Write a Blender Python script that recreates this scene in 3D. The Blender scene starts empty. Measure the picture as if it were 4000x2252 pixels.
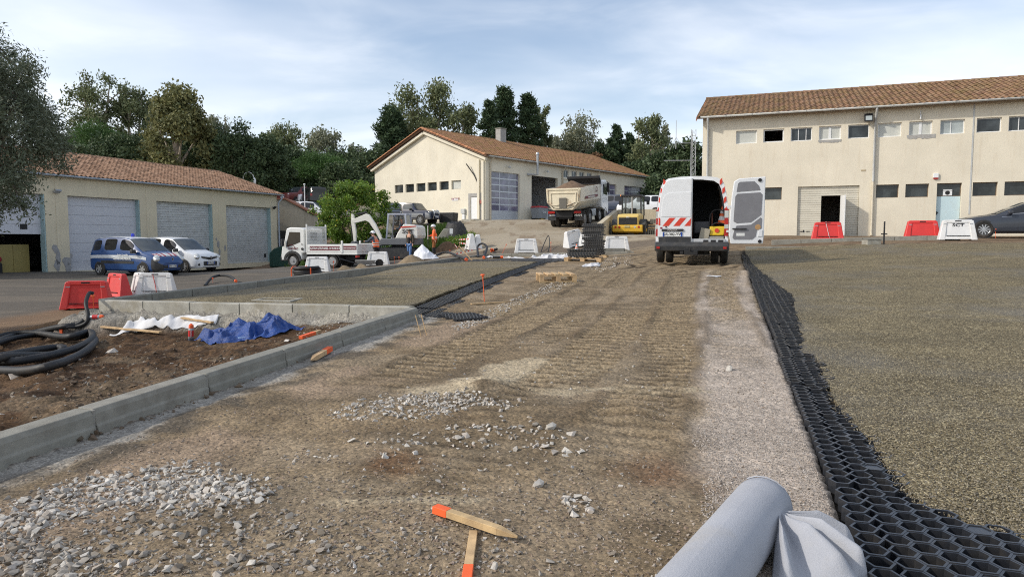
import bpy, math, random
import numpy as np
from mathutils import Vector, Matrix
R = math.radians
random.seed(7)
RS = np.random.RandomState(11)
SC = bpy.context.scene
COL = SC.collection
# ------------------------------------------------------------------ camera, sky, sun, exposure
FPX, HOR, CAMZ = 2650.0, 930.0, 1.3
PITCH = math.atan((1126 - HOR) / FPX)
cam_d = bpy.data.cameras.new('camera')
cam = bpy.data.objects.new('camera', cam_d); COL.objects.link(cam)
cam.location = (0, 0, CAMZ)
cam.rotation_euler = (R(90) - PITCH, 0, 0)
cam_d.sensor_width = 36; cam_d.lens = 36 * FPX / 4000
cam_d.clip_start = .05; cam_d.clip_end = 3000
SC.camera = cam
SUN_HEAD, SUN_EL = -104.0, 33.0           # compass heading (0 = +Y, clockwise) and height of the sun
W = bpy.data.worlds.new('World'); SC.world = W; W.use_nodes = True
wn, wl = W.node_tree.nodes, W.node_tree.links
wn.clear()
w_out = wn.new('ShaderNodeOutputWorld'); w_bg = wn.new('ShaderNodeBackground')
w_sky = wn.new('ShaderNodeTexSky'); w_sky.sky_type = 'NISHITA'; w_sky.sun_disc = False
w_sky.sun_elevation = R(SUN_EL); w_sky.sun_rotation = R(SUN_HEAD)
w_sky.air_density = 1.0; w_sky.dust_density = 1.2; w_sky.ozone_density = 1.5
w_bg.inputs['Strength'].default_value = .15
w_tc = wn.new('ShaderNodeTexCoord'); w_sep = wn.new('ShaderNodeSeparateXYZ')
wl.new(w_tc.outputs['Generated'], w_sep.inputs[0])
def wmath(op, a, b):
	n = wn.new('ShaderNodeMath'); n.operation = op
	for i, q in enumerate((a, b)):
		if isinstance(q, (int, float)): n.inputs[i].default_value = q
		else: wl.new(q, n.inputs[i])
	return n.outputs[0]
zc = wmath('ADD', wmath('MAXIMUM', w_sep.outputs[2], 0.0), .22)
w_cmb = wn.new('ShaderNodeCombineXYZ')
wl.new(wmath('DIVIDE', w_sep.outputs[0], zc), w_cmb.inputs[0])
wl.new(wmath('DIVIDE', w_sep.outputs[1], zc), w_cmb.inputs[1])
w_map = wn.new('ShaderNodeMapping'); w_map.inputs['Rotation'].default_value = (0, 0, R(25)); w_map.inputs['Scale'].default_value = (.75, 1.2, 1)
w_map.inputs['Location'].default_value = (1.7, .35, 0)
wl.new(w_cmb.outputs[0], w_map.inputs[0])
def wnoise(scale, det, rough, dist):
	n = wn.new('ShaderNodeTexNoise'); n.inputs['Scale'].default_value = scale; n.inputs['Detail'].default_value = det
	n.inputs['Roughness'].default_value = rough; n.inputs['Distortion'].default_value = dist
	wl.new(w_map.outputs[0], n.inputs['Vector']); return n.outputs['Fac']
def wramp(v, lo, hi):
	n = wn.new('ShaderNodeMapRange'); n.interpolation_type = 'SMOOTHSTEP'
	n.inputs[1].default_value = lo; n.inputs[2].default_value = hi; wl.new(v, n.inputs[0]); return n.outputs[0]
veil = wramp(wnoise(.8, 5, .5, .3), .34, .66)
wisps = wramp(wnoise(2.4, 7, .55, .5), .40, .80)
low = wramp(w_sep.outputs[2], .42, .02)
cl = wmath('MINIMUM', wmath('ADD', wmath('MULTIPLY', veil, .50), wmath('ADD', wmath('MULTIPLY', wisps, .26), wmath('ADD', wmath('MULTIPLY', low, .24), .02))), .93)
w_mix = wn.new('ShaderNodeMix'); w_mix.data_type = 'RGBA'
wl.new(cl, w_mix.inputs[0]); wl.new(w_sky.outputs[0], w_mix.inputs[6]); w_mix.inputs[7].default_value = (6.9, 7.1, 7.4, 1)
wl.new(w_mix.outputs[2], w_bg.inputs['Color']); wl.new(w_bg.outputs[0], w_out.inputs[0])
sun_d = bpy.data.lights.new('sun', 'SUN'); sun_d.energy = 2.7; sun_d.angle = R(2.2); sun_d.color = (1, .93, .82)
sun = bpy.data.objects.new('sun', sun_d); COL.objects.link(sun)
sv = Vector((math.sin(R(SUN_HEAD)) * math.cos(R(SUN_EL)), math.cos(R(SUN_HEAD)) * math.cos(R(SUN_EL)), math.sin(R(SUN_EL))))
sun.rotation_euler = sv.to_track_quat('Z', 'Y').to_euler(); sun.location = sv * 60
SC.view_settings.view_transform = 'Standard'; SC.view_settings.look = 'None'
SC.view_settings.gamma = 1; SC.view_settings.use_curve_mapping = False
SC.view_settings.exposure = 0.2
SC.cycles.max_bounces = 6; SC.cycles.transparent_max_bounces = 12; SC.cycles.use_denoising = False; SC.cycles.filter_width = 1.1; SC.cycles.sample_clamp_indirect = 4

# ------------------------------------------------------------------ picture <-> place
def ray(px, py):
	cx, cy = (px - 2000) / FPX, (1126 - py) / FPX
	return np.array([cx, math.cos(PITCH) + cy * math.sin(PITCH), -math.sin(PITCH) + cy * math.cos(PITCH)])
def atY(px, py, Y):
	d = ray(px, py); return Vector((d[0] / d[1] * Y, Y, CAMZ + d[2] / d[1] * Y))
def hv(h): return Vector((math.sin(R(h)), math.cos(R(h)), 0))
def rz(h): return R(90 - h)                    # local +x points along compass heading h

# ------------------------------------------------------------------ noise on arrays
def _hash(ix, iy, s):
	h = (ix.astype(np.int64) * 374761393 + iy.astype(np.int64) * 668265263 + s * 1442695041) & 0xffffffff
	h = ((h ^ (h >> 13)) * 1274126177) & 0xffffffff
	return ((h ^ (h >> 16)) & 0xffff) / 65535.0
def vn(x, y, s=0):
	x, y = np.asarray(x, float), np.asarray(y, float)
	ix, iy = np.floor(x), np.floor(y); fx, fy = x - ix, y - iy
	fx = fx * fx * (3 - 2 * fx); fy = fy * fy * (3 - 2 * fy)
	a, b = _hash(ix, iy, s), _hash(ix + 1, iy, s); c, d = _hash(ix, iy + 1, s), _hash(ix + 1, iy + 1, s)
	return (a * (1 - fx) + b * fx) * (1 - fy) + (c * (1 - fx) + d * fx) * fy
def fbm(x, y, s=0, o=4):
	t, a, n = 0, 1, 0
	for k in range(o):
		t = t + a * vn(x * 2 ** k, y * 2 ** k, s + k * 17); n += a; a *= .5
	return t / n
def sstep(a, b, x):
	t = np.clip((x - a) / (b - a), 0, 1); return t * t * (3 - 2 * t)

# ------------------------------------------------------------------ terrain
class TPS:
	def __init__(s, pts):
		P = np.array([tuple(p) for p in pts], float); s.P = P[:, :2]; n = len(P)
		K = s.k(s.P, s.P) + np.eye(n) * .04; A = np.zeros((n + 3, n + 3)); A[:n, :n] = K
		A[:n, n] = 1; A[:n, n + 1:] = s.P; A[n, :n] = 1; A[n + 1:, :n] = s.P.T
		s.w = np.linalg.solve(A, np.concatenate([P[:, 2], [0, 0, 0]]))
	def k(s, a, b):
		d2 = ((a[:, None, :] - b[None, :, :]) ** 2).sum(2); return .5 * d2 * np.log(d2 + 1e-9)
	def __call__(s, x, y):
		x, y = np.asarray(x, float), np.asarray(y, float); sh = x.shape; q = np.stack([x.ravel(), y.ravel()], 1)
		out = np.empty(len(q))
		for i in range(0, len(q), 20000):
			b = q[i:i + 20000]; out[i:i + 20000] = s.k(b, s.P) @ s.w[:-3] + s.w[-3] + b @ s.w[-2:]
		return out.reshape(sh)
U = atY
main_pts = [(-3, -2, -.02), (3, -2, -.02), (0, 0, 0), (0, 4, .105), (1.3, 4, .11), (2.5, 6, .18), (0, 7, .19), (-1.1, 9, .25), (1, 10, .28), (3, 12, .36), (3, 16, .46), U(2720, 1030, 20),
	(4, 4, .13), (7, 7, .25), (10, 12, .5), (5.6, 14, .45), U(3190, 972, 23.3), U(3880, 972, 20.3), (18, 18.5, 1.0), U(3230, 941, 26.5), U(3838, 929, 27),
	(10, 35.5, 1.4), (16, 33, 1.4), (23, 30.4, 1.4), (30, 28, 1.4), (14, 45, 1.5), (25, 45, 1.6), (22, 15, .9), (20, 5, .35),
	U(2160, 1014, 28.5), U(1912, 1003, 31), U(2250, 1000, 30), U(2453, 990, 29.5), U(2057, 986, 34), U(2330, 985, 34), U(2100, 953, 37.5), U(2164, 889, 48.7), (6.6, 52, 2.6), (2, 59, 2.9), (-2.3, 60, 2.88), (8, 60, 2.9), (10, 70, 2.9), (16, 80, 2.9), (24, 76, 2.9), (22, 58, 2.9),
	U(1668, 877, 57), (-9, 64, 2.6), (-14, 70, 3.0), U(1700, 900, 50), U(1700, 962, 42.5), U(1830, 965, 40), U(1560, 1012, 39), U(1690, 1000, 38.4), U(1316, 1042, 36.6), U(1160, 1045, 36.6),
	U(1241, 1061, 31.9), U(398, 1074, 32.2), (-23.3, 35.9, -.45), (-17.5, 50.8, -.42), (-26.5, 27, -.45), (-14, 31, -.42), (-17, 24, -.42), (-10.4, 16.7, -.42), (-9, 12.5, -.38), (-14, 10, -.4), (-12, 6, -.3), (-7.6, 15, -.2), (-6.2, 20, -.12), (-4.8, 25, .05),
	(-6.4, 11.2, .2), (-5.2, 15, .27), (-3.5, 21.5, .38), (-1.6, 28.5, .5), (1.2, 20.7, .52), (-1.1, 11, .31), (0, 15, .42), (1, 25, .54),
	U(1180, 826, 68), (-26, 62, 2.5), (-34, 45, .2), (-16, 60, 3.2), (-26, 76, 5.4), (-45, 80, 6), (-20, 90, 6.5), (0, 110, 6), (30, 110, 5), (60, 110, 5), (60, 50, 2), (60, 10, .5),
	(-70, 60, 2), (-70, 10, -1), (-100, 130, 9), (100, 130, 8), (0, 180, 11), (-500, 600, 20), (500, 600, 20), (-500, -300, -6), (500, -300, -4), (0, -60, -1.6)]
TM = TPS(main_pts)
TP = TPS([(-3.2, 2, .16), (-2.9, 3.5, .2), (-2.35, 5.5, .24), (-1.75, 7.6, .27), (-3, 7.6, .1), (-5.1, 7.3, -.05), (-8, 9, -.32), (-6.9, 10.9, -.3), (-6.2, 10.3, -.2), (-4.4, 9.7, -.06), (-2.6, 9.0, .12),
		  (-10, 6, -.33), (-5, 4, .04), (-7, 3, -.1), (-9, 12.5, -.38), (-14, 10, -.4), (-12, 6, -.36), (-8, 0, -.1), (-5, 0, .02), (-3.6, 0, .08)])
KERB = dict(front=[(-3.32, 1.2), (-1.21, 8.84)], cross=[(-1.21, 8.84), (-6.64, 10.8)], left=[(-6.64, 10.8), (-1.03, 31.0)], far=[(-1.03, 31.0), (5.0, 29.3)])
LOWYARD = [(5.35, 42.3), (7.9, 52.1), (60, 33), (60, 20), (25, 38), (10, 42)]
def side(p, q, x, y): return (q[0] - p[0]) * (y - p[1]) - (q[1] - p[1]) * (x - p[0])     # > 0: left of p->q
def inpoly(x, y, poly):
	x, y = np.asarray(x, float), np.asarray(y, float); r = np.zeros(x.shape, bool); n = len(poly)
	for i in range(n):
		(x0, y0), (x1, y1) = poly[i], poly[(i + 1) % n]
		c = ((y0 > y) != (y1 > y)) & (x < (x1 - x0) * (y - y0) / (y1 - y0 + 1e-12) + x0); r ^= c
	return r
PIT = [(-4.1, -1.7), (-3.32, 1.2), (-1.17, 9.0), (-6.56, 10.98), (-9.4, 12.3), (-13, 9.5), (-13, -1.7)]
def H0(x, y):
	z = TM(x, y)
	z = np.where(inpoly(x, y, PIT), TP(x, y), z)
	low = inpoly(x, y, LOWYARD)
	return np.where(low, np.minimum(z, 1.14 + .012 * (np.asarray(y, float) - 42)), z)
def H(x, y): return float(H0(np.array([x]), np.array([y]))[0])
def gnd(px, py, y0=1.6, y1=140):
	d = ray(px, py); ys = np.geomspace(y0, y1, 500); xs = d[0] / d[1] * ys; zs = CAMZ + d[2] / d[1] * ys
	below = np.nonzero(zs < H0(xs, ys))[0]
	i = below[0] if len(below) else len(ys) - 1
	a, b = ys[max(i - 1, 0)], ys[i]
	for _ in range(18):
		m = (a + b) / 2
		if CAMZ + d[2] / d[1] * m < H(d[0] / d[1] * m, m): b = m
		else: a = m
	return Vector((d[0] / d[1] * b, b, H(d[0] / d[1] * b, b)))

# ------------------------------------------------------------------ materials
MATS = {}
def newmat(name):
	m = bpy.data.materials.new(name); m.use_nodes = True; n = m.node_tree.nodes; n.clear()
	o = n.new('ShaderNodeOutputMaterial'); b = n.new('ShaderNodeBsdfPrincipled'); m.node_tree.links.new(b.outputs[0], o.inputs[0])
	MATS[name] = m; return m, n, m.node_tree.links, b
def _tex(n, l, scale, det=4, rough=.6, coord='Object', kind='noise', vec=None):
	tc = n.new('ShaderNodeTexCoord')
	t = n.new('ShaderNodeTexNoise' if kind == 'noise' else 'ShaderNodeTexVoronoi')
	t.inputs['Scale'].default_value = scale
	if kind == 'noise': t.inputs['Detail'].default_value = det; t.inputs['Roughness'].default_value = rough
	src = tc.outputs[coord] if coord != 'World' else n.new('ShaderNodeNewGeometry').outputs['Position']
	if vec is not None:
		mp = n.new('ShaderNodeMapping'); mp.inputs['Scale'].default_value = vec; l.new(src, mp.inputs[0]); src = mp.outputs[0]
	l.new(src, t.inputs['Vector']); return t
def _mixc(n, l, fac, a, b, mode='MIX'):
	m = n.new('ShaderNodeMix'); m.data_type = 'RGBA'; m.blend_type = mode
	for i, q in ((0, fac), (6, a), (7, b)):
		if isinstance(q, (int, float)): m.inputs[i].default_value = q
		elif isinstance(q, tuple): m.inputs[i].default_value = (*q[:3], 1)
		else: l.new(q, m.inputs[i])
	return m.outputs[2]
def _rng(n, l, v, a, b, c=0, d=1):
	m = n.new('ShaderNodeMapRange'); m.inputs[1].default_value = a; m.inputs[2].default_value = b; m.inputs[3].default_value = c; m.inputs[4].default_value = d
	l.new(v, m.inputs[0]); return m.outputs[0]
def mat(name, col, rough=.6, metal=0, var=.12, vs=6, bump=0, bs=40, dirt=None, ds=2.5, dth=(.5, .7), coord='Object', spec=.5, dvec=None, trans=0, rnd=0, coat=0):
	if name in MATS: return MATS[name]
	m, n, l, b = newmat(name)
	t = _tex(n, l, vs, coord=coord)
	c = _mixc(n, l, _rng(n, l, t.outputs['Fac'], .3, .7), tuple(q * (1 - var) for q in col), tuple(min(1, q * (1 + var)) for q in col))
	if rnd:
		oi = n.new('ShaderNodeObjectInfo'); ge = n.new('ShaderNodeNewGeometry')
		ad = n.new('ShaderNodeMath'); ad.operation = 'ADD'; l.new(oi.outputs['Random'], ad.inputs[0]); l.new(ge.outputs['Random Per Island'], ad.inputs[1])
		fr = n.new('ShaderNodeMath'); fr.operation = 'FRACT'; l.new(ad.outputs[0], fr.inputs[0])
		hs = n.new('ShaderNodeHueSaturation'); l.new(c, hs.inputs['Color']); l.new(_rng(n, l, fr.outputs[0], 0, 1, 1 - rnd, 1 + rnd), hs.inputs['Value'])
		l.new(_rng(n, l, fr.outputs[0], 0, 1, .5 + rnd * .05, .5 - rnd * .04), hs.inputs['Hue']); c = hs.outputs[0]
	if dirt:
		t2 = _tex(n, l, ds, 8, .7, coord, vec=dvec)
		c = _mixc(n, l, _rng(n, l, t2.outputs['Fac'], *dth), c, tuple(dirt))
	l.new(c, b.inputs['Base Color'])
	b.inputs['Roughness'].default_value = rough; b.inputs['Metallic'].default_value = metal; b.inputs['Specular IOR Level'].default_value = spec
	if trans: b.inputs['Transmission Weight'].default_value = trans
	if coat: b.inputs['Coat Weight'].default_value = coat
	if bump:
		t3 = _tex(n, l, bs, 5, .65, coord); bm = n.new('ShaderNodeBump'); bm.inputs['Strength'].default_value = 1; bm.inputs['Distance'].default_value = bump
		l.new(t3.outputs['Fac'], bm.inputs['Height']); l.new(bm.outputs[0], b.inputs['Normal'])
	return m
def glass(name, tint=(.5, .55, .55), rough=.03, refl=.12):
	if name in MATS: return MATS[name]
	m, n, l, b = newmat(name); n.remove(b)
	o = [q for q in n if q.type == 'OUTPUT_MATERIAL'][0]
	tr = n.new('ShaderNodeBsdfTransparent'); tr.inputs[0].default_value = (*tint, 1)
	gl = n.new('ShaderNodeBsdfGlossy'); gl.inputs['Roughness'].default_value = rough
	lw = n.new('ShaderNodeLayerWeight'); lw.inputs['Blend'].default_value = .25
	mx = n.new('ShaderNodeMixShader'); l.new(_rng(n, l, lw.outputs['Fresnel'], 0, 1, refl, 1), mx.inputs[0])
	l.new(tr.outputs[0], mx.inputs[1]); l.new(gl.outputs[0], mx.inputs[2]); l.new(mx.outputs[0], o.inputs[0]); return m

# ------------------------------------------------------------------ mesh builder
class MB:
	def __init__(s): s.v, s.f, s.m, s.T = [], [], [], None
	def add(s, vs, fs, mi=0):
		o = len(s.v)
		if s.T is not None: vs = [s.T @ Vector(q) for q in vs]
		s.v.extend(tuple(q) for q in vs); s.f.extend(tuple(o + i for i in f) for f in fs); s.m.extend([mi] * len(fs)); return s
	def box(s, x0, x1, y0, y1, z0, z1, mi=0):
		return s.add([(x0, y0, z0), (x1, y0, z0), (x1, y1, z0), (x0, y1, z0), (x0, y0, z1), (x1, y0, z1), (x1, y1, z1), (x0, y1, z1)],
					 [(3, 2, 1, 0), (4, 5, 6, 7), (0, 1, 5, 4), (1, 2, 6, 5), (2, 3, 7, 6), (3, 0, 4, 7)], mi)
	def quad(s, a, b, c, d, mi=0): return s.add([a, b, c, d], [(0, 1, 2, 3)], mi)
	def bar(s, a, b, w, h, mi=0, up=(0, 0, 1)):
		a, b = Vector(a), Vector(b); d = (b - a).normalized(); u = Vector(up)
		if abs(d.dot(u)) > .97: u = Vector((1, 0, 0))
		x = d.cross(u).normalized() * (w / 2); y = x.cross(d).normalized() * (h / 2)
		vs = [p + sx * x + sy * y for p in (a, b) for sx, sy in ((-1, -1), (1, -1), (1, 1), (-1, 1))]
		return s.add(vs, [(3, 2, 1, 0), (4, 5, 6, 7), (0, 1, 5, 4), (1, 2, 6, 5), (2, 3, 7, 6), (3, 0, 4, 7)], mi)
	def cyl(s, a, b, r0, r1=None, n=12, mi=0, caps=True):
		a, b = Vector(a), Vector(b); r1 = r0 if r1 is None else r1; d = (b - a).normalized()
		u = Vector((0, 0, 1)) if abs(d.z) < .9 else Vector((1, 0, 0)); x = d.cross(u).normalized(); y = d.cross(x)
		vs = [p + (x * math.cos(t) + y * math.sin(t)) * r for p, r in ((a, r0), (b, r1)) for t in [2 * math.pi * i / n for i in range(n)]]
		fs = [(i, i + n, (i + 1) % n + n, (i + 1) % n) for i in range(n)]
		if caps: fs += [tuple(range(n)), tuple(range(2 * n - 1, n - 1, -1))]
		return s.add(vs, fs, mi)
	def tube(s, P, r, n=8, mi=0, closed=False, rib=0):
		P = [Vector(p) for p in P]; k = len(P); vs = []; prev = None
		for i, p in enumerate(P):
			d = (P[(i + 1) % k] - P[i - 1]) if closed else (P[min(i + 1, k - 1)] - P[max(i - 1, 0)])
			d.normalize(); u = prev if prev is not None else (Vector((0, 0, 1)) if abs(d.z) < .9 else Vector((1, 0, 0)))
			x = (u - d * u.dot(d)).normalized(); prev = x; y = d.cross(x)
			rr = (r[i] if isinstance(r, (list, tuple)) else r) * (1 - rib * (i % 2))
			vs += [p + (x * math.cos(2 * math.pi * j / n) + y * math.sin(2 * math.pi * j / n)) * rr for j in range(n)]
		fs = []
		for i in range(k if closed else k - 1):
			a, b = i * n, ((i + 1) % k) * n
			fs += [(a + j, a + (j + 1) % n, b + (j + 1) % n, b + j) for j in range(n)]
		if not closed: fs += [tuple(range(n - 1, -1, -1)), tuple((k - 1) * n + j for j in range(n))]
		return s.add(vs, fs, mi)
	def prism(s, pts, y0, y1, mi=0):       # polygon in x,z pushed along y
		n = len(pts); vs = [(x, y0, z) for x, z in pts] + [(x, y1, z) for x, z in pts]
		ar = sum(pts[i][0] * pts[(i + 1) % n][1] - pts[(i + 1) % n][0] * pts[i][1] for i in range(n))
		fs = [tuple(range(n)), tuple(range(2 * n - 1, n - 1, -1))] + [(i, i + n, (i + 1) % n + n, (i + 1) % n) for i in range(n)]
		if ar < 0: fs = [f[::-1] for f in fs]
		return s.add(vs, fs, mi)
	def zprism(s, pts, z0, z1, mi=0):
		n = len(pts); vs = [(x, y, z0) for x, y in pts] + [(x, y, z1) for x, y in pts]
		ar = sum(pts[i][0] * pts[(i + 1) % n][1] - pts[(i + 1) % n][0] * pts[i][1] for i in range(n))
		fs = [tuple(range(n - 1, -1, -1)), tuple(range(n, 2 * n))] + [(i, (i + 1) % n, (i + 1) % n + n, i + n) for i in range(n)]
		if ar < 0: fs = [f[::-1] for f in fs]
		return s.add(vs, fs, mi)
	def lathe(s, prof, n=16, c=(0, 0, 0), axis='z', mi=0, caps=True):
		vs = []
		for r, h in prof:
			for i in range(n):
				t = 2 * math.pi * i / n; p = (r * math.cos(t), r * math.sin(t), h)
				if axis == 'y': p = (p[0], p[2], p[1])
				if axis == 'x': p = (p[2], p[0], p[1])
				vs.append((p[0] + c[0], p[1] + c[1], p[2] + c[2]))
		k = len(prof); fs = [(i * n + j, i * n + (j + 1) % n, (i + 1) * n + (j + 1) % n, (i + 1) * n + j) for i in range(k - 1) for j in range(n)]
		if caps: fs += [tuple(range(n - 1, -1, -1)), tuple((k - 1) * n + j for j in range(n))]
		if axis == 'y': fs = [f[::-1] for f in fs]
		return s.add(vs, fs, mi)
	def ball(s, c, r, n=12, k=7, mi=0, z0=-1, z1=1):
		r = (r, r, r) if isinstance(r, (int, float)) else r
		a0, a1 = math.asin(z0), math.asin(z1); vs = []
		for i in range(k + 1):
			a = a0 + (a1 - a0) * i / k; rr = max(math.cos(a), .02)
			vs += [(c[0] + r[0] * rr * math.cos(2 * math.pi * j / n), c[1] + r[1] * rr * math.sin(2 * math.pi * j / n), c[2] + r[2] * math.sin(a)) for j in range(n)]
		fs = [(i * n + j, i * n + (j + 1) % n, (i + 1) * n + (j + 1) % n, (i + 1) * n + j) for i in range(k) for j in range(n)]
		fs += [tuple(range(n - 1, -1, -1)), tuple(k * n + j for j in range(n))]
		return s.add(vs, fs, mi)
	def grid(s, P, mi=0, flip=False):       # P[i][j] points
		a, b = len(P), len(P[0]); vs = [q for r in P for q in r]
		fs = [(i * b + j, (i + 1) * b + j, (i + 1) * b + j + 1, i * b + j + 1) for i in range(a - 1) for j in range(b - 1)]
		return s.add(vs, [f[::-1] for f in fs] if flip else fs, mi)
	def build(s, name, mats, parent=None, smooth=0, bevel=0, loc=None, **pr):
		me = bpy.data.meshes.new(name); me.from_pydata(s.v, [], s.f)
		ms = mats if isinstance(mats, (list, tuple)) else [mats]
		for q in ms: me.materials.append(q)
		if len(ms) > 1: me.polygons.foreach_set('material_index', s.m)
		if smooth:
			me.polygons.foreach_set('use_smooth', [True] * len(me.polygons)); me.set_sharp_from_angle(angle=R(smooth))
		me.update()
		return link(name, me, parent, bevel, loc, **pr)
def link(name, me, parent=None, bevel=0, loc=None, **pr):
	o = bpy.data.objects.new(name, me); COL.objects.link(o); o.parent = parent
	if loc is not None: o.location = loc
	if bevel:
		b = o.modifiers.new('bevel', 'BEVEL'); b.width = bevel; b.segments = 2; b.limit_method = 'ANGLE'; b.angle_limit = R(40)
	for k, q in pr.items(): o[k] = q
	return o
def tag(o, label, cat, group=None):
	o['label'] = label; o['category'] = cat
	if group: o['group'] = group
	return o
def thing(name, label, cat, loc=(0, 0, 0), rotz=0, group=None):
	o = bpy.data.objects.new(name, None); COL.objects.link(o); o.location = loc; o.rotation_euler = (0, 0, rotz); o.empty_display_size = .2
	return tag(o, label, cat, group)
def struct(name, parent=None):
	o = bpy.data.objects.new(name, None); COL.objects.link(o); o['kind'] = 'structure'; o.parent = parent; return o
def dup(o, parent=None):
	c = o.copy(); COL.objects.link(c); c.parent = parent
	for ch in o.children: dup(ch, c)
	return c
def text(body, loc, rot, size, m, parent, name='lettering', sx=1, ext=.002, align='CENTER', bold=0):
	cu = bpy.data.curves.new(name, 'FONT'); cu.body = body; cu.size = size; cu.align_x = align; cu.align_y = 'CENTER'; cu.extrude = ext; cu.offset = bold; cu.resolution_u = 2
	tmp = bpy.data.objects.new('tmp', cu); me = bpy.data.meshes.new_from_object(tmp); bpy.data.objects.remove(tmp); bpy.data.curves.remove(cu)
	me.materials.clear(); me.materials.append(m)
	o = link(name, me, parent); o.location = loc; o.rotation_euler = rot; o.scale = (sx, 1, 1); return o

# ------------------------------------------------------------------ ground sheet
def axis(fine0, fine1, d, lo, hi, g):
	a = list(np.arange(fine0, fine1, d)); s = d; x = a[-1]
	while x < hi: s = min(s * g, 60); x += s; a.append(x)
	s = d; x = fine0; b = []
	while x > lo: s = min(s * g, 60); x -= s; b.append(x)
	return np.array(b[::-1] + a)
GX = axis(-6.5, 5.0, .036, -700, 700, 1.035); GY = axis(1.7, 10.5, .036, -300, 900, 1.014)
gx, gy = np.meshgrid(GX, GY); gz = H0(gx, gy)
RH = 17.0; ca, sa = math.cos(R(RH)), math.sin(R(RH))
gu, gv = gx * sa + gy * ca, gx * ca - gy * sa             # along the road, across it
pit = inpoly(gx, gy, PIT); near = sstep(26, 10, gy)
n1, n2, n3 = fbm(gx * 1.3, gy * 1.3, 3), fbm(gx * 5, gy * 5, 5), fbm(gx * .35, gy * .35, 9)
wob = (n1 - .5) * 1.1 + (n3 - .5) * 1.0
# strip of hexagonal grid: left border line of the right hand bay, measured on the ground
SA, SB = (1.30, 2.43), (9.2, 27.6)
sl = math.hypot(SB[0] - SA[0], SB[1] - SA[1]); sd = ((SB[0] - SA[0]) / sl, (SB[1] - SA[1]) / sl)
st = (gx - SA[0]) * sd[0] + (gy - SA[1]) * sd[1]; sw = (gx - SA[0]) * sd[1] - (gy - SA[1]) * sd[0]   # right of it > 0
kf = KERB['front']; kl = math.hypot(kf[1][0] - kf[0][0], kf[1][1] - kf[0][1]); kd = ((kf[1][0] - kf[0][0]) / kl, (kf[1][1] - kf[0][1]) / kl)
kw = (gx - kf[0][0]) * kd[1] - (gy - kf[0][1]) * kd[0]; kt = (gx - kf[0][0]) * kd[0] + (gy - kf[0][1]) * kd[1]
C = np.zeros(gx.shape + (3,)); C[:] = (.222, .172, .112)
def lay(mask, col):
	m = np.clip(mask, 0, 1)[..., None]; C[:] = C * (1 - m) + np.array(col) * m
road = (~pit) & (sw < 0)
lay(sstep(.38, .62, n1) * .75, (.272, .214, .143)); lay(sstep(.48, .66, n2) * .7, (.155, .117, .075)); lay(sstep(.52, .68, fbm(gx * .8, gy * 1.6, 21)) * .8, (.145, .115, .078))
lay(sstep(.5, .68, fbm(gx * 1.6 + 9, gy * 1.6, 71)) * .6, (.29, .24, .175))
lay(sstep(.55, .64, fbm(gx * .9 + 4, gy * 1.1, 33)) * .75 * (gy < 28), (.275, .222, .158))
# pinkish fine gravel along the strip
lay(sstep(-.72, -.5, sw + wob * .3 + .42 * sstep(5, 14, gy) - .25 * sstep(4, 2.6, gy)) * (sw < .05) * (gy < 24) * sstep(20, 9, gy + wob * 6), (.40, .355, .315))
# reddish gravel near the front kerb
lay(sstep(.35, .55, kw - .35 * (n1 - .5)) * sstep(1.5, .75, kw + wob * .5) * sstep(.42, .6, fbm(gx * 1.1, gy * 1.1, 44)) * (gy < 9), (.29, .225, .165))
# mortar haunch at the foot of the front kerb
mort = sstep(-.05, .02, kw) * sstep(.34, .16, kw + (n1 - .5) * .3 + (n2 - .5) * .25) * (kt < 8.2) * (gy < 9.2)
lay(mort * .95, (.31, .305, .29))
lay(sstep(.1, .24, kw + (n2 - .5) * .3) * sstep(.62, .4, kw + (n2 - .5) * .3) * (kt < 8) * sstep(.45, .6, n2) * .85, (.10, .088, .072))
# pale dried patches
for px, py, rx, ry in ((2130, 1440, .55, .42), (2210, 1525, .28, .2), (1880, 1500, .3, .25), (1720, 1530, .3, .18), (2580, 1520, .5, .2), (2810, 1062, .9, .6), (1590, 1980, .5, .05)):
	g = gnd(px, py); d = np.hypot((gx - g.x) / rx, (gy - g.y) / ry) + (n2 - .5) * .9 + (n1 - .5) * .9
	lay(sstep(.95, .7, d) * .92, (.43, .37, .27))
g = gnd(1560, 1820); lay(sstep(1, .3, np.hypot((gx - g.x) / .28, (gy - g.y) / .3) + (n2 - .5)) * .7, (.13, .058, .02))
g = gnd(2560, 1830); lay(sstep(1, .3, np.hypot((gx - g.x) / .35, (gy - g.y) / .35) + (n2 - .5)) * .5, (.2, .10, .055))
# earth pit
lay(pit * 1.0, (.07, .041, .022)); lay(pit * sstep(.48, .62, n1) * .8, (.12, .076, .044)); lay(pit * sstep(.5, .62, n2) * .8, (.034, .02, .011)); lay(pit * sstep(.58, .66, fbm(gx * 2, gy * 2, 77)) * .7, (.15, .115, .078))
# yard of the garages: worn asphalt; earth strip between it and the bay
leftk = side((-6.64, 10.8), (-1.03, 31.0), gx, gy) > 0
yard = leftk & (~pit) & (gy > 9) & (gx < 0)
lay(yard * 1.0, (.195, .135, .09)); lay(yard * sstep(.46, .6, n1) * .8, (.235, .165, .11))
dk = side((-9.2, 12.5), (-2.0, 40.0), gx, gy) / 28.4
lay(yard * sstep(2.2, 3.6, dk + wob * .9) * (gy < 46) * 1.0, (.115, .105, .092)); lay(yard * sstep(2.4, 4, dk + wob) * sstep(.5, .62, fbm(gx * .7, gy * 2.2, 6)) * .6 * (gy < 46), (.17, .15, .125))
lay(sstep(-10, -14, gx) * (gy < 14) * (gy > 4) * (~pit) * .9, (.125, .11, .095))
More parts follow.
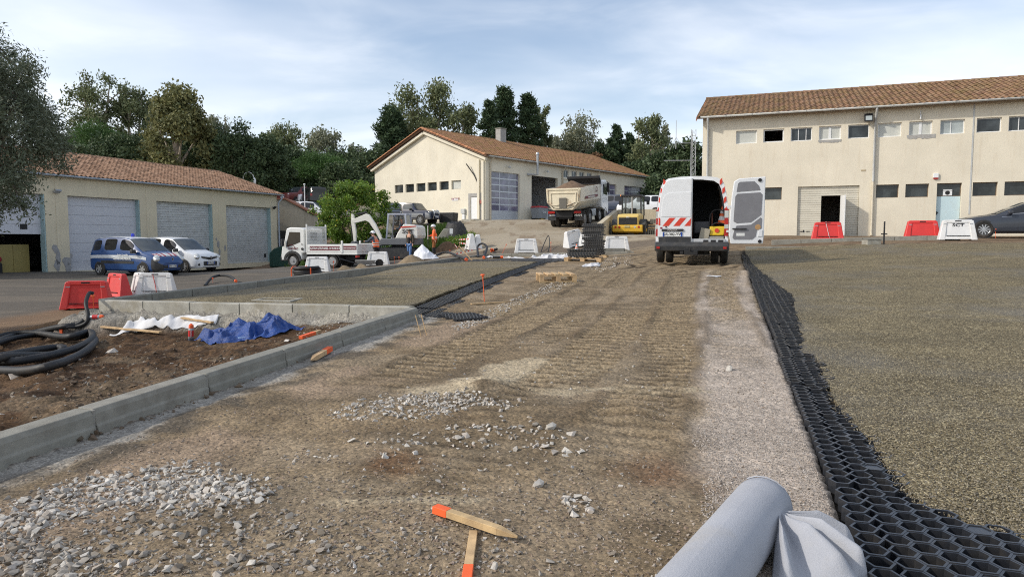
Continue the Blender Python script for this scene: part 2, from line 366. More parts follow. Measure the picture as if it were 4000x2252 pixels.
# sandy concrete ramp and upper yard
ramp = sstep(36.2, 37.4, gy - .05 * gx + wob * .3) * (gy < 62) * sstep(-6.5, -4.5, gx + .18 * (gy - 40) + wob)
lay(ramp, (.34, .29, .215)); lay(ramp * sstep(.5, .62, fbm(gx * .5, gy * .5, 90)) * .6, (.27, .215, .145)); lay(ramp * sstep(.6, .68, fbm(gx * 1.4, gy * .35, 95)) * .6, (.18, .125, .08))
lay(sstep(33.4, 34.4, gy) * sstep(36.9, 36.2, gy - .05 * gx + wob * .3) * (gx > -6) * (gx < 12) * .9, (.15, .12, .09))
# lower yard and strip before the right building
lowy = inpoly(gx, gy, LOWYARD); lay(lowy * 1.0, (.32, .28, .22))
rb = (gx > 7) & (gy > 15) & (sw > -2) & (st > 24.2); lay(rb * 1.0, (.20, .15, .10)); lay(rb * sstep(.5, .6, n1) * .7, (.12, .08, .05))
# grass slope and far land
gs = sstep(-14, -12.5, gx) * sstep(-3.2, -4.8, gx + .12 * (gy - 45) + wob * .8) * sstep(40.2, 41.4, gy + wob) * sstep(54.2, 53.2, gy)
lay(gs, (.052, .088, .018)); lay((gy > 63) * 1.0 * ((gx < -6) | (gy > 90) | (gx > 30)), (.06, .07, .025)); lay((gx < -28) * (gy > 52) * 1.0, (.07, .075, .03)); lay((gy < -8) * 1.0, (.16, .13, .09))
def edge_w0(t): return np.interp(t, [-1, 0, .3, .45, .6, .75, 4.2, 8.8, 9.6, 14, 24], [2.6, 2.2, 1.5, .85, .5, .37, .31, .54, .56, .35, .15]) - .1
# relief
rel = (fbm(gx * 3, gy * 3, 13) - .5) * .03 + (fbm(gx * 12, gy * 12, 14, 3) - .5) * .016
rel = rel * near
rel += np.where(pit, (fbm(gx * 2.2, gy * 2.2, 15) - .5) * .11 + (fbm(gx * 7, gy * 7, 16) - .5) * .10 + (fbm(gx * 16, gy * 16, 19, 2) - .5) * .05, 0)
trk = np.zeros(gx.shape)
for v0, hw, u0, u1, per in ((.85, .2, 9, 24, .17), (-3.5, .2, 12, 28, .18), (-2.45, .29, 4.6, 30, .165), (-1.3, .3, 3.4, 30, .165), (-.62, .26, 4.2, 26, .165), (-1.9, .2, 7, 26, .17), (-3.0, .2, 8, 30, .18), (.15, .24, 7, 24, .17)):
	c = v0 + .12 * np.sin(gu * .35 + v0) + .1 * (fbm(gu * .3, gu * 0 + v0, 8) - .5)
	b = sstep(hw + .05, hw - .04, np.abs(gv - c)) * sstep(u0, u0 + 2.5, gu + n1 * 2) * sstep(u1, u1 - 3, gu) * road * sstep(.2, .5, fbm(gx * .7 + v0, gy * .5, 61))
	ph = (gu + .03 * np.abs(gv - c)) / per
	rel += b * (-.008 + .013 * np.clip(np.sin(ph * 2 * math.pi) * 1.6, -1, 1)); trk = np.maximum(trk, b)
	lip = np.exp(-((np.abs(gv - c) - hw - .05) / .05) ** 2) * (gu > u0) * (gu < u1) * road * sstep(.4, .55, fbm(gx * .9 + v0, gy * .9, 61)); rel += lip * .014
	lay(b * .6, (.165, .13, .086)); lay(b * sstep(.0, .7, np.sin(ph * 2 * math.pi)) * .85, (.30, .24, .16)); lay(b * sstep(-.35, -.8, np.sin(ph * 2 * math.pi)), (.05, .037, .022)); lay(lip * .6, (.13, .098, .062))  # groove colour carries wet mud and painted shadow lines; lug ridges are lightened
lump = np.zeros(gx.shape)
for px, py, r, h in ((1900, 1515, .28, .07), (2050, 1640, .4, .05), (2480, 1620, .25, .05), (1450, 1600, .35, .04), (1560, 1960, .6, .035), (2640, 1075, .7, .12), (2960, 1075, .6, .1)):
	g = gnd(px, py); lump += h * np.exp(-((gx - g.x) ** 2 + (gy - g.y) ** 2) / (r * r)) * (.5 + n2)
rel += lump * road
# haunch below the cross kerb, rough mortar slope
kc = KERB['cross']; cl_ = math.hypot(kc[1][0] - kc[0][0], kc[1][1] - kc[0][1]); cdx, cdy = (kc[1][0] - kc[0][0]) / cl_, (kc[1][1] - kc[0][1]) / cl_
ct = (gx - kc[0][0]) * cdx + (gy - kc[0][1]) * cdy; cw = -((gx - kc[0][0]) * (-cdy) + (gy - kc[0][1]) * cdx) * -1   # > 0 on the pit side
hw_ = .17 + .30 * sstep(3.5, 6, ct)
hau = pit * sstep(hw_ + .12, hw_ - .12, cw + (n2 - .5) * .3) * (ct > -.1) * (ct < 6.15)
gz = np.where(hau > 0, np.maximum(gz, gz + hau * (.33 - .02 * ct - gz - .26 * np.clip(cw, 0, 1) - .02) * .9 + hau * (n2 - .5) * .05), gz)
lay(pit * (cw > -.15) * (cw < .22) * (ct > -.1) * (ct < 6) * 1.0, (.25, .245, .225)); lay(hau * .95, (.235, .232, .22)); lay(hau * sstep(.35, .12, cw) * sstep(.4, .6, n1) * .7, (.36, .35, .315)); rel += hau * (fbm(gx * 18, gy * 18, 23, 2) - .5) * .05
rel += (gy > 14) * (fbm(gx * .8, gy * .8, 30) - .5) * .05 * (gy < 40)
rel = np.where((sw > 0) & (st < 24), rel * .15 - .035 - .08 * (sw < edge_w0(st)), rel)              # bed of the grid strip and the bay
GZ = gz + np.where(inpoly(gx, gy, [(-6.45, 11.0), (-1.5, 9.1), (1.0, 21.6), (-3.0, 23.9)]), rel * .1 - .05, rel)
kz = (kw > -.19) & (kw < .012) & (kt > -4) & (kt < kl + .1)
GZ = np.where(kz, np.minimum(GZ, .027 * gy + .01), GZ)
czz = (cw > -.06) & (cw < .15) & (ct > -.1) & (ct < 5.9)
GZ = np.where(czz & ~kz, np.minimum(GZ, .2 - .015 * ct), GZ)
me = bpy.data.meshes.new('ground'); ny, nx = gx.shape
me.vertices.add(nx * ny); me.vertices.foreach_set('co', np.stack([gx, gy, GZ], -1).astype(np.float32).ravel())
ii = (np.arange(ny - 1)[:, None] * nx + np.arange(nx - 1)[None, :]).ravel()
fq = np.stack([ii, ii + 1, ii + nx + 1, ii + nx], 1).astype(np.int32)
me.loops.add(fq.size); me.loops.foreach_set('vertex_index', fq.ravel()); me.polygons.add(len(fq))
me.polygons.foreach_set('loop_start', (np.arange(len(fq)) * 4).astype(np.int32)); me.polygons.foreach_set('use_smooth', np.ones(len(fq), bool)); me.update(calc_edges=True)
at = me.color_attributes.new('soil', 'FLOAT_COLOR', 'POINT'); C[gy < 33] *= (1.05, 1, .93); C *= np.where(((sw > 0) & (st < 24))[..., None], .12, np.where((gy < 33)[..., None], .93, 1)); grit = np.where(yard | ramp.astype(bool), .35, 1.0)  # bed under the grid darkened in colour, standing for shade inside the deep cells
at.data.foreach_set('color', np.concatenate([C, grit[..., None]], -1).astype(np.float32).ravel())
def soil_mat(name, col=None, vs=(95, 34), amt=.34, bd=.010):
	m, n, l, b = newmat(name)
	if col is None:
		a = n.new('ShaderNodeVertexColor'); a.layer_name = 'soil'; base, gr = a.outputs['Color'], a.outputs['Alpha']
	else:
		rgb = n.new('ShaderNodeRGB'); rgb.outputs[0].default_value = (*col, 1); base, gr = rgb.outputs[0], None
	def cells(scale, lo, hi):
		v = _tex(n, l, scale, coord='World', kind='vor'); s = n.new('ShaderNodeSeparateColor'); l.new(v.outputs['Color'], s.inputs[0])
		return v, _rng(n, l, s.outputs[0], 0, 1, lo, hi)
	v1, f1 = cells(vs[0], 1 - amt, 1 + amt); v2, f2 = cells(vs[1], 1 - amt * .5, 1 + amt * .5)
	nz = _tex(n, l, 3.0, 10, .75, 'World'); f3 = _rng(n, l, nz.outputs['Fac'], .3, .7, .70, 1.30)
	mu = n.new('ShaderNodeMath'); mu.operation = 'MULTIPLY'; l.new(f1, mu.inputs[0]); l.new(f2, mu.inputs[1])
	mv = n.new('ShaderNodeMath'); mv.operation = 'MULTIPLY'; l.new(mu.outputs[0], mv.inputs[0]); l.new(f3, mv.inputs[1])
	if gr is not None:
		mm = n.new('ShaderNodeMix'); l.new(gr, mm.inputs[0]); mm.inputs[2].default_value = 1; l.new(mv.outputs[0], mm.inputs[3]); fac = mm.outputs[0]
	else: fac = mv.outputs[0]
	sc = n.new('ShaderNodeVectorMath'); sc.operation = 'SCALE'; l.new(base, sc.inputs[0]); l.new(fac, sc.inputs['Scale'])
	l.new(sc.outputs[0], b.inputs['Base Color']); b.inputs['Roughness'].default_value = .92; b.inputs['Specular IOR Level'].default_value = .2
	bn = n.new('ShaderNodeBump'); bn.inputs['Distance'].default_value = bd; bn.inputs['Strength'].default_value = .9
	nf = _tex(n, l, 30, 6, .8, 'World'); ad = n.new('ShaderNodeMath'); ad.operation = 'SUBTRACT'; l.new(nf.outputs['Fac'], ad.inputs[0]); l.new(v2.outputs['Distance'], ad.inputs[1])
	l.new(ad.outputs[0], bn.inputs['Height']); l.new(bn.outputs[0], b.inputs['Normal']); return m
me.materials.append(soil_mat('soil'))
ground = link('ground', me); ground['kind'] = 'structure'
KX, KY = GX, GY
def HG(x, y):                              # height of the built ground, relief included
	i = int(np.clip(np.searchsorted(KX, x) - 1, 0, nx - 2)); j = int(np.clip(np.searchsorted(KY, y) - 1, 0, ny - 2))
	a, b = (x - KX[i]) / (KX[i + 1] - KX[i]), (y - KY[j]) / (KY[j + 1] - KY[j])
	return float((GZ[j, i] * (1 - a) + GZ[j, i + 1] * a) * (1 - b) + (GZ[j + 1, i] * (1 - a) + GZ[j + 1, i + 1] * a) * b)

# ------------------------------------------------------------------ gravel bays
def bay_mat(name, a, b_, c_):
	m, n, l, b = newmat(name)
	v = _tex(n, l, 85, coord='World', kind='vor'); s = n.new('ShaderNodeSeparateColor'); l.new(v.outputs['Color'], s.inputs[0])
	v2 = _tex(n, l, 21, coord='World', kind='vor'); s2 = n.new('ShaderNodeSeparateColor'); l.new(v2.outputs['Color'], s2.inputs[0])
	cr = n.new('ShaderNodeValToRGB'); l.new(s.outputs[0], cr.inputs[0]); e = cr.color_ramp.elements
	e[0].color = (*a, 1); e[1].color = (*c_, 1); e[1].position = .97
	for p, q in ((.35, b_), (.6, tuple(x * 1.5 for x in b_)), (.84, tuple((x + y) / 2.2 for x, y in zip(b_, c_)))):
		k = e.new(p); k.color = (*q, 1)
	nz = _tex(n, l, .9, 8, .7, 'World', vec=(1, 1.8, 1)); f = _rng(n, l, nz.outputs['Fac'], .3, .7, .72, 1.25)
	f2 = _rng(n, l, s2.outputs[0], 0, 1, .85, 1.15); mu = n.new('ShaderNodeMath'); mu.operation = 'MULTIPLY'; l.new(f, mu.inputs[0]); l.new(f2, mu.inputs[1])
	sc = n.new('ShaderNodeVectorMath'); sc.operation = 'SCALE'; l.new(cr.outputs[0], sc.inputs[0]); l.new(mu.outputs[0], sc.inputs['Scale'])
	nb = _tex(n, l, .5, 4, .6, 'World'); gcol = _mixc(n, l, _rng(n, l, nb.outputs['Fac'], .5, .7, 0, .45), sc.outputs[0], (.17, .165, .155), 'MIX')
	l.new(gcol, b.inputs['Base Color']); b.inputs['Roughness'].default_value = .8; b.inputs['Specular IOR Level'].default_value = .3
	bn = n.new('ShaderNodeBump'); bn.inputs['Distance'].default_value = .009; l.new(v.outputs['Distance'], bn.inputs['Height']); bn.invert = True; l.new(bn.outputs[0], b.inputs['Normal']); return m
bay_m = bay_mat('bay_gravel', (.05, .04, .022), (.112, .087, .045), (.44, .37, .225))
def edge_w(t):                              # how far the bare grid reaches before gravel covers it
	t = np.asarray(t, float)
	base = np.interp(t, [-1, 0, .3, .45, .6, .75, 1.4, 2.5, 4.2, 4.45, 5.2, 7.2, 8.8, 9.6, 11.5, 13.9, 17, 24], [2.6, 2.2, 1.5, .85, .5, .37, .33, .28, .31, .22, .31, .41, .54, .56, .46, .35, .24, .15])
	return base + (fbm(t * 6, t * 0, 51) - .5) * .10
def bay_sheet(name, U0, U1, W0, W1, nu, nw, fn, lift):
	us, ws = np.linspace(U0, U1, nu), np.linspace(0, 1, nw); P = np.zeros((nu, nw, 3))
	for i, u in enumerate(us):
		a, b = W0(u), W1(u)
		for j, w in enumerate(ws): P[i, j, :2] = fn(u, a + (b - a) * w ** 2.2)
	P[..., 2] = H0(P[..., 0], P[..., 1]) + lift + (fbm(P[..., 0] * 2.5, P[..., 1] * 2.5, 5) - .5) * .02
	P[:, 0, 2] -= .03
	mb = MB(); mb.grid([[tuple(q) for q in r] for r in P], flip=False)
	return mb.build(name, bay_m, smooth=80)
rbay = bay_sheet('gravel_bay', -1.2, 23.9, lambda u: float(edge_w(u)), lambda u: 34.0, 260, 120, lambda u, w: (SA[0] + sd[0] * u + sd[1] * w, SA[1] + sd[1] * u - sd[0] * w), -.004)
rbay['kind'] = 'structure'
def lerp2(a, b, t): return (a[0] + (b[0] - a[0]) * t, a[1] + (b[1] - a[1]) * t)
L0, L1, R0, R1 = (-6.5, 10.95), (-3.0, 24.0), (-1.22, 9.05), (1.2, 21.6)
def lfn(u, w): return lerp2(lerp2(L0, L1, u), lerp2(R0, R1, u), 1 - w)
lbay = bay_sheet('gravel_bay', 0, 1, lambda u: .085 + .015 * float(vn(u * 60, 0)), lambda u: 1.0, 120, 70, lfn, .008)
lbay['kind'] = 'structure'

# ------------------------------------------------------------------ kerb stones
conc = mat('kerb_concrete', (.25, .24, .205), .9, var=.16, vs=9, bump=.004, bs=120, dirt=(.16, .14, .11), ds=2.2, dth=(.5, .8), coord='World', rnd=.1)
conc_pale = mat('kerb_concrete_pale', (.36, .345, .30), .9, var=.2, vs=5, bump=.005, bs=70, dirt=(.22, .19, .13), ds=2, dth=(.45, .7), coord='World', rnd=.1)
def kerb_mesh(name, m, w=.15, top=.15, L=.985, lip=True):
	# local x along the kerb, face at y = 0, body to +y; z = 0 is the foot
	pr = [(0, -.12), (0, .045), (.012, .055), (.016, top - .03), (.032, top), (w, top + .004), (w, -.12)] if lip else [(0, -.12), (0, top - .012), (.012, top), (w - .012, top), (w, top - .012), (w, -.12)]
	mb = MB(); n = len(pr)
	vs = [(x, y, z) for x in (-L / 2, L / 2) for y, z in pr]
	fs = [(i, i + n, (i + 1) % n + n, (i + 1) % n) for i in range(n)] + [tuple(range(n)), tuple(range(2 * n - 1, n - 1, -1))]
	mb.add(vs, fs); me = bpy.data.meshes.new(name); me.from_pydata(mb.v, [], mb.f); me.materials.append(m); me.update(); return me
def kerb_line(pts, me, tops, label=None, root=None, sidebody='left', bev=.006, step=1.0):
	a, b = Vector((*pts[0], 0)), Vector((*pts[1], 0)); L = (b - a).length; d = (b - a) / L; n = max(1, round(L / step)); s = L / n
	out = []
	za, zb = tops
	for i in range(n):
		c = a + d * s * (i + .5); t = (i + .5) / n
		o = link('kerb_stone', me, root, bev); o.location = (c.x, c.y, za + (zb - za) * t + random.uniform(-.004, .004))
		ang = math.atan2(d.y, d.x) + (0 if sidebody == 'left' else math.pi)
		o.rotation_euler = (random.uniform(-.008, .008), (-1 if sidebody == 'left' else 1) * math.atan2(zb - za, L), ang + random.uniform(-.003, .003)); o.scale = (s, 1, 1); out.append(o)
	return out
kerb = struct('kerb')
mjoint = mat('joint_mortar', (.27, .26, .23), .95, var=.2, vs=30, bump=.004, bs=60)
km = kerb_mesh('kerb_stone', conc); km2 = kerb_mesh('kerb_stone', conc_pale, .16, .16, lip=False); km3 = kerb_mesh('kerb_stone', conc, .14, .17, lip=False)
zr0, zr1 = H(-3.0, 1.2), H(-.9, 8.9)
kerb_line(KERB['front'], km, (.027 * 1.2 + .0, .245), root=kerb)
kerb_line([(-1.36, 8.98), (-6.66, 10.88)], km2, (.232, .145), root=kerb, sidebody='right')
kerb_line([(-6.6, 10.95), (-1.06, 31.0)], km3, (.145, .42), root=kerb, sidebody='left')
kerb_line([(-1.0, 31.0), (5.0, 29.3)], km3, (.42, .56), root=kerb, sidebody='left')
KR = [(SA[0] + sd[0] * 24.0 + sd[1] * w, SA[1] + sd[1] * 24.0 - sd[0] * w) for w in (0.2, 26)]
km4 = kerb_mesh('kerb_stone', conc, .14, .11, lip=False)
kerb_line(KR, km4, (H(*KR[0]) + .0, H(*KR[1]) + .0), root=kerb, sidebody='left')
KR2 = [(SA[0] + sd[0] * 25.6 + sd[1] * w, SA[1] + sd[1] * 25.6 - sd[0] * w) for w in (1.2, 7.6)]
kerb_line(KR2, km3, (H(*KR2[0]) + .02, H(*KR2[1]) + .03), root=kerb, sidebody='left')
# mortar joints between the near stones
a, b = Vector((*KERB['front'][0], 0)), Vector((*KERB['front'][1], 0)); d = (b - a).normalized(); nrm = Vector((-d.y, d.x, 0))
for i in range(1, 8):
	t = i / 8; c = a + (b - a) * t; z = .027 * 1.2 + (.245 - .0324) * t
	mb = MB(); mb.T = Matrix.Translation((c.x, c.y, z)) @ Matrix.Rotation(math.atan2(d.y, d.x), 4, 'Z')
	mb.prism([(-.012, -.02), (.012, -.02), (.012, .143), (-.012, .143)], .02, .14); mb.build('joint', mjoint, kerb)

# ------------------------------------------------------------------ hexagonal grid paving
hexm = mat('black_plastic', (.02, .022, .027), .3, var=.3, vs=12, dirt=(.045, .041, .036), ds=5, dth=(.5, .8), coord='World', spec=.75)
hexm2 = mat('black_plastic_dusty', (.05, .052, .056), .5, var=.3, vs=12, dirt=(.14, .12, .095), ds=3, dth=(.45, .75), coord='World', spec=.5)
PA = .049                                   # half pitch across the flats
RO_ = PA / math.cos(R(30))
def hexcell(mb, cx, cy, z0, z1, t=.0105, lid=False):
	vs = []
	for r, z in ((RO_, z0), (RO_, z1), (RO_ - t, z1), (RO_ - t, z0)):
		vs += [(cx + r * math.cos(R(60 * k)), cy + r * math.sin(R(60 * k)), z) for k in range(6)]
	fs = []
	for q in range(3): fs += [(q * 6 + k, q * 6 + (k + 1) % 6, q * 6 + 6 + (k + 1) % 6, q * 6 + 6 + k) for k in range(6)]
	if lid: vs += [(x, y, z1 - .004) for x, y, z in vs[12:18]]; fs += [(24, 25, 26, 27, 28, 29)]
	mb.add(vs, fs)
strip = struct('hexagonal_grid_strip'); del strip['kind']
tag(strip, 'long strip of black honeycomb ground grid beside the right gravel bay', 'ground grid')
cellu, colw = 2 * PA * 1.004, 1.5 * RO_ * 1.004
ang = math.atan2(sd[1], sd[0]) - math.pi / 2
for pnl in range(22):
	u0 = -1.2 + pnl * 1.04; mb = MB(); off = random.uniform(-.02, .025); zt = random.uniform(-.004, .005); c = 0; jt = RS.uniform(-.06, .07, 200)
	while c < 34:
		for k in range(10):
			u = u0 + k * cellu + (PA if c % 2 else 0); w = off + .045 + c * colw + (.028 if c else 0); wend = float(edge_w(u)) + jt[(k * 7 + c) % 200] + .02
			if w > wend: continue
			x, y = SA[0] + sd[0] * u + sd[1] * w, SA[1] + sd[1] * u - sd[0] * w
			z = H(x, y) + .018 + zt - (.014 if c else 0) - .03 * sstep(wend - .2, wend + .05, w)
			mb.T = Matrix.Translation((x, y, z)) @ Matrix.Rotation(ang, 4, 'Z'); hexcell(mb, 0, 0, -.05, .012, lid=c > 1 and (k * 5 + c * 3 + pnl) % 23 == 0)
		c += 1
		if off + c * colw > float(max(edge_w(u0), edge_w(u0 + 1.0))) + .2: break
	if mb.v: mb.build('grid_panel', hexm, strip)
# one whole panel, shared
pm = MB()
for r in range(10):
	for c in range(9): hexcell(pm, c * colw - .36, r * cellu + (PA if c % 2 else 0) - .5, -.04, .012)
pme = bpy.data.meshes.new('grid_panel'); pme.from_pydata(pm.v, [], pm.f); pme.materials.append(hexm2); pme.update()
pme2 = pme.copy(); pme2.materials[0] = hexm
lstrip = tag(bpy.data.objects.new('hexagonal_grid_strip', None), 'bare black honeycomb grid edging the left gravel bay and its far end', 'ground grid'); COL.objects.link(lstrip)
def panel_at(x, y, head, dz=0, sxy=(1, 1), parent=lstrip, m=pme2):
	o = link('grid_panel', m, parent); e = .3
	zx, zy = (H(x + e, y) - H(x - e, y)) / (2 * e), (H(x, y + e) - H(x, y - e)) / (2 * e)
	nrm = Vector((-zx, -zy, 1)).normalized(); q = nrm.to_track_quat('Z', 'Y').to_matrix().to_4x4()
	f = hv(head); xa = (f - nrm * f.dot(nrm)).normalized(); ya = xa; za = nrm; xx = ya.cross(za)
	o.matrix_local = Matrix(((xx.x * sxy[0], ya.x * sxy[1], za.x, x), (xx.y * sxy[0], ya.y * sxy[1], za.y, y), (xx.z * sxy[0], ya.z * sxy[1], za.z, H(x, y) + dz), (0, 0, 0, 1))); return o
lh = math.degrees(math.atan2(R1[0] - R0[0], R1[1] - R0[1])); ll = math.hypot(R1[0] - R0[0], R1[1] - R0[1])
for i in range(int(ll / 1.03) + 2):
	c = lerp2(R0, R1, (i * 1.03 + .2) / ll); pr = hv(lh + 90)
	panel_at(c[0] + pr.x * -.17, c[1] + pr.y * -.17, lh, .012, (.4, 1))
	if i < 1: panel_at(c[0] + pr.x * .25, c[1] + pr.y * .25, lh + 30, -.0, (.5, .45))
	if i % 3 != 2: panel_at(c[0] + pr.x * .10, c[1] + pr.y * .10 + .2, lh + 1, -.005, (.14, 1))
for i in range(4):
	for j in range(7):
		c = lerp2(lerp2((-3.0, 24.2), (1.0, 21.9), j / 6.0), lerp2((-2.3, 26.6), (2.3, 24.0), j / 6.0), (i + .4) / 4.0)
		panel_at(c[0], c[1], lh + 2, .01, (.95, .9), m=pme)
panel_at(-.62, 8.95, 60, .02, (.7, .5));

# ------------------------------------------------------------------ loose stones
def gndv(px, py):
	px, py = np.asarray(px, float), np.asarray(py, float); cx, cy = (px - 2000) / FPX, (1126 - py) / FPX
	dy, dz = math.cos(PITCH) + cy * math.sin(PITCH), -math.sin(PITCH) + cy * math.cos(PITCH)
	s = dz / dy; Y = 1.1 / (.027 - s)
	for _ in range(10): Y = .5 * Y + .5 * (CAMZ - H0(cx / dy * Y, Y)) / (-s)
	return cx / dy * Y, Y
def inside_px(poly, n):
	P = np.array(poly, float); out = np.zeros((0, 2))
	while len(out) < n:
		q = RS.uniform(P.min(0), P.max(0), (n * 3, 2)); out = np.concatenate([out, q[inpoly(q[:, 0], q[:, 1], poly)]])
	return out[:n]
import bmesh
def stone_var(n, seed):                      # broken stone: hull of a few scattered points
	r = np.random.RandomState(seed); d = r.normal(size=(n, 3)); d /= np.linalg.norm(d, axis=1)[:, None]; d *= r.uniform(.75, 1.15, (n, 1)) * np.array([1.15, r.uniform(.65, .95), r.uniform(.5, .75)])
	bm = bmesh.new(); [bm.verts.new(q) for q in d]; bmesh.ops.convex_hull(bm, input=bm.verts); bmesh.ops.delete(bm, geom=[v for v in bm.verts if not v.link_faces], context='VERTS'); bmesh.ops.triangulate(bm, faces=bm.faces); bm.verts.index_update()
	v = np.array([q.co[:] for q in bm.verts]); f = np.array([[k.index for k in q.verts] for q in bm.faces]); bm.free(); return v, f
VARS = [stone_var(10, k) for k in range(10)]; VARB = [stone_var(14, 40 + k) for k in range(12)]
def stone_mat(name, cols, rough=.85):
	m, n, l, b = newmat(name)
	ge = n.new('ShaderNodeNewGeometry'); oi = n.new('ShaderNodeObjectInfo'); ad = n.new('ShaderNodeMath'); ad.operation = 'ADD'; l.new(ge.outputs['Random Per Island'], ad.inputs[0]); l.new(oi.outputs['Random'], ad.inputs[1])
	fr = n.new('ShaderNodeMath'); fr.operation = 'FRACT'; l.new(ad.outputs[0], fr.inputs[0])
	cr = n.new('ShaderNodeValToRGB'); l.new(fr.outputs[0], cr.inputs[0]); e = cr.color_ramp.elements
	e[0].color = (*cols[0], 1); e[1].color = (*cols[-1], 1)
	for i, c in enumerate(cols[1:-1]): k = e.new((i + 1) / (len(cols) - 1)); k.color = (*c, 1)
	t = _tex(n, l, 55, 6, .8, 'World'); c = _mixc(n, l, _rng(n, l, t.outputs['Fac'], .35, .7), cr.outputs[0], (.2, .175, .14), 'MIX'); c2 = _mixc(n, l, .4, c, cr.outputs[0])
	l.new(c2, b.inputs['Base Color']); b.inputs['Roughness'].default_value = rough; b.inputs['Specular IOR Level'].default_value = .25; return m
stone_m = stone_mat('pale_stone', [(.46, .43, .38), (.60, .57, .52), (.32, .28, .235), (.53, .47, .41), (.70, .67, .62), (.25, .215, .175)]); dusty_m = stone_mat('dusty_stone', [(.22, .185, .145), (.34, .31, .27), (.17, .14, .105), (.26, .215, .17), (.46, .43, .39), (.15, .125, .095)])
pebble_m = stone_mat('brown_pebble', [(.18, .14, .10), (.28, .205, .15), (.13, .10, .075), (.34, .245, .185), (.40, .35, .30), (.22, .175, .135)])
bay_peb_m = stone_mat('bay_pebble', [(.09, .075, .045), (.17, .14, .085), (.25, .21, .14), (.12, .115, .105), (.42, .37, .26), (.15, .115, .06)])
def HGv(x, y):
	i = np.clip(np.searchsorted(KX, x) - 1, 0, nx - 2); j = np.clip(np.searchsorted(KY, y) - 1, 0, ny - 2)
	a, b = (x - KX[i]) / (KX[i + 1] - KX[i]), (y - KY[j]) / (KY[j + 1] - KY[j])
	return (GZ[j, i] * (1 - a) + GZ[j, i + 1] * a) * (1 - b) + (GZ[j + 1, i] * (1 - a) + GZ[j + 1, i + 1] * a) * b
def rotm(n):
	q = RS.normal(size=(n, 4)) * np.array([1, .25, .25, 1]); q /= np.linalg.norm(q, axis=1)[:, None]; w, x, y, z = q.T
	return np.stack([1 - 2 * (y * y + z * z), 2 * (x * y - z * w), 2 * (x * z + y * w), 2 * (x * y + z * w), 1 - 2 * (x * x + z * z), 2 * (y * z - x * w), 2 * (x * z - y * w), 2 * (y * z + x * w), 1 - 2 * (x * x + y * y)], 1).reshape(n, 3, 3)
def mesh_np(name, v, f, m, smooth=False):
	me = bpy.data.meshes.new(name); k = f.shape[1]
	me.vertices.add(len(v)); me.vertices.foreach_set('co', v.astype(np.float32).ravel()); me.loops.add(f.size); me.loops.foreach_set('vertex_index', f.astype(np.int32).ravel())
	me.polygons.add(len(f)); me.polygons.foreach_set('loop_start', (np.arange(len(f)) * k).astype(np.int32))
	me.polygons.foreach_set('use_smooth', np.full(len(f), smooth))
	me.update(calc_edges=True); me.materials.append(m); return me
def scatter(name, x, y, s, m, parent, sink=.38, z=None):
	vs, fs, o = [], [], 0; z = HGv(x, y) if z is None else z; n = len(x); rm = rotm(n); idx = RS.randint(0, len(VARS), n)
	for k, (bv, bf) in enumerate(VARS):
		q = np.nonzero(idx == k)[0]
		if not len(q): continue
		p = np.einsum('nij,vj->nvi', rm[q], bv) * s[q][:, None, None]; p[..., 0] += x[q][:, None]; p[..., 1] += y[q][:, None]; p[..., 2] += (z[q] + s[q] * (.5 - sink))[:, None]
		vs.append(p.reshape(-1, 3)); fs.append((bf[None] + (np.arange(len(q)) * len(bv))[:, None, None] + o).reshape(-1, 3)); o += len(q) * len(bv)
	ob = link(name, mesh_np(name, np.concatenate(vs), np.concatenate(fs), m), parent); ob['kind'] = 'stuff'; return ob
zones = [([(0, 1990), (330, 1875), (700, 1810), (990, 1880), (1030, 1960), (860, 2000), (640, 1990), (520, 1960), (250, 2030), (0, 2110)], 1750, .009, .029),
		 ([(0, 2090), (260, 2100), (420, 2190), (420, 2252), (0, 2252)], 470, .008, .027), ([(300, 2030), (900, 1990), (1250, 2020), (1300, 2252), (350, 2252)], 560, .008, .027),
		 ([(1290, 1620), (1450, 1565), (1800, 1545), (2040, 1580), (2030, 1615), (1850, 1600), (1700, 1640), (1480, 1645), (1350, 1655)], 520, .011, .031), ([(1600, 1545), (1830, 1540), (1830, 1590), (1560, 1600)], 150, .011, .03),
		 ([(1430, 1730), (1600, 1690), (2000, 1655), (2260, 1720), (2230, 1790), (1950, 1750), (1700, 1770), (1480, 1790)], 180, .012, .035), ([(2190, 1930), (2300, 1920), (2310, 2000), (2270, 2030), (2210, 2000)], 30, .012, .03),
		 ([(1100, 1780), (1300, 1740), (1320, 1800), (1120, 1820)], 22, .012, .022), ([(1200, 2050), (2050, 2050), (2000, 2252), (1200, 2252)], 240, .007, .02), ([(800, 1900), (2600, 1700), (2700, 2252), (800, 2252)], 460, .006, .022),
		 ([(1760, 1275), (2200, 1085), (2270, 1095), (2050, 1180), (1880, 1270), (1790, 1290)], 900, .014, .03), ([(2290, 1040), (2380, 1000), (2470, 1000), (2470, 1030), (2330, 1065)], 300, .02, .04),
		 ([(1130, 1290), (1400, 1245), (1450, 1280), (1200, 1335)], 330, .01, .024), ([(1600, 1330), (2900, 1080), (2800, 1500), (1500, 1560)], 260, .010, .024)]
bx, by, bs, bk = [], [], [], []
for poly, n, s0, s1 in zones:
	q = inside_px(poly, n); x, y = gndv(q[:, 0], q[:, 1]); s = (s0 + (s1 - s0) * RS.uniform(0, 1, n) ** 2.2) * .84
	if len(poly) > 6: x += RS.normal(0, .05, n); y += RS.normal(0, .05, n)
	bx.append(x); by.append(y); bs.append(s); bk.append(np.full(n, n in (470, 560, 240, 460, 260)))
bx, by, bs, bk = map(np.concatenate, (bx, by, bs, bk)); bk = bk & (RS.uniform(0, 1, len(bk)) < .72)
order = np.argsort(-bs / by); big, rest = order[:290], order[290:]
